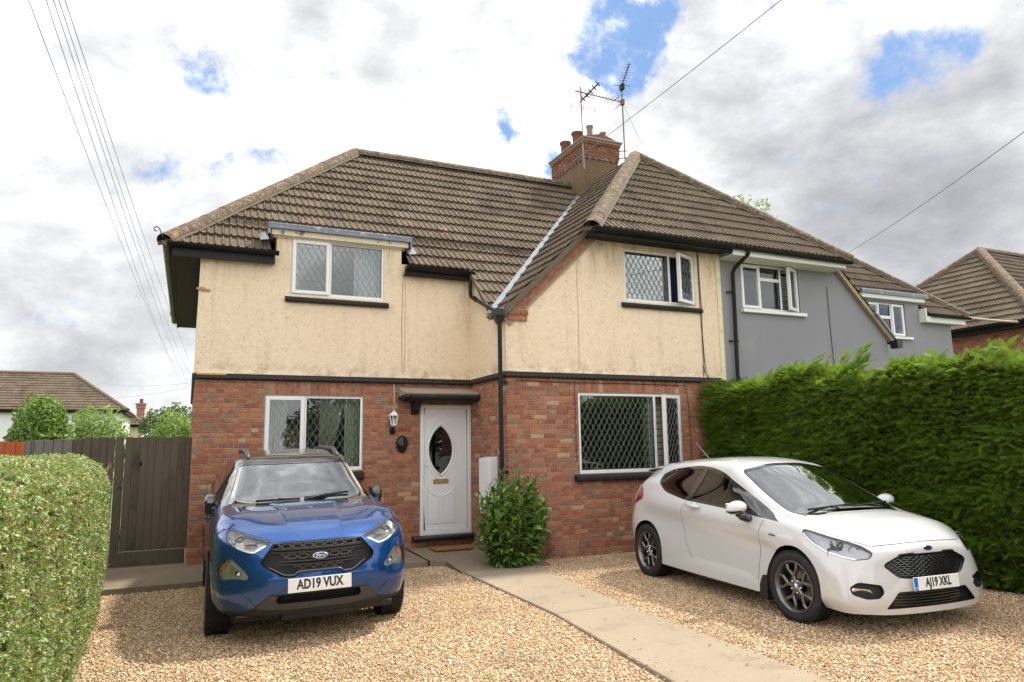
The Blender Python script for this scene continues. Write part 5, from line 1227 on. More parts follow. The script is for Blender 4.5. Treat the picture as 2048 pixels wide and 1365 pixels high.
def take(bm, faces, name, mat, parent, off=0.0, thick=0.0, smooth=True):
    """lift faces out of the shell as a part of their own"""
    vm = {}; nb = bmesh.new()
    for f in faces:
        vs = []
        for v in f.verts:
            if v not in vm: vm[v] = nb.verts.new(v.co-v.normal*off)
            vs.append(vm[v])
        try: nb.faces.new(vs)
        except ValueError: pass
    me = bpy.data.meshes.new(name); nb.to_mesh(me); nb.free(); me.materials.append(mat)
    if smooth: me.polygons.foreach_set('use_smooth', [True]*len(me.polygons))
    bmesh.ops.delete(bm, geom=faces, context='FACES')
    if parent is False: return me
    return link(name, me, parent)
def rim_wall(bm_faces, depth, D, mat, parent, name):
    """short walls running inwards from the border of an opening"""
    fs = set(bm_faces); mb = MB(); D = Vector(D)*depth
    for f in bm_faces:
        for e in f.edges:
            if sum(1 for q in e.link_faces if q in fs) == 1:
                a, b = e.verts[0].co, e.verts[1].co; mb.add([a, b, b+D, a+D], [(0, 1, 2, 3)])
    return mb
def sub(o_mesh_builder, name, mat, parent, **k): return o_mesh_builder.build(name, mat, parent, **k)
def wheel(parent, x, y, r, w, rim_r, side, mat, style, steer=0.0):
    """side: -1 the car's right. built about the hub, then placed"""
    wd = MB(); hw = w/2; T = []
    prof = [(rim_r-.005, -hw*.80), (rim_r+.012, -hw*.96), (rim_r+(r-rim_r)*.55, -hw*1.02), (r-.022, -hw*.97), (r-.005, -hw*.80), (r, -hw*.55)]
    for k in (-.40, -.14, .14, .40): prof += [(r, hw*k-.012*(1)), (r, hw*k-.005), (r-.009, hw*k-.0045), (r-.009, hw*k+.0045), (r, hw*k+.005)]
    prof += [(r, hw*.55), (r-.005, hw*.80), (r-.022, hw*.97), (rim_r+(r-rim_r)*.55, hw*1.02), (rim_r+.012, hw*.96), (rim_r-.005, hw*.80)]
    wd.lathe(prof, 56, axis='y'); me = wd.mesh('tyre', m_tyre, True, 35)
    n = 70; tb = MB()
    for i in range(n):
        a = 2*pi*i/n
        for s_ in (-1, 1):
            c = Vector(((r-.004)*cos(a), s_*hw*.76, (r-.004)*sin(a))); tb.obox(c, (-.009*sin(a), 0, .009*cos(a)), (0, hw*.17, 0), (.006*cos(a), 0, .006*sin(a)))
    mt = Matrix.Translation((x, y, r-.004)) @ Matrix.Rotation(steer, 4, 'Z')
    me.transform(mt); ty = link('wheel', me, parent); tb.v = [mt @ Vector(v) for v in tb.v]; tb.build('tread_block', m_tyre, ty, kind='stuff')
    o_ = side*hw                                   # outward face
    rm = MB(); rm.lathe([(rim_r, o_*.94), (rim_r+.004, o_*.98), (rim_r-.006, o_*1.0), (rim_r-.018, o_*.86), (rim_r-.03, o_*.3), (rim_r-.03, -o_*.8), (rim_r, -o_*.85)], 48, axis='y')
    rm.v = [mt @ Vector(v) for v in rm.v]; rm.build('rim', mat, ty, smooth=True, auto=40)
    sp = MB(); y0, y1 = o_*.80, o_*.48
    def blade(pa, pb, wa, wb, dy=0.0):
        (ra, aa), (rb, ab) = pa, pb; A_ = Vector((ra*cos(aa), ra*sin(aa))); B_ = Vector((rb*cos(ab), rb*sin(ab))); d = (B_-A_).normalized(); s_ = Vector((-d.y, d.x))
        q = [A_-s_*wa, A_+s_*wa, B_+s_*wb, B_-s_*wb]; m_ = [A_-s_*wa*.45, A_+s_*wa*.45, B_+s_*wb*.45, B_-s_*wb*.45]
        vs = [(p.x, y1, p.y) for p in q]+[(p.x, y0-side*.010+dy*side, p.y) for p in q]+[(p.x, y0+dy*side, p.y) for p in m_]
        sp.add(vs, [(0, 1, 5, 4), (1, 2, 6, 5), (2, 3, 7, 6), (3, 0, 4, 7), (4, 5, 9, 8), (5, 6, 10, 9), (6, 7, 11, 10), (7, 4, 8, 11), (8, 9, 10, 11)])
    k = 5
    for i in range(k):
        a = 2*pi*i/k+pi/2+.2
        if style == 'y':
            blade((.03, a), (.098, a), .018, .014); blade((.092, a), (.165, a+.33), .014, .012); blade((.092, a), (.165, a-.33), .014, .012)
            blade((.160, a+.33), (rim_r-.008, a+.27), .012, .014); blade((.160, a-.33), (rim_r-.008, a-.27), .012, .014)
        else: blade((.03, a+.12), (rim_r-.006, a+.16), .02, .016); blade((.03, a-.12), (rim_r-.006, a-.16), .02, .016)
    sp.lathe([(0, y0-side*.004), (.030, y0-side*.004), (.034, y0-side*.008), (.040, y0-side*.02), (.055, y1)], 24, axis='y')
    sp.v = [mt @ Vector(v) for v in sp.v]; sp.build('spokes', mat, ty, smooth=True, auto=30)
    hb = MB(); hb.lathe([(0, y0+side*.002), (.024, y0+side*.001), (.027, y0-side*.004)], 20, axis='y')
    for i in range(5): a = 2*pi*i/5+pi/2+.2+.6; hb.lathe([(0, y0-side*.003), (.008, y0-side*.003), (.010, y0-side*.02)], 8, c=(.054*cos(a), 0, .054*sin(a)), axis='y')
    hb.v = [mt @ Vector(v) for v in hb.v]; hb.build('wheel_nut', m_chrome, ty, smooth=True, kind='stuff')
    ds = MB(); ds.lathe([(.06, side*.0), (.135, side*.0), (.135, -side*.02), (.06, -side*.02)], 32, axis='y'); ds.v = [mt @ Vector(v) for v in ds.v]; ds.build('brake_disc', m_disc, ty, smooth=True, auto=30)
    return ty
def plate(parent, x, y0, y1, z0, z1, txt, nx=1.0, band=False, tilt=0.0, ts=.083, sx=.82, ang=0):
    w, h = y1-y0, z1-z0; mb = MB(); mb.box(-.004, -w/2, -h/2, .004, w/2, h/2); T = Matrix.Translation((x, (y0+y1)/2, (z0+z1)/2)) @ Matrix.Rotation(tilt, 4, 'Y')
    mb.v = [T @ Vector(v) for v in mb.v]; p = mb.build('number_plate', m_plate, parent, bev=.002)
    me = text_mesh(txt, ts, .0006, sx, bold=.0035); me.materials.clear(); me.materials.append(m_ink)
    # text lies in XY; stand it up facing +X of the car
    R_ = Matrix(((0, 0, 1, .0046), (1, 0, 0, (.018 if band else 0)), (0, 1, 0, .003), (0, 0, 0, 1))); me.transform(T @ R_); link('registration', me, p)
    if band:
        b = MB(); b.box(.004, -w/2+.003, -h/2+.003, .0052, -w/2+.045, h/2-.003); b.v = [T @ Vector(v) for v in b.v]; b.build('country_band', simple('band_blue', (.01,.12,.55), .4, bs=0), p)
        me = text_mesh('GB', .026, .0004, 1.0); me.materials.clear(); me.materials.append(m_plate); me.transform(T @ Matrix(((0, 0, 1, .0058), (1, 0, 0, -w/2+.024), (0, 1, 0, -.032), (0, 0, 0, 1)))); link('country_code', me, p)
    return p
def emblem(parent, x, z, w=.115, h=.046, tilt=0.0):
    T = Matrix.Translation((x, 0, z)) @ Matrix.Rotation(tilt, 4, 'Y'); N_ = 28
    def disc(a, b, d0, d1): m_ = MB(); m_.prism([(a*cos(2*pi*i/N_), b*sin(2*pi*i/N_)) for i in range(N_)], lambda u, v, t: (t, u, v), d0, d1); m_.v = [T @ Vector(v) for v in m_.v]; return m_
    e = disc(w/2, h/2, -.004, .006).build('emblem', m_chrome, parent, bev=.0015); disc(w/2-.006, h/2-.005, .006, .0075).build('emblem_field', m_emblem, e)
    me = text_mesh('Ford', .034, .0005, 1.15, shear=.4, bold=.0006); me.materials.clear(); me.materials.append(m_chrome); me.transform(T @ Matrix(((0, 0, 1, .0082), (1, 0, 0, 0), (0, 1, 0, .001), (0, 0, 0, 1)))); link('emblem_script', me, e)
def circ(cx, cz, r, n=28): return [(cx+r*cos(2*pi*i/n), cz+r*sin(2*pi*i/n)) for i in range(n)]
def shell(rings, fascia, tail, nx=6, nr=4):
    """rings: list of stations each a list of (x,y,z) from the roof centre line round to the sill; half body, then mirrored"""
    bm = bmesh.new(); A = patch(rings, nx, nr); add_patch(bm, A)
    if fascia is not None: add_patch(bm, patch(fascia, nr, nr))
    if tail is not None: add_patch(bm, patch(tail, nr, nr))
    bmesh.ops.remove_doubles(bm, verts=bm.verts, dist=.0004)
    g_ = bmesh.ops.duplicate(bm, geom=bm.verts[:]+bm.edges[:]+bm.faces[:])['geom']
    for e in g_:
        if isinstance(e, bmesh.types.BMVert): e.co.y *= -1
    bmesh.ops.reverse_faces(bm, faces=[f for f in g_ if isinstance(f, bmesh.types.BMFace)])
    bmesh.ops.remove_doubles(bm, verts=bm.verts, dist=.0006); bmesh.ops.recalc_face_normals(bm, faces=bm.faces); bm.normal_update()
    c = max(bm.faces, key=lambda f: f.calc_center_median().z)
    if c.normal.z < 0: bmesh.ops.reverse_faces(bm, faces=bm.faces); bm.normal_update()
    return bm
def close(bm, name, mat, parent, thick=.012):
    bm.normal_update(); me = bpy.data.meshes.new(name); bm.to_mesh(me); me.materials.append(mat) if not isinstance(mat, list) else [me.materials.append(m_) for m_ in mat]
    me.polygons.foreach_set('use_smooth', [True]*len(me.polygons)); me.set_sharp_from_angle(angle=rad(38))
    return link(name, me, parent)
def seams(bm, lines, A, B, filt, w=.005, mi=1):
    for ln in lines:
        for a, b in zip(ln[:-1], ln[1:]):
            a, b = Vector(a), Vector(b); d = (b-a).normalized(); s_ = Vector((-d.y, d.x))*w/2; e = d*.0006
            for f in cut(bm, [tuple(a-s_-e), tuple(b-s_+e), tuple(b+s_+e), tuple(a+s_-e)], A, B, filt): f.material_index = mi
def cabin(parent, xs, zf, zb, w, x_dash, x_seat, x_rear, zr):
    mb = MB(); mb.box(xs, -w, zf, x_rear, w, zf+.03); mb.build('cabin_floor', m_cab, parent)
    mb = MB(); mb.prism([(x_dash+.30, zb-.02), (x_dash, zb+.03), (x_dash-.25, zb-.04), (x_dash-.28, zb-.35), (x_dash+.30, zb-.35)], lambda a, b, t: (a, t, b), -w*.93, w*.93); mb.build('dashboard', m_cab, parent, bev=.02)
    for s_ in (-1, 1):
        mb = MB(); y = s_*.36; mb.prism([(x_seat+.12, zf+.3), (x_seat-.40, zf+.26), (x_seat-.62, zb+.28), (x_seat-.50, zb+.30), (x_seat-.28, zf+.42), (x_seat+.12, zf+.44)], lambda a, b, t: (a, t, b), y-.23, y+.23)
        mb.obox((x_seat-.58, y, zb+.37), (.045, 0, -.01), (0, .12, 0), (-.02, 0, .085)); mb.build('seat', m_cab, parent, bev=.03)
    mb = MB(); mb.box(x_rear+.25, -w*.85, zf+.3, x_rear+.9, w*.85, zf+.5); mb.box(x_rear+.15, -w*.85, zf+.4, x_rear+.3, w*.85, zb+.12); mb.build('rear_seat', m_cab, parent, bev=.03)
    mb = MB(); pts = [(x_dash-.36-.05*sin(2*pi*i/24), -.36+.18*cos(2*pi*i/24), zb+.02+.17*sin(2*pi*i/24)) for i in range(25)]; mb.tube(pts, .014, 8, cap=False); mb.bar((x_dash-.36, -.53, zb+.02), (x_dash-.36, -.19, zb+.02), .03, .04); mb.bar((x_dash-.36, -.36, zb+.02), (x_dash-.2, -.36, zb-.05), .06, .06); mb.build('steering_wheel', m_cab, parent, smooth=True)
    mb = MB(); mb.box(x_dash-.50, -.11, zr-.12, x_dash-.47, .11, zr-.06); mb.build('rear_view_mirror', m_trim, parent, bev=.01)

def hexes(mb, y0, y1, z0, z1, x, dx, dz, w=.006, inside=None, d=.02):
    """open honeycomb: cells dx wide, dz high"""
    k = 0; z = z0
    while z < z1:
        y = y0-(dx*.5 if k % 2 else 0)
        while y < y1:
            c = (y+dx/2, z+dz/2); P_ = [(c[0]-dx*.48, c[1]), (c[0]-dx*.25, c[1]+dz*.46), (c[0]+dx*.25, c[1]+dz*.46), (c[0]+dx*.48, c[1]), (c[0]+dx*.25, c[1]-dz*.46), (c[0]-dx*.25, c[1]-dz*.46)]
            if inside is None or inside(c[0], c[1]):
                for i in range(6): a, b = P_[i], P_[(i+1) % 6]; mb.bar((x(a[0]), a[0], a[1]), (x(b[0]), b[0], b[1]), d, w, up=(0, b[1]-a[1], -(b[0]-a[0])) if False else (1, 0, 0))
            y += dx
        z += dz*.98; k += 1

def inpoly(poly, u, w):
    r = False; j = len(poly)-1
    for i in range(len(poly)):
        if (poly[i][1] > w) != (poly[j][1] > w) and u < (poly[j][0]-poly[i][0])*(w-poly[i][1])/(poly[j][1]-poly[i][1])+poly[i][0]: r = not r
        j = i
    return r
def mirror_poly(p): return [(-a, b) for a, b in p][::-1]
m_drl = M('bright_lamp_trim', lambda gg: bsdf(gg, (.80,.80,.80), .25, .3, coat=1))
def lamp_unit(parent, faces_me_name, bm, faces, D, depth, inner, rimpoly=None, bowl=None):
    """headlight: clear lens lifted out of the shell, bowl behind it"""
    wall = rim_wall(faces, depth, D, None, None, ''); Dv = Vector(D)*depth; vm = MB()
    back = [[tuple(v.co+Dv) for v in f.verts] for f in faces]
    if rimpoly is not None:
        poly, A_, B_, fl, keep_ = rimpoly; inner_f = set(cut(bm, offset(poly, -.013), A_, B_, fl)); faces = [f for f in cut(bm, poly, A_, B_, fl)]; inner_f = set(cut(bm, offset(poly, -.013), A_, B_, fl))
        edge = [f for f in faces if f not in inner_f and keep_(f.calc_center_median())]; body_ = [f for f in faces if f in inner_f or not keep_(f.calc_center_median())]
        lens = take(bm, body_, 'headlight', m_lens, parent, 0.0); edge = [f for f in edge if f.is_valid]; take(bm, edge, 'daytime_strip', m_drl, lens, .001)
    else: lens = take(bm, faces, 'headlight', m_lens, parent, 0.0)
    for q in back: wall.add(q, [tuple(range(len(q)))])
    wall.build('lamp_bowl', bowl or m_bowl, lens)
    if rimpoly is not None:
        for f in cut(bm, offset(rimpoly[0], .004), *rimpoly[1:4]): f.material_index = 1
    inner(lens); return lens

# ------------------------------------------------------------------ blue compact suv
LOCAL.add('parked_car')
def make_suv():
    t = thing('parked_car', 'metallic blue compact SUV with black roof and grille parked nose-out before the left window', 'car', (1.092, -3.778, -.125)); LOCAL.add(t.name)
    t.rotation_euler = (rad(1.0), 0, rad(-90.7)); t.scale = (1.055,)*3
    def st(*p): return list(p)
    R = [
     st((.770,0,.868),(.760,.20,.867),(.715,.42,.868),(.625,.60,.915),(.50,.72,.960),(.415,.800,.955),(.43,.850,.86),(.455,.872,.70),(.47,.874,.54),(.465,.862,.40),(.45,.82,.30)),
     st((.60,0,.965),(.595,.20,.966),(.565,.41,.965),(.50,.58,.975),(.40,.70,.998),(.315,.806,.980),(.31,.862,.88),(.32,.882,.72),(.33,.884,.54),(.33,.872,.40),(.33,.82,.30)),
     st((.25,0,1.050),(.25,.20,1.052),(.245,.40,1.052),(.235,.565,1.060),(.22,.70,1.055),(.17,.812,1.020),(.16,.868,.90),(.16,.888,.72),(.16,.888,.54),(.16,.872,.40),(.16,.80,.30)),
     st((-.10,0,1.092),(-.10,.20,1.094),(-.11,.40,1.093),(-.13,.575,1.10),(-.16,.70,1.090),(-.17,.815,1.045),(-.17,.872,.92),(-.17,.888,.72),(-.17,.884,.54),(-.17,.868,.40),(-.17,.80,.30)),
     st((-.30,0,1.115),(-.305,.22,1.116),(-.325,.44,1.115),(-.365,.62,1.122),(-.42,.715,1.115),(-.44,.815,1.065),(-.45,.868,.94),(-.46,.880,.74),(-.46,.872,.54),(-.46,.858,.36),(-.46,.78,.27)),
     st((-.62,0,1.330),(-.625,.22,1.327),(-.645,.44,1.315),(-.69,.600,1.295),(-.70,.675,1.22),(-.68,.812,1.085),(-.70,.862,.96),(-.72,.872,.75),(-.74,.862,.55),(-.74,.856,.34),(-.74,.78,.25)),
     st((-.93,0,1.520),(-.935,.22,1.515),(-.95,.42,1.502),(-.985,.560,1.475),(-1.0,.655,1.33),(-.98,.815,1.10),(-.98,.862,.97),(-.98,.870,.76),(-.98,.860,.55),(-.98,.856,.34),(-.98,.78,.25)),
     st((-1.12,0,1.572),(-1.12,.22,1.570),(-1.13,.42,1.560),(-1.15,.565,1.530),(-1.2,.66,1.37),(-1.2,.818,1.11),(-1.2,.864,.98),(-1.2,.872,.76),(-1.2,.860,.55),(-1.2,.856,.34),(-1.2,.78,.25)),
     st((-1.65,0,1.632),(-1.65,.22,1.628),(-1.65,.42,1.612),(-1.65,.575,1.568),(-1.65,.665,1.41),(-1.65,.82,1.13),(-1.65,.866,1.0),(-1.65,.874,.77),(-1.65,.862,.56),(-1.65,.856,.34),(-1.65,.78,.25)),
     st((-2.35,0,1.625),(-2.35,.22,1.620),(-2.35,.41,1.592),(-2.35,.565,1.56),(-2.35,.665,1.42),(-2.35,.818,1.17),(-2.35,.866,1.03),(-2.35,.884,.80),(-2.35,.884,.58),(-2.35,.87,.40),(-2.35,.80,.30)),
     st((-2.95,0,1.56),(-2.95,.22,1.557),(-2.95,.40,1.545),(-2.95,.54,1.51),(-2.96,.64,1.40),(-2.96,.79,1.20),(-2.97,.85,1.05),(-2.97,.875,.80),(-2.97,.872,.58),(-2.97,.86,.40),(-2.97,.80,.30)),
     st((-3.22,0,1.44),(-3.22,.22,1.43),(-3.21,.38,1.42),(-3.20,.50,1.38),(-3.20,.58,1.30),(-3.19,.70,1.18),(-3.19,.76,1.04),(-3.20,.78,.80),(-3.20,.78,.58),(-3.20,.76,.42),(-3.20,.70,.32))]
    R = [[(x, y*(1-.035*min(1, max(0, (x+1.3)/1.3))) if y > .5 else y, z) for (x, y, z) in q] for q in R]
    # nose: rows down from the bonnet edge, columns from the centre to the corner
    S0 = R[0]; top = S0[:6]; side = S0[5:]
    F = [top,
     [(.825,0,.80),(.815,.20,.80),(.78,.42,.805),(.700,.62,.845),(.57,.755,.87),side[1]],
     [(.845,0,.70),(.838,.20,.70),(.810,.42,.70),(.735,.63,.70),(.610,.775,.70),side[2]],
     [(.868,0,.56),(.860,.20,.56),(.832,.42,.56),(.765,.62,.56),(.650,.775,.54),side[3]],
     [(.865,0,.42),(.857,.20,.42),(.828,.42,.42),(.765,.61,.42),(.655,.755,.415),side[4]],
     [(.815,0,.27),(.808,.20,.27),(.780,.42,.275),(.715,.60,.285),(.600,.74,.295),side[5]]]
    rear = R[-1]; T_ = [[(x-.12*(1-(y/.8)**2 if y < .8 else 0), y*f, z0) for (x, y, z) in rear[:1]] for f, z0 in ((1, 1),)] if False else None
    bm = shell(R, F, None, nx=6, nr=5)
    front = lambda c, n: c.x > .30 and n.x > .08
    L = lambda s: (lambda c, n: c.x > .28 and c.y*s > 0)
    AY, BZ = (0, 1, 0), (0, 0, 1)
    # windscreen with dark surround
    wsf = lambda c, n: -1.06 < c.x < -.20 and n.z > .25 and n.x > .15
    ws = rounded([(-.70, 1.115), (.70, 1.115), (.64, 1.25), (.565, 1.478), (-.565, 1.478), (-.64, 1.25)], [.05, .05, .03, .05, .05, .03])
    wso = offset(ws, .020)
    cowl = cut(bm, [(-.72, 1.085), (.72, 1.085), (.72, 1.16), (-.72, 1.16)], AY, BZ, lambda c, n: -.42 < c.x < -.285 and n.z > .3)
    f_ = cut(bm, wso, AY, BZ, wsf); wf = cut(bm, ws, AY, BZ, wsf)
    border = [f for f in f_ if f.is_valid and f not in set(wf)]
    wsp = take(bm, wf, 'windscreen', m_ws, t, .006)
    f_ = [f for f in cut(bm, wso, AY, BZ, wsf)]; take(bm, f_, 'windscreen_surround', m_gloss, wsp, .002)
    # side windows
    AX = (1, 0, 0)
    sw = rounded([(-.60, 1.125), (-1.02, 1.44), (-1.30, 1.50), (-2.35, 1.50), (-2.95, 1.42), (-2.85, 1.25), (-2.3, 1.19), (-1.6, 1.15)], .05)
    for s in (-1, 1):
        fl = lambda c, n, s=s: c.y*s > .45 and abs(n.y) > .3 and c.z > 1.08
        fo = cut(bm, offset(sw, .02), AX, BZ, fl); fi = cut(bm, sw, AX, BZ, fl)
        g_ = take(bm, fi, 'side_window', m_sg, t, .004); fo = cut(bm, offset(sw, .02), AX, BZ, fl); take(bm, fo, 'window_trim', m_gloss, g_, .001)
    # wheel arches
    for cx in (0, -2.519):
        for s in (-1, 1):
            fl = lambda c, n, s=s, cx=cx: c.y*s > .55 and abs(c.x-cx) < .60 and c.z < .85
            fi = cut(bm, circ(cx, .315, .372, 30), AX, BZ, fl); w_ = rim_wall(fi, .30, (0, -s, 0), None, None, ''); bmesh.ops.delete(bm, geom=fi, context='FACES')
            fi = cut(bm, circ(cx, .315, .425, 30), AX, BZ, fl); lip = take(bm, fi, 'arch_cladding', m_trim, t, -.008); w_.build('arch_liner', m_trim, lip, smooth=False)
            lo = cut(bm, [(cx-.40, .0), (cx+.40, .0), (cx+.40, .10), (cx-.40, .10)], AX, BZ, fl)
    # grille
    gp = rounded([(-.365, .853), (.365, .853), (.478, .715), (.455, .665), (.285, .573), (.20, .572), (.165, .600), (-.165, .600), (-.20, .572), (-.285, .573), (-.455, .665), (-.478, .715)], [.02, .02, .03, .03, .03, .01, .01, .01, .01, .03, .03, .03], 3)
    fi = cut(bm, gp, AY, BZ, front); w_ = rim_wall(fi, .055, (-1, 0, 0), None, None, ''); back = [[tuple(v.co+Vector((-.055, 0, 0))) for v in f.verts] for f in fi]; bmesh.ops.delete(bm, geom=fi, context='FACES')
    for q in back: w_.add(q, [tuple(range(len(q)))])
    gr = w_.build('grille', m_seam, t)
    gx = lambda y: .835-.20*(y/.48)**2*.62
    def ringbar(poly, w, r, mat, nm, dx=.0):
        m_ = MB(); ps = [(gx(a)+.006+dx+.02*(b < .66)-.03*(b > .80), a, b) for a, b in poly]; m_.tube(ps+[ps[0]], r, 6, cap=False); m_.build(nm, mat, gr, smooth=True)
    ringbar(offset(gp, -.012), 0, .014, m_gloss, 'grille_surround')
    top_ = MB(); ps = [(gx(a)-.022, a, .843) for a in np.linspace(-.36, .36, 15)]; top_.tube(ps, .006, 6); top_.build('grille_trim', m_trim2, gr, smooth=True)
    for zb_ in (.782, .682):
        m_ = MB(); hw = .415 if zb_ > .75 else .435
        for k in range(24):
            a, b = -hw+2*hw*k/24, -hw+2*hw*(k+1)/24
            for dz, hh in ((.012, .013), (-.014, .009)): m_.bar((gx(a)-.006-.01*(dz > 0), a, zb_+dz), (gx(b)-.006-.01*(dz > 0), b, zb_+dz), .022, hh)
        m_.build('grille_bar', m_trim2, gr)
    m_ = MB(); ins = lambda y, z: inpoly(offset(gp, -.030), y, z)
    for z0 in (.818, .733, .633):
        k = int(.9/.105)
        for i in range(-k, k+1):
            y = i*.088+(.044 if z0 == .733 else 0)
            if not ins(y, z0): continue
            P_ = [(y-.040, z0), (y-.026, z0+.017), (y+.026, z0+.017), (y+.040, z0), (y+.026, z0-.017), (y-.026, z0-.017)]
            for a, b in zip(P_, P_[1:]+P_[:1]): m_.bar((gx(a[0])-.022, a[0], a[1]), (gx(b[0])-.022, b[0], b[1]), .014, .005, up=(1, 0, 0))
    m_.build('honeycomb', simple('grille_grey', (.075,.073,.07), .45, bs=0), gr, kind='stuff')
    emblem(gr, .868, .735, .125, .052, rad(-6))
    # headlights
    hp = rounded([(.385, .853), (.47, .877), (.62, .930), (.700, .965), (.735, .94), (.735, .885), (.675, .830), (.58, .790), (.525, .778)], [.01, .05, .05, .02, .03, .03, .06, .03, .02], 3)
    for s in (-1, 1):
        poly = [(a*s, b) for a, b in hp]
        fi = cut(bm, poly, AY, BZ, lambda c, n, s=s: c.y*s > .3 and c.x > .28 and n.x > .05)
        ln = []
        def inner(lens, s=s):
            m_ = MB(); c = (.615, s*.62, .872); m_.lathe([(.048, -.028), (.050, .014), (.040, .012), (.034, -.002), (0, .005)], 24, axis='x', c=c); m_.build('projector_lamp', m_reflector, lens, smooth=True, auto=40)
            m_ = MB(); m_.lathe([(.030, .010), (.020, .022), (0, .028)], 20, axis='x', c=c); m_.build('projector_glass', M('dark_glass', lambda gg: bsdf(gg, (.05,.05,.06), .03, coat=1)), lens, smooth=True)
            m_ = MB(); m_.lathe([(.036, .004), (.030, -.02), (0, -.03)], 20, axis='x', c=(.690, s*.475, .838)); m_.build('high_beam_reflector', m_reflector, lens, smooth=True, auto=40)
            m_ = MB(); m_.bar((.53, s*.705, .90), (.62, s*.66, .845), .03, .01); m_.bar((.70, s*.60, .86), (.715, s*.50, .83), .02, .04); m_.build('lamp_insert', m_reflector, lens)
        lamp_unit(t, 'headlight', bm, fi, (-1, 0, 0), .045, inner, (poly, AY, BZ, lambda c, n, s=s: c.y*s > .3 and c.x > .28 and n.x > .05, lambda c: c.z < .835 and c.x > .55 or c.z < .80))
    # fog lamp pods
    fp = rounded([(.700, .765), (.760, .735), (.800, .66), (.800, .615), (.76, .585), (.66, .600), (.585, .585), (.56, .605), (.60, .665), (.66, .72)], [.02, .03, .03, .03, .03, .02, .02, .02, .03, .03], 3)
    for s in (-1, 1):
        poly = [(a*s, b-.012) for a, b in fp]
        fi = cut(bm, poly, AY, BZ, lambda c, n, s=s: c.y*s > .4 and c.x > .28 and n.x > .05)
        def inner(lens, s=s):
            m_ = MB(); m_.prism([(s*.715, .715), (s*.775, .69), (s*.785, .62), (s*.75, .585), (s*.715, .60)], lambda a, b, q: (q-.42*(abs(a)-.7)*1.6, a, b), .622, .640); m_.build('turn_signal', m_amber, lens)
            m_ = MB(); m_.prism([(s*.585, .595), (s*.70, .605), (s*.70, .69), (s*.62, .645)], lambda a, b, q: (q-.42*(abs(a)-.58)*.9, a, b), .715, .722); m_.lathe([(.024, .01), (.02, -.004), (0, -.008)], 16, axis='x', c=(.715, s*.64, .628)); m_.build('fog_lamp', m_reflector, lens)
        o_ = lamp_unit(t, 'front_lamp', bm, fi, (-1, 0, 0), .05, inner, None, m_bowl2); o_.name = 'fog_light'
    # lower intake, skid plate, black valance
    ip = rounded([(-.335, .440), (.335, .440), (.35, .395), (.33, .370), (-.33, .370), (-.35, .395)], .01, 2)
    fi = cut(bm, ip, AY, BZ, front); w_ = rim_wall(fi, .08, (-1, 0, 0), None, None, ''); back = [[tuple(v.co+Vector((-.08, 0, 0))) for v in f.verts] for f in fi]; bmesh.ops.delete(bm, geom=fi, context='FACES')
    for q in back: w_.add(q, [tuple(range(len(q)))])
    w_.build('lower_grille', m_seam, t)
    sk = [(-.40, .442), (.40, .442), (.505, .352), (.49, .335), (.25, .315), (-.25, .315), (-.49, .335), (-.505, .352)]
    fi = cut(bm, sk, AY, BZ, front); take(bm, fi, 'skid_plate', m_trim2, t, -.010)
    vl = [(-1, .1), (1, .1), (1, .318), (.60, .322), (.505, .345), (-.505, .345), (-.60, .322), (-1, .318)]
    fi = cut(bm, vl, AY, BZ, lambda c, n: c.x > .44); take(bm, fi, 'front_valance', m_trim, t, .004)
    m_ = MB(); m_.prism([(.60, .30), (.79, .275), (.775, .215), (.70, .195), (.56, .20)], lambda a, b, q: (a, q, b), -.30, .30)
    for s in (-1, 1): m_.prism([(.60, .30), (.77, .28), (.74, .225), (.66, .215), (.50, .22)], lambda a, b, q: (a-.18*abs(q-s*.3)*1.0, q, b), s*.30, s*.66)
    m_.build('air_dam', m_trim, t, bev=.012)
    fi = cut(bm, [(-3.3, .2), (.60, .2), (.60, .405), (-3.3, .405)], AX, BZ, lambda c, n: abs(c.y) > .70 and c.x < .40); take(bm, fi, 'sill_cladding', m_trim, t, -.004)
    # roof in black above the rail line, split from the blue body
    fi = cut(bm, [(-3.4, 1.085), (-.46, 1.105), (-.50, 1.9), (-3.4, 1.9)], AX, BZ, lambda c, n: c.z > 1.1 and c.x < -.46); roofp = take(bm, fi, 'roof', m_roofblk, t, 0.0)
    # bonnet shut lines and creases
    sf = lambda c, n: c.z > .85 and n.z > .3 and c.x > -.45
    seams(bm, [[(.40, .44), (.10, .66*1.0), (-.30, .70)]], (1, 0, 0), (0, 1, 0), lambda c, n: c.z > .93 and n.z > .4 and c.y > 0 and c.x > -.4, .006); seams(bm, [[(.40, -.44), (.10, -.66), (-.30, -.70)]], (1, 0, 0), (0, 1, 0), lambda c, n: c.z > .93 and n.z > .4 and c.y < 0 and c.x > -.4, .006) if False else None
    for s in (-1, 1):
        sd_ = lambda c, n, s=s: c.y*s > .6 and abs(n.y) > .3 and c.z < 1.12
        seams(bm, [[(-.47, 1.08), (-.50, .75), (-.46, .42)], [(-1.52, 1.12), (-1.50, .8), (-1.48, .42)], [(-2.35, 1.16), (-2.20, .95), (-2.12, .7), (-1.98, .42)], [(.30, .93), (.34, .86), (.44, .80), (.47, .66)]], AX, BZ, sd_)
        seams(bm, [[(s*.385, .868), (s*.47, .892), (s*.62, .944), (s*.70, .978)]], AY, BZ, lambda c, n, s=s: c.y*s > .3 and c.x > .28, .007)
        seams(bm, [[(s*.50, .345), (s*.545, .415), (s*.60, .45)]], AY, BZ, lambda c, n, s=s: c.y*s > .3 and c.x > .4, .006)
    bd = close(bm, 'body', [m_blue, m_seam], t)
    # bonnet power bulge
    m_ = MB(); n0 = 14
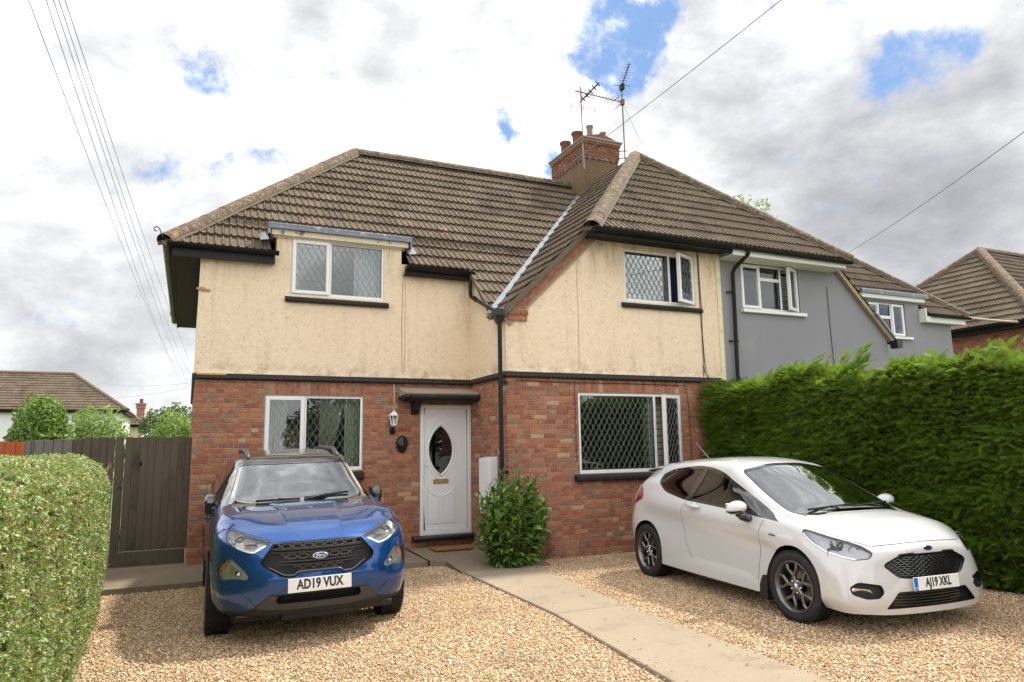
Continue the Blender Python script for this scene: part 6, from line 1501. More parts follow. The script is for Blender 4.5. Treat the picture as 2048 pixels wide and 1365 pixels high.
    for s in (-1, 1):
        vs = []
        for k in range(n0+1):
            tt = k/n0; x = .70-.98*tt; y = s*(.215+.10*tt); z = float(np.interp(x, [-.30, -.10, .25, .60, .77], [1.115, 1.092, 1.050, .965, .868])); hh = .014*min(1, tt*5, (1-tt)*6)
            vs += [(x, y-s*.035, z+.0015+hh), (x, y, z+.0015+hh*.9), (x, y+s*.022, z-.002)]
        m_.add(vs, [(i*3+j, i*3+3+j, i*3+4+j, i*3+1+j) for i in range(n0) for j in range(2)])
    vs = []
    for k in range(n0+1):
        tt = k/n0; x = .70-.98*tt; z = float(np.interp(x, [-.30, -.10, .25, .60, .77], [1.115, 1.092, 1.050, .965, .868])); hh = .014*min(1, tt*5, (1-tt)*6); yy = .180+.10*tt
        vs += [(x, -yy, z+.0015+hh), (x, -yy/2, z+.003+hh), (x, 0, z+.0035+hh), (x, yy/2, z+.003+hh), (x, yy, z+.0015+hh)]
    m_.add(vs, [(i*5+j, i*5+5+j, i*5+6+j, i*5+1+j) for i in range(n0) for j in range(4)])
    m_.build('bonnet_bulge', m_blue, t, smooth=True, auto=50)
    put('rear_panel', lambda m_: m_.prism([(y*.98, z) for (x, y, z) in R[-1]]+[(-y*.98, z) for (x, y, z) in R[-1][::-1]], lambda a, b, q: (q, a, b), -3.235, -3.215), m_blue, t)
    put('underbody', lambda m_: (m_.box(-3.2, -.70, .26, .55, .70, .32), m_.box(-3.1, -.66, .2, -2.95, .66, .4)), m_trim, t)
    plate(t, .882, -.26, .26, .452, .565, 'AD19 VUX', tilt=rad(-2), ts=.108, sx=.74)
    put('plate_fixing', lambda m_: [m_.lathe([(0, .0062), (.006, .006), (.007, .003)], 10, axis='x', c=(.882, q, .508)) for q in (-.19, .19)], m_plate, t)
    # wipers
    for (a, b, c_) in (((-.325, -.44, 1.132), (-.318, -.02, 1.136), (-.30, -.60, 1.128)), ((-.325, .02, 1.138), (-.41, .48, 1.172), (-.30, .18, 1.128))):
        m_ = MB(); m_.tube([(-.285, a[1]+.42, 1.128) if a[1] < 0 else (-.285, a[1]-.0, 1.130), tuple((Vector(a)+Vector(b))/2+Vector((0, 0, .012)))], .008, 6); m_.bar(a, b, .010, .022); m_.build('windscreen_wiper', m_trim, t)
    put('scuttle_panel', lambda m_: m_.prism([(-.275, 1.108), (-.285, 1.122), (-.36, 1.124), (-.38, 1.105)], lambda a, b, q: (a-.10*(q/.7)**2 if True else a, q, b), -.64, .64), m_trim, t)
    # folded door mirrors
    for s in (-1, 1):
        m_ = MB(); 
        m_.prism([(-.64, 1.14), (-.69, 1.01), (-.80, .98), (-.90, 1.01), (-.93, 1.10), (-.90, 1.195), (-.80, 1.215), (-.70, 1.20)], lambda a, b, q: (a-.02*(abs(q)-.82)*6, q, b), s*.80, s*.895)
        mm = m_.build('wing_mirror', m_gloss, t, bev=.022)
        put('mirror_mount', lambda m2: m2.prism([(-.60, 1.08), (-.62, .95), (-.74, .93), (-.80, 1.0), (-.78, 1.08)], lambda a, b, q: (a, q, b), s*.77, s*.84), m_trim, mm, bev=.012)
    # roof rails, antenna
    for s in (-1, 1):
        m_ = MB(); m_.tube([(-1.05, s*.475, 1.540), (-1.15, s*.472, 1.575), (-1.35, s*.475, 1.616), (-2.3, s*.475, 1.640), (-2.8, s*.465, 1.605), (-2.95, s*.455, 1.555)], [.020, .025, .026, .026, .025, .02], 8); m_.build('roof_rail', m_trim2, t, smooth=True)
    put('antenna', lambda m_: m_.tube([(-2.7, .1, 1.59), (-2.95, .1, 1.80)], .004, 5), m_trim, t)
    for s in (-1, 1):
        put('door_handle', lambda m_: (m_.obox((-1.30, s*.885, .93), (.085, 0, 0), (0, .012, 0), (0, 0, .014)), m_.obox((-2.08, s*.89, .95), (.085, 0, 0), (0, .012, 0), (0, 0, .014))), m_blue, t, bev=.006)
        put('mud_flap', lambda m_: m_.box(-.41, s*.70, .14, -.395, s*.86, .34), m_trim, t)
    for x_ in (0, -2.519):
        for s in (-1, 1): wheel(t, x_, s*.775, .332, .205, .222, s, m_alloy2, 'v')
    cabin(t, .0, .35, 1.02, .70, -.45, -1.15, -2.6, 1.50)
    put('headlining', lambda m_: m_.box(-2.9, -.50, 1.50, -1.02, .50, 1.515), m_cabl, t)
    for s in (-1, 1): put('pillar_lining', lambda m_: m_.bar((-.44, s*.655, 1.10), (-1.0, s*.545, 1.46), .035, .02), m_cabl, t)
    return t
make_suv()

# ------------------------------------------------------------------ white three-door hatchback
def make_hatch():
    t = thing('parked_car', 'white three-door hatchback with dark alloy wheels parked beside the tall conifer hedge', 'car', (6.194, -6.118, -.112)); LOCAL.add(t.name)
    t.rotation_euler = (0, 0, rad(-94.1)); t.scale = (1.067,)*3
    R = [
     [(.765,0,.715),(.750,.20,.712),(.700,.42,.700),(.610,.60,.690),(.50,.72,.690),(.42,.790,.680),(.425,.825,.60),(.44,.848,.50),(.45,.852,.38),(.45,.848,.27),(.44,.81,.19)],
     [(.62,0,.800),(.61,.20,.797),(.575,.42,.780),(.50,.59,.765),(.41,.71,.755),(.335,.795,.735),(.335,.838,.64),(.34,.858,.52),(.34,.860,.39),(.34,.856,.27),(.34,.80,.19)],
     [(.38,0,.875),(.375,.20,.872),(.35,.42,.858),(.31,.59,.838),(.255,.715,.815),(.20,.800,.785),(.20,.846,.68),(.20,.864,.54),(.20,.864,.40),(.20,.860,.27),(.20,.79,.19)],
     [(.12,0,.925),(.115,.20,.922),(.10,.42,.910),(.07,.59,.888),(.03,.715,.862),(0,.800,.830),(0,.848,.70),(0,.864,.54),(0,.864,.40),(0,.860,.27),(0,.79,.19)],
     [(-.09,0,.958),(-.10,.22,.956),(-.13,.44,.945),(-.20,.66,.928),(-.25,.725,.905),(-.27,.800,.865),(-.28,.845,.72),(-.29,.856,.54),(-.29,.852,.38),(-.29,.856,.24),(-.29,.80,.17)],
     [(-.45,0,1.130),(-.46,.22,1.126),(-.50,.42,1.112),(-.555,.648,1.085),(-.58,.715,1.02),(-.54,.800,.900),(-.55,.845,.77),(-.56,.854,.56),(-.56,.842,.36),(-.56,.862,.22),(-.56,.80,.16)],
     [(-.80,0,1.295),(-.81,.22,1.290),(-.84,.40,1.275),(-.885,.600,1.245),(-.90,.685,1.12),(-.88,.798,.935),(-.88,.846,.80),(-.88,.856,.58),(-.88,.838,.36),(-.88,.864,.22),(-.88,.80,.16)],
     [(-1.04,0,1.385),(-1.05,.22,1.378),(-1.07,.40,1.362),(-1.105,.570,1.325),(-1.13,.672,1.18),(-1.12,.797,.958),(-1.12,.847,.82),(-1.12,.858,.60),(-1.12,.838,.36),(-1.12,.865,.22),(-1.12,.80,.16)],
     [(-1.45,0,1.428),(-1.45,.22,1.424),(-1.45,.40,1.405),(-1.46,.560,1.362),(-1.47,.668,1.20),(-1.47,.795,.998),(-1.47,.850,.85),(-1.47,.860,.62),(-1.47,.842,.37),(-1.47,.866,.22),(-1.47,.80,.16)],
     [(-1.90,0,1.420),(-1.90,.22,1.415),(-1.90,.39,1.395),(-1.91,.550,1.348),(-1.92,.660,1.21),(-1.92,.785,1.050),(-1.92,.850,.89),(-1.92,.866,.66),(-1.92,.858,.40),(-1.92,.866,.24),(-1.92,.80,.17)],
     [(-2.40,0,1.385),(-2.40,.22,1.380),(-2.40,.38,1.358),(-2.41,.525,1.310),(-2.42,.625,1.21),(-2.42,.745,1.105),(-2.42,.832,.93),(-2.43,.868,.70),(-2.43,.868,.48),(-2.43,.856,.30),(-2.43,.80,.20)],
     [(-2.90,0,1.318),(-2.90,.22,1.312),(-2.89,.36,1.295),(-2.86,.47,1.250),(-2.83,.545,1.19),(-2.80,.68,1.100),(-2.78,.775,.96),(-2.78,.835,.74),(-2.79,.845,.52),(-2.78,.83,.34),(-2.77,.77,.24)],
     [(-3.02,0,1.20),(-3.01,.22,1.20),(-2.99,.34,1.19),(-2.96,.44,1.16),(-2.93,.52,1.12),(-2.93,.62,1.05),(-2.95,.70,.93),(-3.02,.735,.72),(-3.05,.74,.52),(-3.02,.72,.36),(-2.98,.66,.27)]]
    for q in R[4:11]:                              # shoulder crease, hollow door, flared sill
        for k_, (dy, dz) in {6: (.016, -.01), 7: (-.028, .03), 8: (-.002, .02)}.items(): x, y, z = q[k_]; q[k_] = (x, y+dy, z+dz)
    top = R[0][:6]; side = R[0][5:]
    F = [top,
     [(.800,0,.655),(.788,.20,.652),(.745,.42,.645),(.665,.60,.63),(.545,.745,.61),side[1]],
     [(.815,0,.52),(.803,.20,.52),(.768,.42,.52),(.695,.61,.51),(.580,.765,.50),side[2]],
     [(.835,0,.40),(.823,.20,.40),(.790,.43,.40),(.720,.62,.395),(.600,.785,.385),side[3]],
     [(.845,0,.27),(.835,.20,.27),(.805,.44,.27),(.735,.64,.27),(.615,.795,.27),side[4]],
     [(.835,0,.165),(.825,.20,.165),(.795,.44,.168),(.720,.63,.175),(.600,.770,.18),side[5]]]
    bm = shell(R, F, None, nx=6, nr=5)
    AX, AY, BZ = (1, 0, 0), (0, 1, 0), (0, 0, 1)
    front = lambda c, n: c.x > .42 and n.x > .1
    wsf = lambda c, n: -1.16 < c.x < -.02 and n.z > .05 and abs(n.y) < .80
    ws = rounded([(-.640, .930), (.640, .930), (.622, 1.085), (.560, 1.290), (.20, 1.352), (-.20, 1.352), (-.560, 1.290), (-.622, 1.085)], [.04, .04, .05, .05, .1, .1, .05, .05])
    cut(bm, offset(ws, .016), AY, BZ, wsf); wf = cut(bm, ws, AY, BZ, wsf)
    wsp = take(bm, wf, 'windscreen', m_ws, t, .005); f_ = cut(bm, offset(ws, .016), AY, BZ, wsf); take(bm, f_, 'windscreen_surround', m_gloss, wsp, .002)
    # side glass in two panes, as a pointed arch
    so_ = rounded([(-.19, .852), (-.36, .935), (-.607, 1.045), (-.95, 1.172), (-1.16, 1.262), (-1.375, 1.316), (-1.70, 1.338), (-2.22, 1.288), (-2.42, 1.222), (-2.36, 1.135), (-2.13, 1.03), (-1.68, .960), (-.94, .915), (-.5, .878)], [.01, .1, .1, .1, .08, .1, .1, .08, .04, .08, .1, .1, .1, .1], 3)
    fwd = rounded([(-.50, .912), (-.64, 1.015), (-.94, 1.132), (-1.16, 1.228), (-1.36, 1.285), (-1.50, 1.298), (-1.57, .982), (-.94, .940)], [.01, .06, .1, .06, .06, .02, .03, .1], 3)
    bck = rounded([(-1.60, 1.305), (-2.20, 1.262), (-2.365, 1.208), (-2.315, 1.150), (-2.12, 1.058), (-1.665, .992)], [.02, .08, .03, .06, .08, .02], 3)
    for s in (-1, 1):
        fl = lambda c, n, s=s: c.y*s > .45 and abs(n.y) > .25 and c.z > .83
        first = None
        for nm, poly in (('door_window', fwd), ('rear_side_window', bck)):
            fi = cut(bm, poly, AX, BZ, fl); g_ = take(bm, fi, nm, m_sg, t, .006); first = first or g_
        fi = cut(bm, so_, AX, BZ, fl); take(bm, fi, 'window_trim', m_gloss, first, .001)
    for cx in (0, -2.493):
        for s in (-1, 1):
            fl = lambda c, n, s=s, cx=cx: c.y*s > .5 and abs(c.x-cx) < .60 and c.z < .85
            fi = cut(bm, circ(cx, .318, .348, 32), AX, BZ, fl); w_ = rim_wall(fi, .30, (0, -s, 0), None, None, ''); bmesh.ops.delete(bm, geom=fi, context='FACES')
            w_.build('arch_liner', m_trim, t)
    # upper grille
    gp = rounded([(-.30, .640), (.30, .640), (.455, .575), (.475, .548), (.36, .452), (.24, .440), (-.24, .440), (-.36, .452), (-.475, .548), (-.455, .575)], [.05, .05, .04, .03, .04, .03, .03, .04, .03, .04], 3)
    gx = lambda y, b=.815: b-.20*(abs(y)/.5)**2*.62
    def opening(poly, depth, mat, nm, filt=front):
        fi = cut(bm, poly, AY, BZ, filt); w_ = rim_wall(fi, depth, (-1, 0, 0), None, None, ''); back = [[tuple(v.co+Vector((-depth, 0, 0))) for v in f.verts] for f in fi]; bmesh.ops.delete(bm, geom=fi, context='FACES')
        for q in back: w_.add(q, [tuple(range(len(q)))])
        return w_.build(nm, mat, t)
    gr = opening(gp, .05, m_seam, 'grille')
    m_ = MB(); ins = offset(gp, -.012)
    k_ = 0
    for zi in range(12):
        z = .450+zi*.0185
        for yi in range(-9, 10):
            y = yi*.058+(.029 if zi % 2 else 0)
            if inpoly(ins, y, z) : m_.tube([(gx(y-.029)-.018, y-.029, z), (gx(y-.012)-.014, y-.012, z-.0085), (gx(y+.012)-.014, y+.012, z-.0085), (gx(y+.029)-.018, y+.029, z)], .0038, 4, cap=False)
    m_.build('honeycomb', m_gloss, gr, kind='stuff')
    m_ = MB(); ps = [(gx(a)+.004+(.0 if b > .5 else .012), a, b) for a, b in offset(gp, .004)]; m_.tube(ps+[ps[0]], .007, 6, cap=False); m_.build('grille_surround', m_gloss, gr, smooth=True)
    emblem(t, .790, .676, .105, .042, rad(-22))
    # lower grille with slats
    lp = rounded([(-.385, .345), (.385, .345), (.515, .215), (-.515, .215)], [.02, .02, .02, .02], 2)
    lg = opening(lp, .06, m_seam, 'lower_grille')
    for k in range(5):
        z = .232+k*.024; hw = .50-(z-.215)*1.0; m_ = MB(); n = 16
        for i in range(n): a, b = -hw+2*hw*i/n, -hw+2*hw*(i+1)/n; m_.bar((gx(a, .845)-.03, a, z), (gx(b, .845)-.03, b, z), .03, .009)
        m_.build('grille_slat', m_gloss, lg)
    # headlights: outline seen along the front corner diagonal
    DA = Vector((-.6428, .7660, 0)); 
    for s in (-1, 1):
        A_ = Vector((-.6428, .7660*s, 0))           # axis across the lamp
        def pr(x, y, z): return (Vector((x, y*s, z)).dot(A_), z)
        hp = [pr(.655, .50, .655), pr(.60, .575, .705), pr(.50, .66, .740), pr(.33, .745, .778), pr(.17, .790, .812), pr(.115, .805, .815), pr(.135, .825, .770), pr(.25, .83, .705), pr(.38, .81, .655), pr(.52, .745, .618), pr(.60, .66, .600), pr(.665, .55, .612)]
        hp = rounded(hp, .02, 2)
        fl = lambda c, n, s=s: c.y*s > .3 and c.x > .05 and c.z > .5 and Vector((.766, .6428*s, 0)).dot(n) > -.15
        fi = cut(bm, hp, A_, BZ, fl)
        def inner(lens, s=s):
            m_ = MB(); m_.lathe([(.050, -.02), (.052, .016), (.043, .014), (.036, 0), (0, .006)], 24, axis='x', c=(.46, s*.705, .690)); m_.build('projector_lamp', m_reflector, lens, smooth=True, auto=40)
            m_ = MB(); m_.lathe([(.034, .014), (.022, .026), (0, .032)], 20, axis='x', c=(.46, s*.705, .690)); m_.build('projector_glass', MATS['dark_glass'], lens, smooth=True)
            m_ = MB(); m_.lathe([(.040, .01), (.032, -.015), (0, -.025)], 18, axis='x', c=(.53, s*.635, .660)); m_.bar((.575, s*.60, .70), (.60, s*.575, .615), .01, .03); m_.bar((.40, s*.755, .74), (.43, s*.745, .64), .02, .02); m_.build('lamp_insert', m_reflector, lens)
        lamp_unit(t, 'headlight', bm, fi, (-.70, -.25*s, 0), .05, inner, (hp, A_, BZ, fl, lambda c: c.z < .80-.36*max(0, c.x-.1)))
    # fog lamp recesses
    for s in (-1, 1):
        fp = [(a*s, b) for a, b in rounded([(.525, .405), (.70, .430), (.765, .385), (.755, .330), (.66, .295), (.56, .300), (.51, .345)], [.02, .03, .03, .02, .02, .02, .02], 3)]
        o_ = opening(fp, .045, m_seam, 'fog_light_recess', lambda c, n, s=s: c.y*s > .3 and c.x > .42 and n.x > .05)
        m_ = MB(); m_.prism([(s*.575, .335), (s*.60, .372), (s*.715, .385), (s*.735, .355), (s*.70, .330)], lambda a, b, q: (q-.55*(abs(a)-.57)*1.1, a, b), .69, .715); m_.build('fog_light', m_reflector, o_, bev=.006)
    # tail lamps
    for s in (-1, 1):
        fl = lambda c, n, s=s: c.y*s > .4 and c.x < -2.4 and c.z > .7
        fi = cut(bm, rounded([(-2.60, .925), (-2.66, 1.03), (-2.84, 1.075), (-3.05, 1.02), (-3.05, .86), (-2.80, .85)], .03, 3), AX, BZ, fl); take(bm, fi, 'tail_light', m_red, t, -.002)
    # panel lines
    for s in (-1, 1):
        sd_ = lambda c, n, s=s: c.y*s > .6 and abs(n.y) > .3 and c.z < 1.1
        seams(bm, [[(-.38, .855), (-.42, .74), (-.445, .58), (-.46, .40), (-.47, .275)], [(-1.62, .975), (-1.70, .86), (-1.72, .70), (-1.68, .52), (-1.60, .38), (-1.50, .315)], [(-.47, .275), (-.9, .285), (-1.50, .315)]], AX, BZ, sd_, .006)
    seams(bm, [[(-.50, .706), (-.42, .712), (-.20, .724), (0, .728), (.20, .724), (.42, .712), (.50, .706)]], AY, BZ, lambda c, n: c.x > .5, .006)
    for s in (-1, 1): seams(bm, [[(.66, s*.50), (.50, s*.64), (.16, s*.745), (-.20, s*.70)]], (1, 0, 0), (0, 1, 0), lambda c, n, s=s: c.z > .7 and n.z > .4 and c.y*s > 0 and -.22 < c.x < .7, .005)
    fi = cut(bm, [(-3.2, .10), (.60, .10), (.60, .185), (-3.2, .185)], AX, BZ, lambda c, n: c.z < .25 and c.x < .35); 
    close(bm, 'body', [m_white, m_seam], t)
    # pressed crease and flared skirt of the door bottom
    for s in (-1, 1):
        m_ = MB(); n = 24; vs = []
        for i in range(n+1):
            q = i/n; x = -.40-1.75*q; k = sin(pi*q)**.5; vs += [(x, s*(.838+.006*k), .335+.04*q), (x, s*(.862+.012*k), .265+.03*q), (x, s*(.868+.014*k), .190+.01*q), (x, s*.80, .165)]
        m_.add(vs, [(i*4+j, i*4+4+j, i*4+5+j, i*4+1+j) for i in range(n) for j in range(3)]); m_.build('side_skirt', m_white, t, smooth=True, auto=60)
        m_ = MB(); m_.prism([(-.32, .36), (-.385, .35), (-.43, .26), (-.44, .15), (-.33, .13)], lambda a, b, q: (a, q, b), s*.72, s*.872); m_.build('mud_flap', m_trim, t)
        # mirror
        m_ = MB(); bm2 = bmesh.new(); bmesh.ops.create_uvsphere(bm2, u_segments=24, v_segments=14, radius=1)
        for v in bm2.verts:
            x, y, z = v.co; sx = .105 if x > 0 else .035; v.co = Vector((-.60+x*sx*(1-.15*abs(y)), s*(.965+y*.115*(1)), .955+z*(.072 if z > 0 else .060)+.012*y*s))
        me = bpy.data.meshes.new('wing_mirror'); bm2.to_mesh(me); bm2.free(); me.materials.append(m_white); me.materials.append(m_gloss); me.polygons.foreach_set('use_smooth', [True]*len(me.polygons))
        for p_ in me.polygons: p_.material_index = 1 if p_.center.z < .935 else 0
        mm = link('wing_mirror', me, t)
        put('mirror_mount', lambda m2: m2.tube([(-.60, s*.93, .915), (-.585, s*.90, .875), (-.57, s*.85, .850), (-.56, s*.82, .850)], [.05, .045, .038, .032], 12), m_gloss, mm, smooth=True)
        put('mirror_glass', lambda m2: m2.obox((-.640, s*.965, .955), (.004, 0, 0), (0, .09, 0), (0, 0, .045)), m_chrome, mm, bev=.004)
        m2 = MB(); m2.tube([(-1.36, s*.862, .905), (-1.38, s*.888, .908), (-1.46, s*.898, .912), (-1.56, s*.893, .916), (-1.585, s*.866, .916)], [.012, .016, .017, .016, .012], 8); m2.lathe([(.0, s*.872), (.038, s*.868), (.040, s*.84)], 20, c=(-1.47, 0, .912), axis='y'); m2.build('door_handle', m_white, t, smooth=True)
        me = text_mesh('ST-Line', .024, .001, 1.1, shear=.3, bold=.0012); me.materials.clear(); me.materials.append(m_alloy)
        me.transform(Matrix(((1 if s < 0 else -1, 0, 0, -.235), (0, 0, s, s*.862), (0, 1, 0, .735), (0, 0, 0, 1)))); link('badge', me, t)
    # roof spoiler, antenna, rear
    m_ = MB(); m_.prism([(-2.78, 1.330), (-3.04, 1.300), (-3.05, 1.280), (-2.85, 1.255)], lambda a, b, q: (a+.12*(abs(q)/.5)**2, q, b-.045*(abs(q)/.5)**2), -.52, .52); 
    mS = MB(); N_ = 12
    for i in range(N_+1):
        q = -.54+1.08*i/N_; mS.v += [(a+.16*(abs(q)/.54)**2.2, q, b-.055*(abs(q)/.54)**2) for a, b in ((-2.72, 1.345), (-3.06, 1.312), (-3.07, 1.288), (-2.80, 1.26))]
    for i in range(N_):
        for j in range(4): mS.f.append((i*4+j, i*4+(j+1) % 4, i*4+4+(j+1) % 4, i*4+4+j)); mS.m.append(0); mS.r.append(0)
    mS.build('roof_spoiler', m_white, t, smooth=True, auto=40)
    put('antenna', lambda m_: (m_.tube([(-2.30, 0, 1.388), (-2.34, 0, 1.405), (-2.60, 0, 1.60)], [.014, .006, .003], 6)), m_trim, t)
    put('rear_panel', lambda m_: m_.prism([(y*.97, z) for (x, y, z) in R[-1]]+[(-y*.97, z) for (x, y, z) in R[-1][::-1]], lambda a, b, q: (q+.05*(1-min(1, abs(a)/.5)), a, b), -3.02, -2.99), m_white, t)
    put('underbody', lambda m_: (m_.box(-2.95, -.72, .16, .60, .72, .22), m_.box(.3, -.55, .2, .70, .55, .25)), m_trim, t)
    plate(t, .862, -.26, .26, .350, .458, 'AJ19 XKL', band=True, tilt=rad(-3), ts=.100, sx=.72)
    for (a, b, pv) in (((-.135, -.50, .955), (-.165, .10, .985), (-.075, -.18, .962)), ((-.105, .02, .965), (-.20, .55, .985), (-.07, .35, .955))):
        m_ = MB(); m_.tube([pv, tuple((Vector(a)+Vector(b))/2+Vector((0, 0, .008)))], .008, 6); m_.bar(a, b, .010, .018); m_.build('windscreen_wiper', m_trim, t)
    mS = MB(); 
    for i in range(13):
        y = -.66+1.32*i/12; xx = -.065-.16*(abs(y)/.66)**2.2; zz = .962-.045*(abs(y)/.66)**2; mS.v += [(xx, y, zz-.004), (xx-.06, y, zz+.006), (xx-.065, y, zz-.03)]
    for i in range(12):
        for j in range(2): mS.f.append((i*3+j, i*3+j+1, i*3+4+j, i*3+3+j)); mS.m.append(0); mS.r.append(0)
    mS.build('scuttle_panel', m_trim, t)
    put('tax_sticker', lambda m_: m_.lathe([(0, .002), (.016, .002)], 16, axis='x', c=(-.985, -.47, 1.275)), simple('pale_blue_sticker', (.30,.55,.75), .4, bs=0), wsp)
    for x_ in (0, -2.493):
        for s in (-1, 1): wheel(t, x_, s*.757, .312, .205, .222, s, m_alloy, 'y', steer=rad(3) if x_ == 0 else 0)
    cabin(t, .0, .28, .93, .66, -.35, -1.05, -2.2, 1.32)
    for o in t.children_recursive:                 # short nose: everything ahead of the front axle is drawn in
        if o.type == 'MESH' and not any(p_.name.startswith('wheel') for p_ in (o, o.parent)):
            for v in o.data.vertices:
                if v.co.x > .30: v.co.x = .30+(v.co.x-.30)*.79
    return t
make_hatch()
# ================================================================== fences and gate
def _wood(base, hi, dk):
    def b(gg):
        v, r = oc(gg); mp = gg.n('ShaderNodeMapping'); gg.l(v, mp.inputs[0]); mp.inputs['Scale'].default_value = (9, 9, .7)
        n = gg.noise(mp.outputs[0], 3, 7, .7, .6); c = gg.mix(n, base, hi); c = gg.mix(gg.math('MULTIPLY', gg.smooth(gg.noise(v, 1.3, 5, .6), .5, .72), .6), c, dk)
        c = gg.mix(gg.math('MULTIPLY', gg.math('SUBTRACT', r, .5), .5, clamp=True), c, hi); c = gg.mix(gg.smooth(gg.noise(v, 4.5, 2, .4), .74, .78), c, (.012,.01,.008))
        return bsdf(gg, c, .9, 0, n, .5, .006, spec=.2)
    return b
m_fence = M('weathered_brown_board', _wood((.065,.049,.034), (.125,.099,.071), (.022,.018,.013)))
m_fence2 = M('silvered_board', _wood((.12,.105,.088), (.20,.18,.155), (.05,.043,.036)))
m_orange = M('orange_stained_board', _wood((.36,.085,.03), (.46,.13,.05), (.24,.055,.02)))
gt = thing('garden_gate', 'tall dark weathered boarded side gate between the hedge and the brick corner', 'gate', (-.5, .2, 0))
xs = [-.865, -.772, -.672, -.575, -.480, -.372, -.275, -.180, -.085, .0]
for i in range(9):
    dz = random.uniform(-.012, .012); MB().box(xs[i]-.0005, .19+random.uniform(-.003, .003), .21, xs[i+1]+.0005, .212, 1.80+dz).build('board', m_fence, gt, bev=.006)
MB().box(-.985, .185, .02, -.89, .215, 1.80).build('board', m_fence, gt, bev=.003)
MB().box(-.89, .195, .02, -.87, .21, 1.66).build('board', m_fence, gt)
put('bottom_rail', lambda m_: m_.box(-.985, .17, -.0, -.03, .189, .205), m_fence, gt, bev=.003)
for z in (.35, 1.5): put('rail', lambda m_: m_.box(-.97, .213, z, -.02, .26, z+.09), m_fence, gt)
put('gate_post', lambda m_: m_.box(.0, .10, -.05, .05, .24, 2.05), m_blackw, gt); put('gate_latch', lambda m_: m_.lathe([(.0, .186), (.028, .184), (.03, .19)], 12, c=(-.91, 0, 1.08), axis='y'), m_blackw, gt)
put('knot', lambda m_: m_.lathe([(0, .188), (.022, .187), (.026, .189)], 10, c=(-.93, 0, 1.10), axis='y'), m_soffit, gt)
fn = thing('board_fence', 'grey vertical board fence between the gate and the orange fence', 'fence', (-1.5, .1, 0)); x = -1.0; i = 0
while x > -1.98:
    w = random.uniform(.088, .115); m_ = m_fence if x > -1.5 else m_fence2; zt = 1.80-.045*(-x-1.0)+random.uniform(-.006, .006); yy = .2-.12*(-x-1.0)
    MB().box(x-w-.0005, yy-.01, -.05, x, yy+.012, zt).build('board', m_, fn, bev=.006); x -= w
put('rail', lambda m_: (m_.bar((-1.0, .24, 1.4), (-2.0, .12, 1.4), .04, .08)), m_fence, fn)
put('post', lambda m_: m_.box(-2.03, .05, -.1, -1.985, .13, 1.76), m_fence2, fn)
fo = thing('board_fence', 'orange stained close-boarded fence at the far left behind the clipped hedge', 'fence', (-3, .6, 0)); x = -2.04
while x > -4.4:
    w = .052; MB().box(x-w+.003, .58+(.012 if int(x*20) % 2 else 0), -.05, x, .60, 1.755+.006*sin(x*9)+.018*(-x-2.0)).build('board', m_orange, fo); x -= w

# ================================================================== neighbouring houses
m_tilefar = m_tile
def hip_house(name, label, x0, x1, y0, y1, ze, zr, wall_m, run, brick=False, eo=.35, front=True, side=True, n=300):
    h = thing(name, label, 'house', ((x0+x1)/2, (y0+y1)/2, GZ)); ym = (y0+y1)/2; rf = MB().box((x0+x1)/2-.1, ym-.1, zr-.4, (x0+x1)/2+.1, ym+.1, zr-.3).build('roof', m_soffit, h); recs = []
    X0, X1, Y0, Y1 = x0-eo, x1+eo, y0-eo, y1+eo; mf = (zr-ze)/(ym-Y0); ms = (zr-ze)/run; k = math.sqrt(1+mf*mf); kx = math.sqrt(1+ms*ms)
    if front: roof_slope(recs, (X0, Y0, ze), (1, 0, 0), (0, 1, mf), [[(0, 0), (X1-X0, 0), (X1-X0-run, (ym-Y0)*k), (run, (ym-Y0)*k)]])
    if side: roof_slope(recs, (X0, Y0, ze), (0, 1, 0), (1, 0, ms), [[(0, 0), (Y1-Y0, 0), ((Y1-Y0)/2, run*kx)]])
    place_tiles(recs, rf, n)
    mb = MB(); e = .03; A = [(X0, Y0, ze-e), (X1, Y0, ze-e), (X1, Y1, ze-e), (X0, Y1, ze-e), (X0+run, ym, zr-e), (X1-run, ym, zr-e)]; mb.add(A, [(0, 1, 5, 4), (1, 2, 5), (2, 3, 4, 5), (3, 0, 4), (0, 3, 2, 1)]); mb.build('roof_boarding', m_tile, rf)
    for a, b in (((X0, Y0, ze), (X0+run, ym, zr)), ((X1, Y0, ze), (X1-run, ym, zr)), ((X0, Y1, ze), (X0+run, ym, zr)), ((X0+run, ym, zr), (X1-run, ym, zr))): ridge(rf, a, b)
    MB().box(x0, y0, GZ, x1, y1, ze-.02).build('wall', wall_m, h)
    mb = MB(); mb.box(X0+.05, Y0+.05, ze-.16, X1-.05, Y1-.05, ze-.05); mb.build('eaves_board', m_blackw, h); gutter(h, [(X0-.05, Y1, ze-.01), (X0-.05, Y0, ze-.01)], brackets=False); gutter(h, [(X0, Y0-.05, ze-.01), (X1, Y0-.05, ze-.01)], brackets=False)
    return h
rh = hip_house('detached_house', 'red brick house with brown hipped tiled roof beyond the grey house at the right edge', 20.40, 31, -.25, 6.45, 4.70, 7.84, m_mortar, 3.85)
recs = []; wl = None
for c_ in rh.children:
    if c_.name.startswith('wall'): wl = c_
brick_field(recs, (20.40, 6.45, 0), (0, -1, 0), (-1, 0, 0), 0, 6.7, 2.4, 4.55, CO); brick_field(recs, (20.40, -.25, 0), (1, 0, 0), (0, -1, 0), 0, 6, 2.4, 4.55, CO)
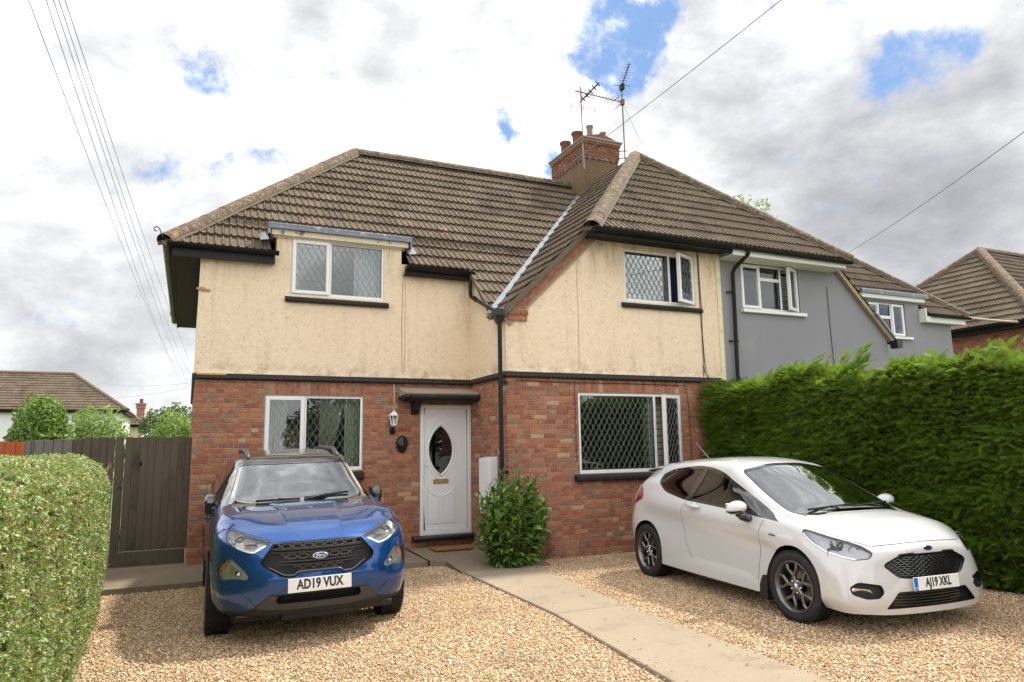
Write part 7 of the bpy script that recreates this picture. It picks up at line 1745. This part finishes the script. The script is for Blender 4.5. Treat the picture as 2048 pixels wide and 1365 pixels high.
def place_far(recs, parent, limit):
    sc = []
    for i, (o, U, N, u, z, L, H, k) in enumerate(recs):
        P_ = Vector(o)+U*(u+L/2)+Vector((0, 0, z)); s_ = screen(P_); a = 0
        if s_ and 1890 < s_[0] < 2048 and 630 < s_[1] < 740: a = L*H*abs((P_-CP).normalized().dot(N))/s_[2]**2
        sc.append((a, i))
    sc.sort(reverse=True); ch = set(i for _, i in sc[:limit]); place_bricks([r for i, r in enumerate(recs) if i in ch], parent, limit); place_bricks([r for i, r in enumerate(recs) if i not in ch], parent, 0)
place_far(recs, wl, 290)
lh = hip_house('distant_house', 'long brown tiled roof with pale walls behind the bushes at the left edge', -22, -4.0, 40.0, 47.6, 4.2, 6.8, simple('white_render', (.72,.71,.68), .9, bs=.2), 3.6, side=False, n=300)
l2 = hip_house('distant_house', 'small cream walled house with tiled hip beside the distant chimney', -9, -3.45, 50.2, 56, 3.62, 5.6, simple('pale_cream_render', (.66,.58,.42), .9, bs=.2), 2.4, side=False, n=220)
hn = thing('distant_chimney', 'far red brick chimney stack with one pot above the low roofs left of the gate', 'chimney', (-3.9, 58, 3)); put('stack', lambda m_: (m_.box(-4.22, 57.7, GZ, -3.62, 58.3, 5.55), m_.box(-4.28, 57.64, 5.30, -3.56, 58.36, 5.62), m_.box(-4.34, 57.58, 5.62, -3.50, 58.42, 5.74)), simple('far_brick', (.32,.15,.10), .9, var=.3, vs=30, bs=0), hn)
put('chimney_pot', lambda m_: m_.lathe([(.16, 5.74), (.13, 6.05), (.17, 6.12), (.15, 6.14), (0, 6.0)], 14, (-3.9, 58, 0)), m_terra, hn, smooth=True)
sl = thing('street_lamp', 'distant street lamp with a short flat arm above the pale bush', 'street lamp', (-.85, 60, GZ)); put('pole', lambda m_: m_.tube([(-.85, 60, GZ), (-.86, 60, 5.9)], [.09, .05], 8), m_alloy2, sl, smooth=True); put('lamp_head', lambda m_: (m_.box(-1.60, 59.85, 5.88, -.80, 60.1, 6.02), m_.bar((-1.0, 60, 5.9), (-.80, 60, 6.02), .06, .06)), simple('lamp_grey', (.35,.35,.36), .5, bs=0), sl)

# ================================================================== cables overhead
def at(u, v, t):
    d = CF+CR*((u-1024)/1412.28)-CU*((v-682.5)/1412.28); return CP+d*t
def cable(name, label, P0, P1, r, sag, mat=None, group=None, n=24):
    P0, P1 = Vector(P0), Vector(P1); pts = []
    for i in range(n+1): q = i/n; p = P0.lerp(P1, q); p.z -= sag*4*q*(1-q); pts.append(p)
    return tag(MB().tube(pts, r, 5).build(name, mat or m_pipe, None, smooth=True), label, 'cable', group)
m_wire = simple('overhead_wire', (.26,.25,.255), .6, bs=0)
A_ = [((-1.91, -2.28, 6.72), (-.95, 43.7, 7.3)), ((-1.73, -2.33, 6.72), (-.62, 43.5, 6.3)), ((-1.66, -2.34, 6.72), (-.2, 43.6, 6.25)), ((-1.60, -2.36, 6.72), (-.1, 43.7, 6.9)), ((-1.53, -2.38, 6.72), (.6, 43.7, 6.4))]
for (a, b), lb_, sg in zip(A_, ('leftmost of the overhead wires, apart from the bundle in the left sky', 'left wire of the close bundle in the left sky', 'second wire from the left in the close bundle crossing the left sky', 'third wire from the left in the close bundle crossing the left sky', 'right wire of the close bundle in the left sky'), (.5, .55, .45, .5, .55)):
    cable('overhead_cable', lb_, Vector(a)+(Vector(a)-Vector(b)).normalized()*3, b, .0045, sg, m_wire, 'overhead wires in the left sky')
cable('overhead_cable', 'upper faint wire low in the sky between the far roofs and the house corner', (-7.2, 60, 7.6), (-.3, 42, 6.2), .012, .2, m_wire, 'faint low wires'); cable('overhead_cable', 'lower faint wire low in the sky between the far roofs and the house corner', (-6.6, 60, 6.4), (-.2, 42, 5.95), .012, .2, m_wire, 'faint low wires')
cable('overhead_cable', 'taut service wire descending from the top edge past the chimney to the ridge', at(1640, -62, 8.0), at(1075, 375, 17.4), .006, .05, m_wire)
cable('overhead_cable', 'single wire descending from the right edge towards the grey house ridge', at(2140, 196, 9), at(1650, 532, 24), .007, .12, m_wire)
cable('overhead_cable', 'thick pale rope-like cable from the grey house eaves to the right edge', (17.62, -.14, 4.62), (23.5, .1, 4.95), .035, .10, simple('pale_cable', (.34,.29,.22), .9, var=.3, bs=.3))
cable('aerial_cable', 'thin wire from the right aerial mast down to the hip of the bay roof', (9.2, 2.2, 9.8), (10.25, 2.45, 8.3), .005, .0, m_wire)
# ================================================================== aerials on the chimney
m_mast = simple('rusty_mast', (.16,.09,.06), .6, .4, var=.4, vs=10, bs=0); m_ali = simple('grey_aerial_metal', (.20,.20,.21), .5, .6, bs=0)
a1 = thing('tv_aerial', 'grid reflector aerial on the left mast of the chimney', 'aerial', (8.04, 2.22, 8.1)); put('mast', lambda m_: m_.tube([(8.06, 2.20, 7.95), (8.03, 2.20, 8.55)], .020, 8), m_ali, a1); put('mast', lambda m_: m_.tube([(8.04, 2.2, 8.5), (8.02, 2.2, 9.98)], .013, 8), m_mast, a1)
def grid(m_):
    for (z0, z1, dx0, dx1, yy) in ((9.74, 9.97, 0, 0, 2.28), (9.42, 9.55, .0, .03, 2.24)):
        for z in np.linspace(z0, z1, 4): m_.bar((7.78+dx0, yy, z), (8.42+dx1, yy, z), .006, .006)
        for x in (7.79, 8.10, 8.41): m_.bar((x+dx0, yy, z0), (x+dx0, yy, z1), .007, .007)
put('reflector_grid', grid, m_ali, a1, kind='stuff')
def xdir(m_):
    a, b = Vector((8.06, 2.32, 9.66)), Vector((8.14, 1.62, 9.80)); m_.bar(a, b, .022, .022)
    for i in range(5):
        c = a.lerp(b, .2+.2*i)
        for s in (-1, 1): m_.bar(c+Vector((-.055, 0, -.045*s)), c+Vector((.055, 0, .045*s)), .018, .018)
put('boom', xdir, m_pipe, a1)
a2 = thing('tv_aerial', 'long boom aerial pointing left from the tall right mast of the chimney', 'aerial', (9.19, 2.2, 8.4)); put('mast', lambda m_: m_.tube([(9.20, 2.2, 8.30), (9.185, 2.2, 10.30)], .016, 8), m_mast, a2)
put('boom', lambda m_: (m_.bar((9.20, 2.2, 9.83), (7.88, 2.2, 9.86), .018, .018), m_.box(9.15, 2.16, 9.76, 9.23, 2.24, 9.90)), m_mast, a2)
for i in range(13):
    x = 8.95-.088*i; L = .14 if i > 2 else .17; put('director', lambda m_: m_.bar((x, 2.2-L, 9.84), (x, 2.2+L, 9.84), .008, .008), m_ali, a2)
put('reflector', lambda m_: (m_.bar((9.08, 2.02, 9.72), (9.08, 2.38, 9.72), .01, .01), m_.bar((9.08, 2.02, 9.94), (9.08, 2.38, 9.94), .01, .01), m_.bar((9.08, 2.2, 9.70), (9.08, 2.2, 9.96), .01, .01)), m_ali, a2)
put('mast_bracket', lambda m_: (m_.bar((9.05, 2.34, 8.60), (9.27, 2.20, 8.60), .02, .02), m_.bar((9.05, 2.34, 8.42), (9.27, 2.20, 8.42), .02, .02)), m_mast, a2)
a3 = thing('tv_aerial', 'small aerial at the very top of the tall right mast', 'aerial', (9.18, 2.2, 10.25)); put('boom', lambda m_: (m_.bar((9.18, 2.22, 10.22), (8.80, 1.28, 10.27), .020, .020), m_.box(9.14, 2.12, 10.14, 9.22, 2.24, 10.28)), m_pipe, a3)
for i in range(9):
    c = Vector((9.15, 2.14, 10.23)).lerp(Vector((8.81, 1.32, 10.27)), i/8); L = .20 if i == 0 else .10-.004*i; put('director', lambda m_: m_.bar(c-Vector((L, -L*.35, 0)), c+Vector((L, -L*.35, 0)), .009, .009), m_pipe if i == 0 else m_ali, a3)

# ================================================================== on and by the walls
ln = thing('wall_lantern', 'white hexagonal coach lantern with clear panes on the brick wall left of the door', 'lantern', (2.955, 0, 1.8))
LX, LY = 2.958, -.115
def hexa(r0, r1, z0, z1, m_): m_.add([(LX+r0*cos(k*pi/3), LY+r0*sin(k*pi/3), z0) for k in range(6)]+[(LX+r1*cos(k*pi/3), LY+r1*sin(k*pi/3), z1) for k in range(6)], [(k, (k+1) % 6, 6+(k+1) % 6, 6+k) for k in range(6)]+[tuple(range(6)), tuple(range(11, 5, -1))])
put('lantern_cap', lambda m_: (hexa(.088, .078, 2.105, 2.118, m_), hexa(.075, .03, 2.118, 2.165, m_), hexa(.02, .024, 2.165, 2.18, m_), m_.lathe([(0, 2.205), (.010, 2.20), (.012, 2.19), (.006, 2.18)], 10, (LX, LY, 0))), m_upvc, ln)
def fr_(m_):
    for k in range(6): m_.bar((LX+.045*cos(k*pi/3), LY+.045*sin(k*pi/3), 1.965), (LX+.075*cos(k*pi/3), LY+.075*sin(k*pi/3), 2.105), .009, .009)
    hexa(.048, .052, 1.95, 1.97, m_); hexa(.02, .046, 1.93, 1.95, m_)
put('lantern_frame', fr_, m_upvc, ln)
m_ = MB()
for k in range(6): a, b = k*pi/3, (k+1)*pi/3; m_.add([(LX+.043*cos(a), LY+.043*sin(a), 1.97), (LX+.043*cos(b), LY+.043*sin(b), 1.97), (LX+.071*cos(b), LY+.071*sin(b), 2.10), (LX+.071*cos(a), LY+.071*sin(a), 2.10)], [(0, 1, 2, 3)])
m_.build('lantern_glass', m_glass, ln); put('bulb', lambda m_: m_.lathe([(0, 2.06), (.02, 2.05), (.026, 2.02), (.012, 1.98), (.012, 1.96)], 12, (LX, LY, 0)), m_plate, ln, smooth=True)
put('lantern_bracket', lambda m_: (m_.tube([(LX, LY, 1.935), (LX, LY-.005, 1.90), (LX, -.07, 1.885), (LX, -.02, 1.87)], .013, 8), m_.lathe([(.0, -.03), (.035, -.028), (.05, -.015), (.052, -.003)], 16, (LX-.0, 0, 1.87), axis='y'), m_.prism([(-.035, 1.80), (.035, 1.80), (.045, 1.87), (-.045, 1.87)], lambda a, b, q: (LX+a, q, b), -.02, -.004)), m_pipe, ln, smooth=True, auto=40)
put('motion_sensor', lambda m_: m_.lathe([(0, -.075), (.016, -.07), (.024, -.055), (.024, -.02)], 14, (LX+.03, 0, 1.86), axis='y'), m_gloss, ln, smooth=True)
# lion-like cast face plaque
pq = thing('wall_plaque', 'black cast animal face plaque on the bricks below the lantern', 'ornament', (3.12, 0, 1.64))
bm3 = bmesh.new(); bmesh.ops.create_uvsphere(bm3, u_segments=40, v_segments=26, radius=1)
for v in bm3.verts:
    x, y, z = v.co; r_ = 1+.13*mn_.noise(v.co*3.2)+.10*mn_.noise(v.co*7); w = .088*r_*(1-.18*(z < -.2)); v.co = Vector((3.12+x*w, -.008+min(0, y)*.075*r_-(.030*math.exp(-((x*x+(z+.15)**2)/.05)) if y < 0 else 0)+(.020*math.exp(-(((abs(x)-.35)**2+(z-.2)**2)/.02)) if y < 0 else 0)+(.02*math.exp(-((x*x*2+(z+.5)**2)/.02)) if y < 0 else 0), 1.645+z*.132*r_))
me = bpy.data.meshes.new('cast_face'); bm3.to_mesh(me); bm3.free(); me.materials.append(m_black); me.polygons.foreach_set('use_smooth', [True]*len(me.polygons)); link('cast_face', me, pq)
put('mane', lambda m_: [m_.tube([(3.12+.07*cos(a), -.01, 1.645+.105*sin(a)), (3.12+.090*cos(a+.2), -.035, 1.645+.13*sin(a+.2)), (3.12+.106*cos(a+.35), -.012, 1.645+.148*sin(a+.35))], [.014, .012, .003], 6) for a in np.linspace(0, 2*pi, 15)[:-1]], m_black, pq, smooth=True, kind='stuff')
mt_ = thing('meter_box', 'white meter cupboard with sloping lid behind the laurel bush by the door', 'meter box', (4.25, -.9, .7))
put('cabinet', lambda m_: m_.prism([(4.195, .55), (4.33, .55), (4.33, 1.43), (4.195, 1.40)], lambda a, b, q: (a, q, b), -1.15, -.70), m_upvc, mt_, bev=.006)
put('cabinet_door', lambda m_: m_.box(4.186, -1.13, .58, 4.194, -.72, 1.375), m_upvc, mt_, bev=.003)
dm_ = MB(); dm_.box(3.50, -.63, .0, 4.12, -.27, .018); mat_o = tag(dm_.build('doormat', simple('coir', (.27,.115,.04), .98, var=.4, vs=60, bs=1, bscale=120, bd=.01)), 'brown coir doormat on the grey concrete below the front step', 'doormat')
# ================================================================== curtains and things behind the panes
def _cloth(col, stripes=None, rough=.9):
    def b(gg):
        v = gg.n('ShaderNodeTexCoord').outputs['Object']; c = c4(col)
        if stripes:
            sp = gg.n('ShaderNodeSeparateXYZ'); gg.l(v, sp.inputs[0]); c = gg.mix(0, col, col)
            for ax, fr, cc in stripes:
                w_ = gg.math('PINGPONG', gg.math('MULTIPLY', sp.outputs[ax], fr), 1.0); c = gg.mix(gg.math('MULTIPLY', gg.smooth(w_, .70, .78), .65), c, cc)
        return bsdf(gg, c, rough)
    return M('cloth_%d' % len(MATS), b)
def curtain(label, x0, x1, y, z0, z1, mat, waves=6, gather=0.0, amp=.03):
    m_ = MB(); n = waves*8; h = 8; vs = []
    for j in range(h+1):
        q = j/h
        for i in range(n+1):
            t = i/n; xx = x0+(x1-x0)*t; g_ = gather*(1-q)**1.5; xx = xx+((x0 if gather > 0 else x1)-xx)*abs(g_); yy = y+amp*sin(t*waves*2*pi)+.006*sin(t*31+q*4); vs.append((xx, yy, z0+(z1-z0)*q))
    m_.add(vs, [(j*(n+1)+i, j*(n+1)+i+1, (j+1)*(n+1)+i+1, (j+1)*(n+1)+i) for j in range(h) for i in range(n)]); o = m_.build('curtain', mat, None, smooth=True); return tag(o, label, 'curtain')
c_green = _cloth((.50,.53,.42)); c_net = _cloth((.42,.38,.32)); c_navy = _cloth((.012,.022,.07)); c_white = _cloth((.62,.64,.70)); c_tart = _cloth((.40,.38,.34), ((0, 30, (.05,.045,.04)), (2, 18, (.04,.035,.035)), (0, 11, (.15,.13,.12))))
curtain('pale green curtain at the right side of the lower left window', 2.24, 2.56, .26, 1.0, 2.55, c_green, 4); curtain('thin gathered curtain left of the pale green one in the lower left window', 1.85, 2.24, .30, 1.2, 2.5, c_net, 5, .75)
curtain('thin dusky curtain at the left side of the lower left window', .98, 1.36, .28, 1.0, 2.5, c_net, 5, .3); curtain('pale curtain edge at the far left of the lower left window', .88, 1.06, .25, 1.0, 2.5, c_green, 3)
curtain('dark navy curtain in the open upper right window', 7.30, 7.80, YB+.22, 3.9, 4.97, c_navy, 5); curtain('tartan curtain in the open lower right window', 6.98, 7.50, YB+.24, .9, 2.5, c_tart, 5)
curtain('white curtain at the right side of the dormer window', 2.35, 2.82, .26, 3.9, 4.95, c_white, 5); curtain('thin pale curtain at the left side of the dormer window', 1.28, 1.44, .26, 3.9, 4.95, c_white, 3)
vs_ = thing('flower_vase', 'yellowish flower arrangement on the sill inside the lower left window', 'flowers', (1.40, .42, 1.5)); put('vase', lambda m_: m_.lathe([(.05, 1.38), (.08, 1.46), (.06, 1.56), (.075, 1.60)], 14, (1.42, .42, 0)), m_terra, vs_, smooth=True); crown('bloom', leafmat('dried_flower', [(.45,.36,.12), (.55,.42,.20), (.35,.22,.10), (.5,.3,.2)], .8, .2, .2), vs_, [((1.42, .42, 1.76), (.15, .12, .17))], 320, .03, 31)
put('sill_shelf', lambda m_: m_.box(.95, .10, 1.22, 2.5, .55, 1.36), m_wallin, house)
# small litter on the drive
lf = MB(); leaf_mb(lf, (4.02, -4.15, GZ+.03), (.8, .3, .1), (0, 0, 1), .07, .05); tag(lf.build('fallen_leaf', simple('red_leaf', (.45,.07,.03), .6, bs=0)), 'small red leaf lying on the gravel left of the white car', 'leaf')
for i, (x, y) in enumerate(((3.95, -3.9), (3.7, -5.2), (3.55, -5.9), (4.0, -6.35), (3.8, -3.0), (3.9, -6.9))):
    a = random.uniform(0, 6); lf = MB(); leaf_mb(lf, (x, y, -.078), (cos(a), sin(a), .05), (0, 0, 1), .035, .018); tag(lf.build('fallen_leaf', m_twig), ['tiny dry leaf at the right edge of the path level with the red leaf', 'tiny dry leaf near the middle of the concrete path', 'tiny dry leaf at the left of the near path slab', 'tiny dry leaf at the right of the near path slab', 'tiny dry leaf on the path slab nearest the doorstep', 'dry leaf lowest on the path at the bottom of the picture'][i], 'leaf', 'dry leaves on the concrete path')
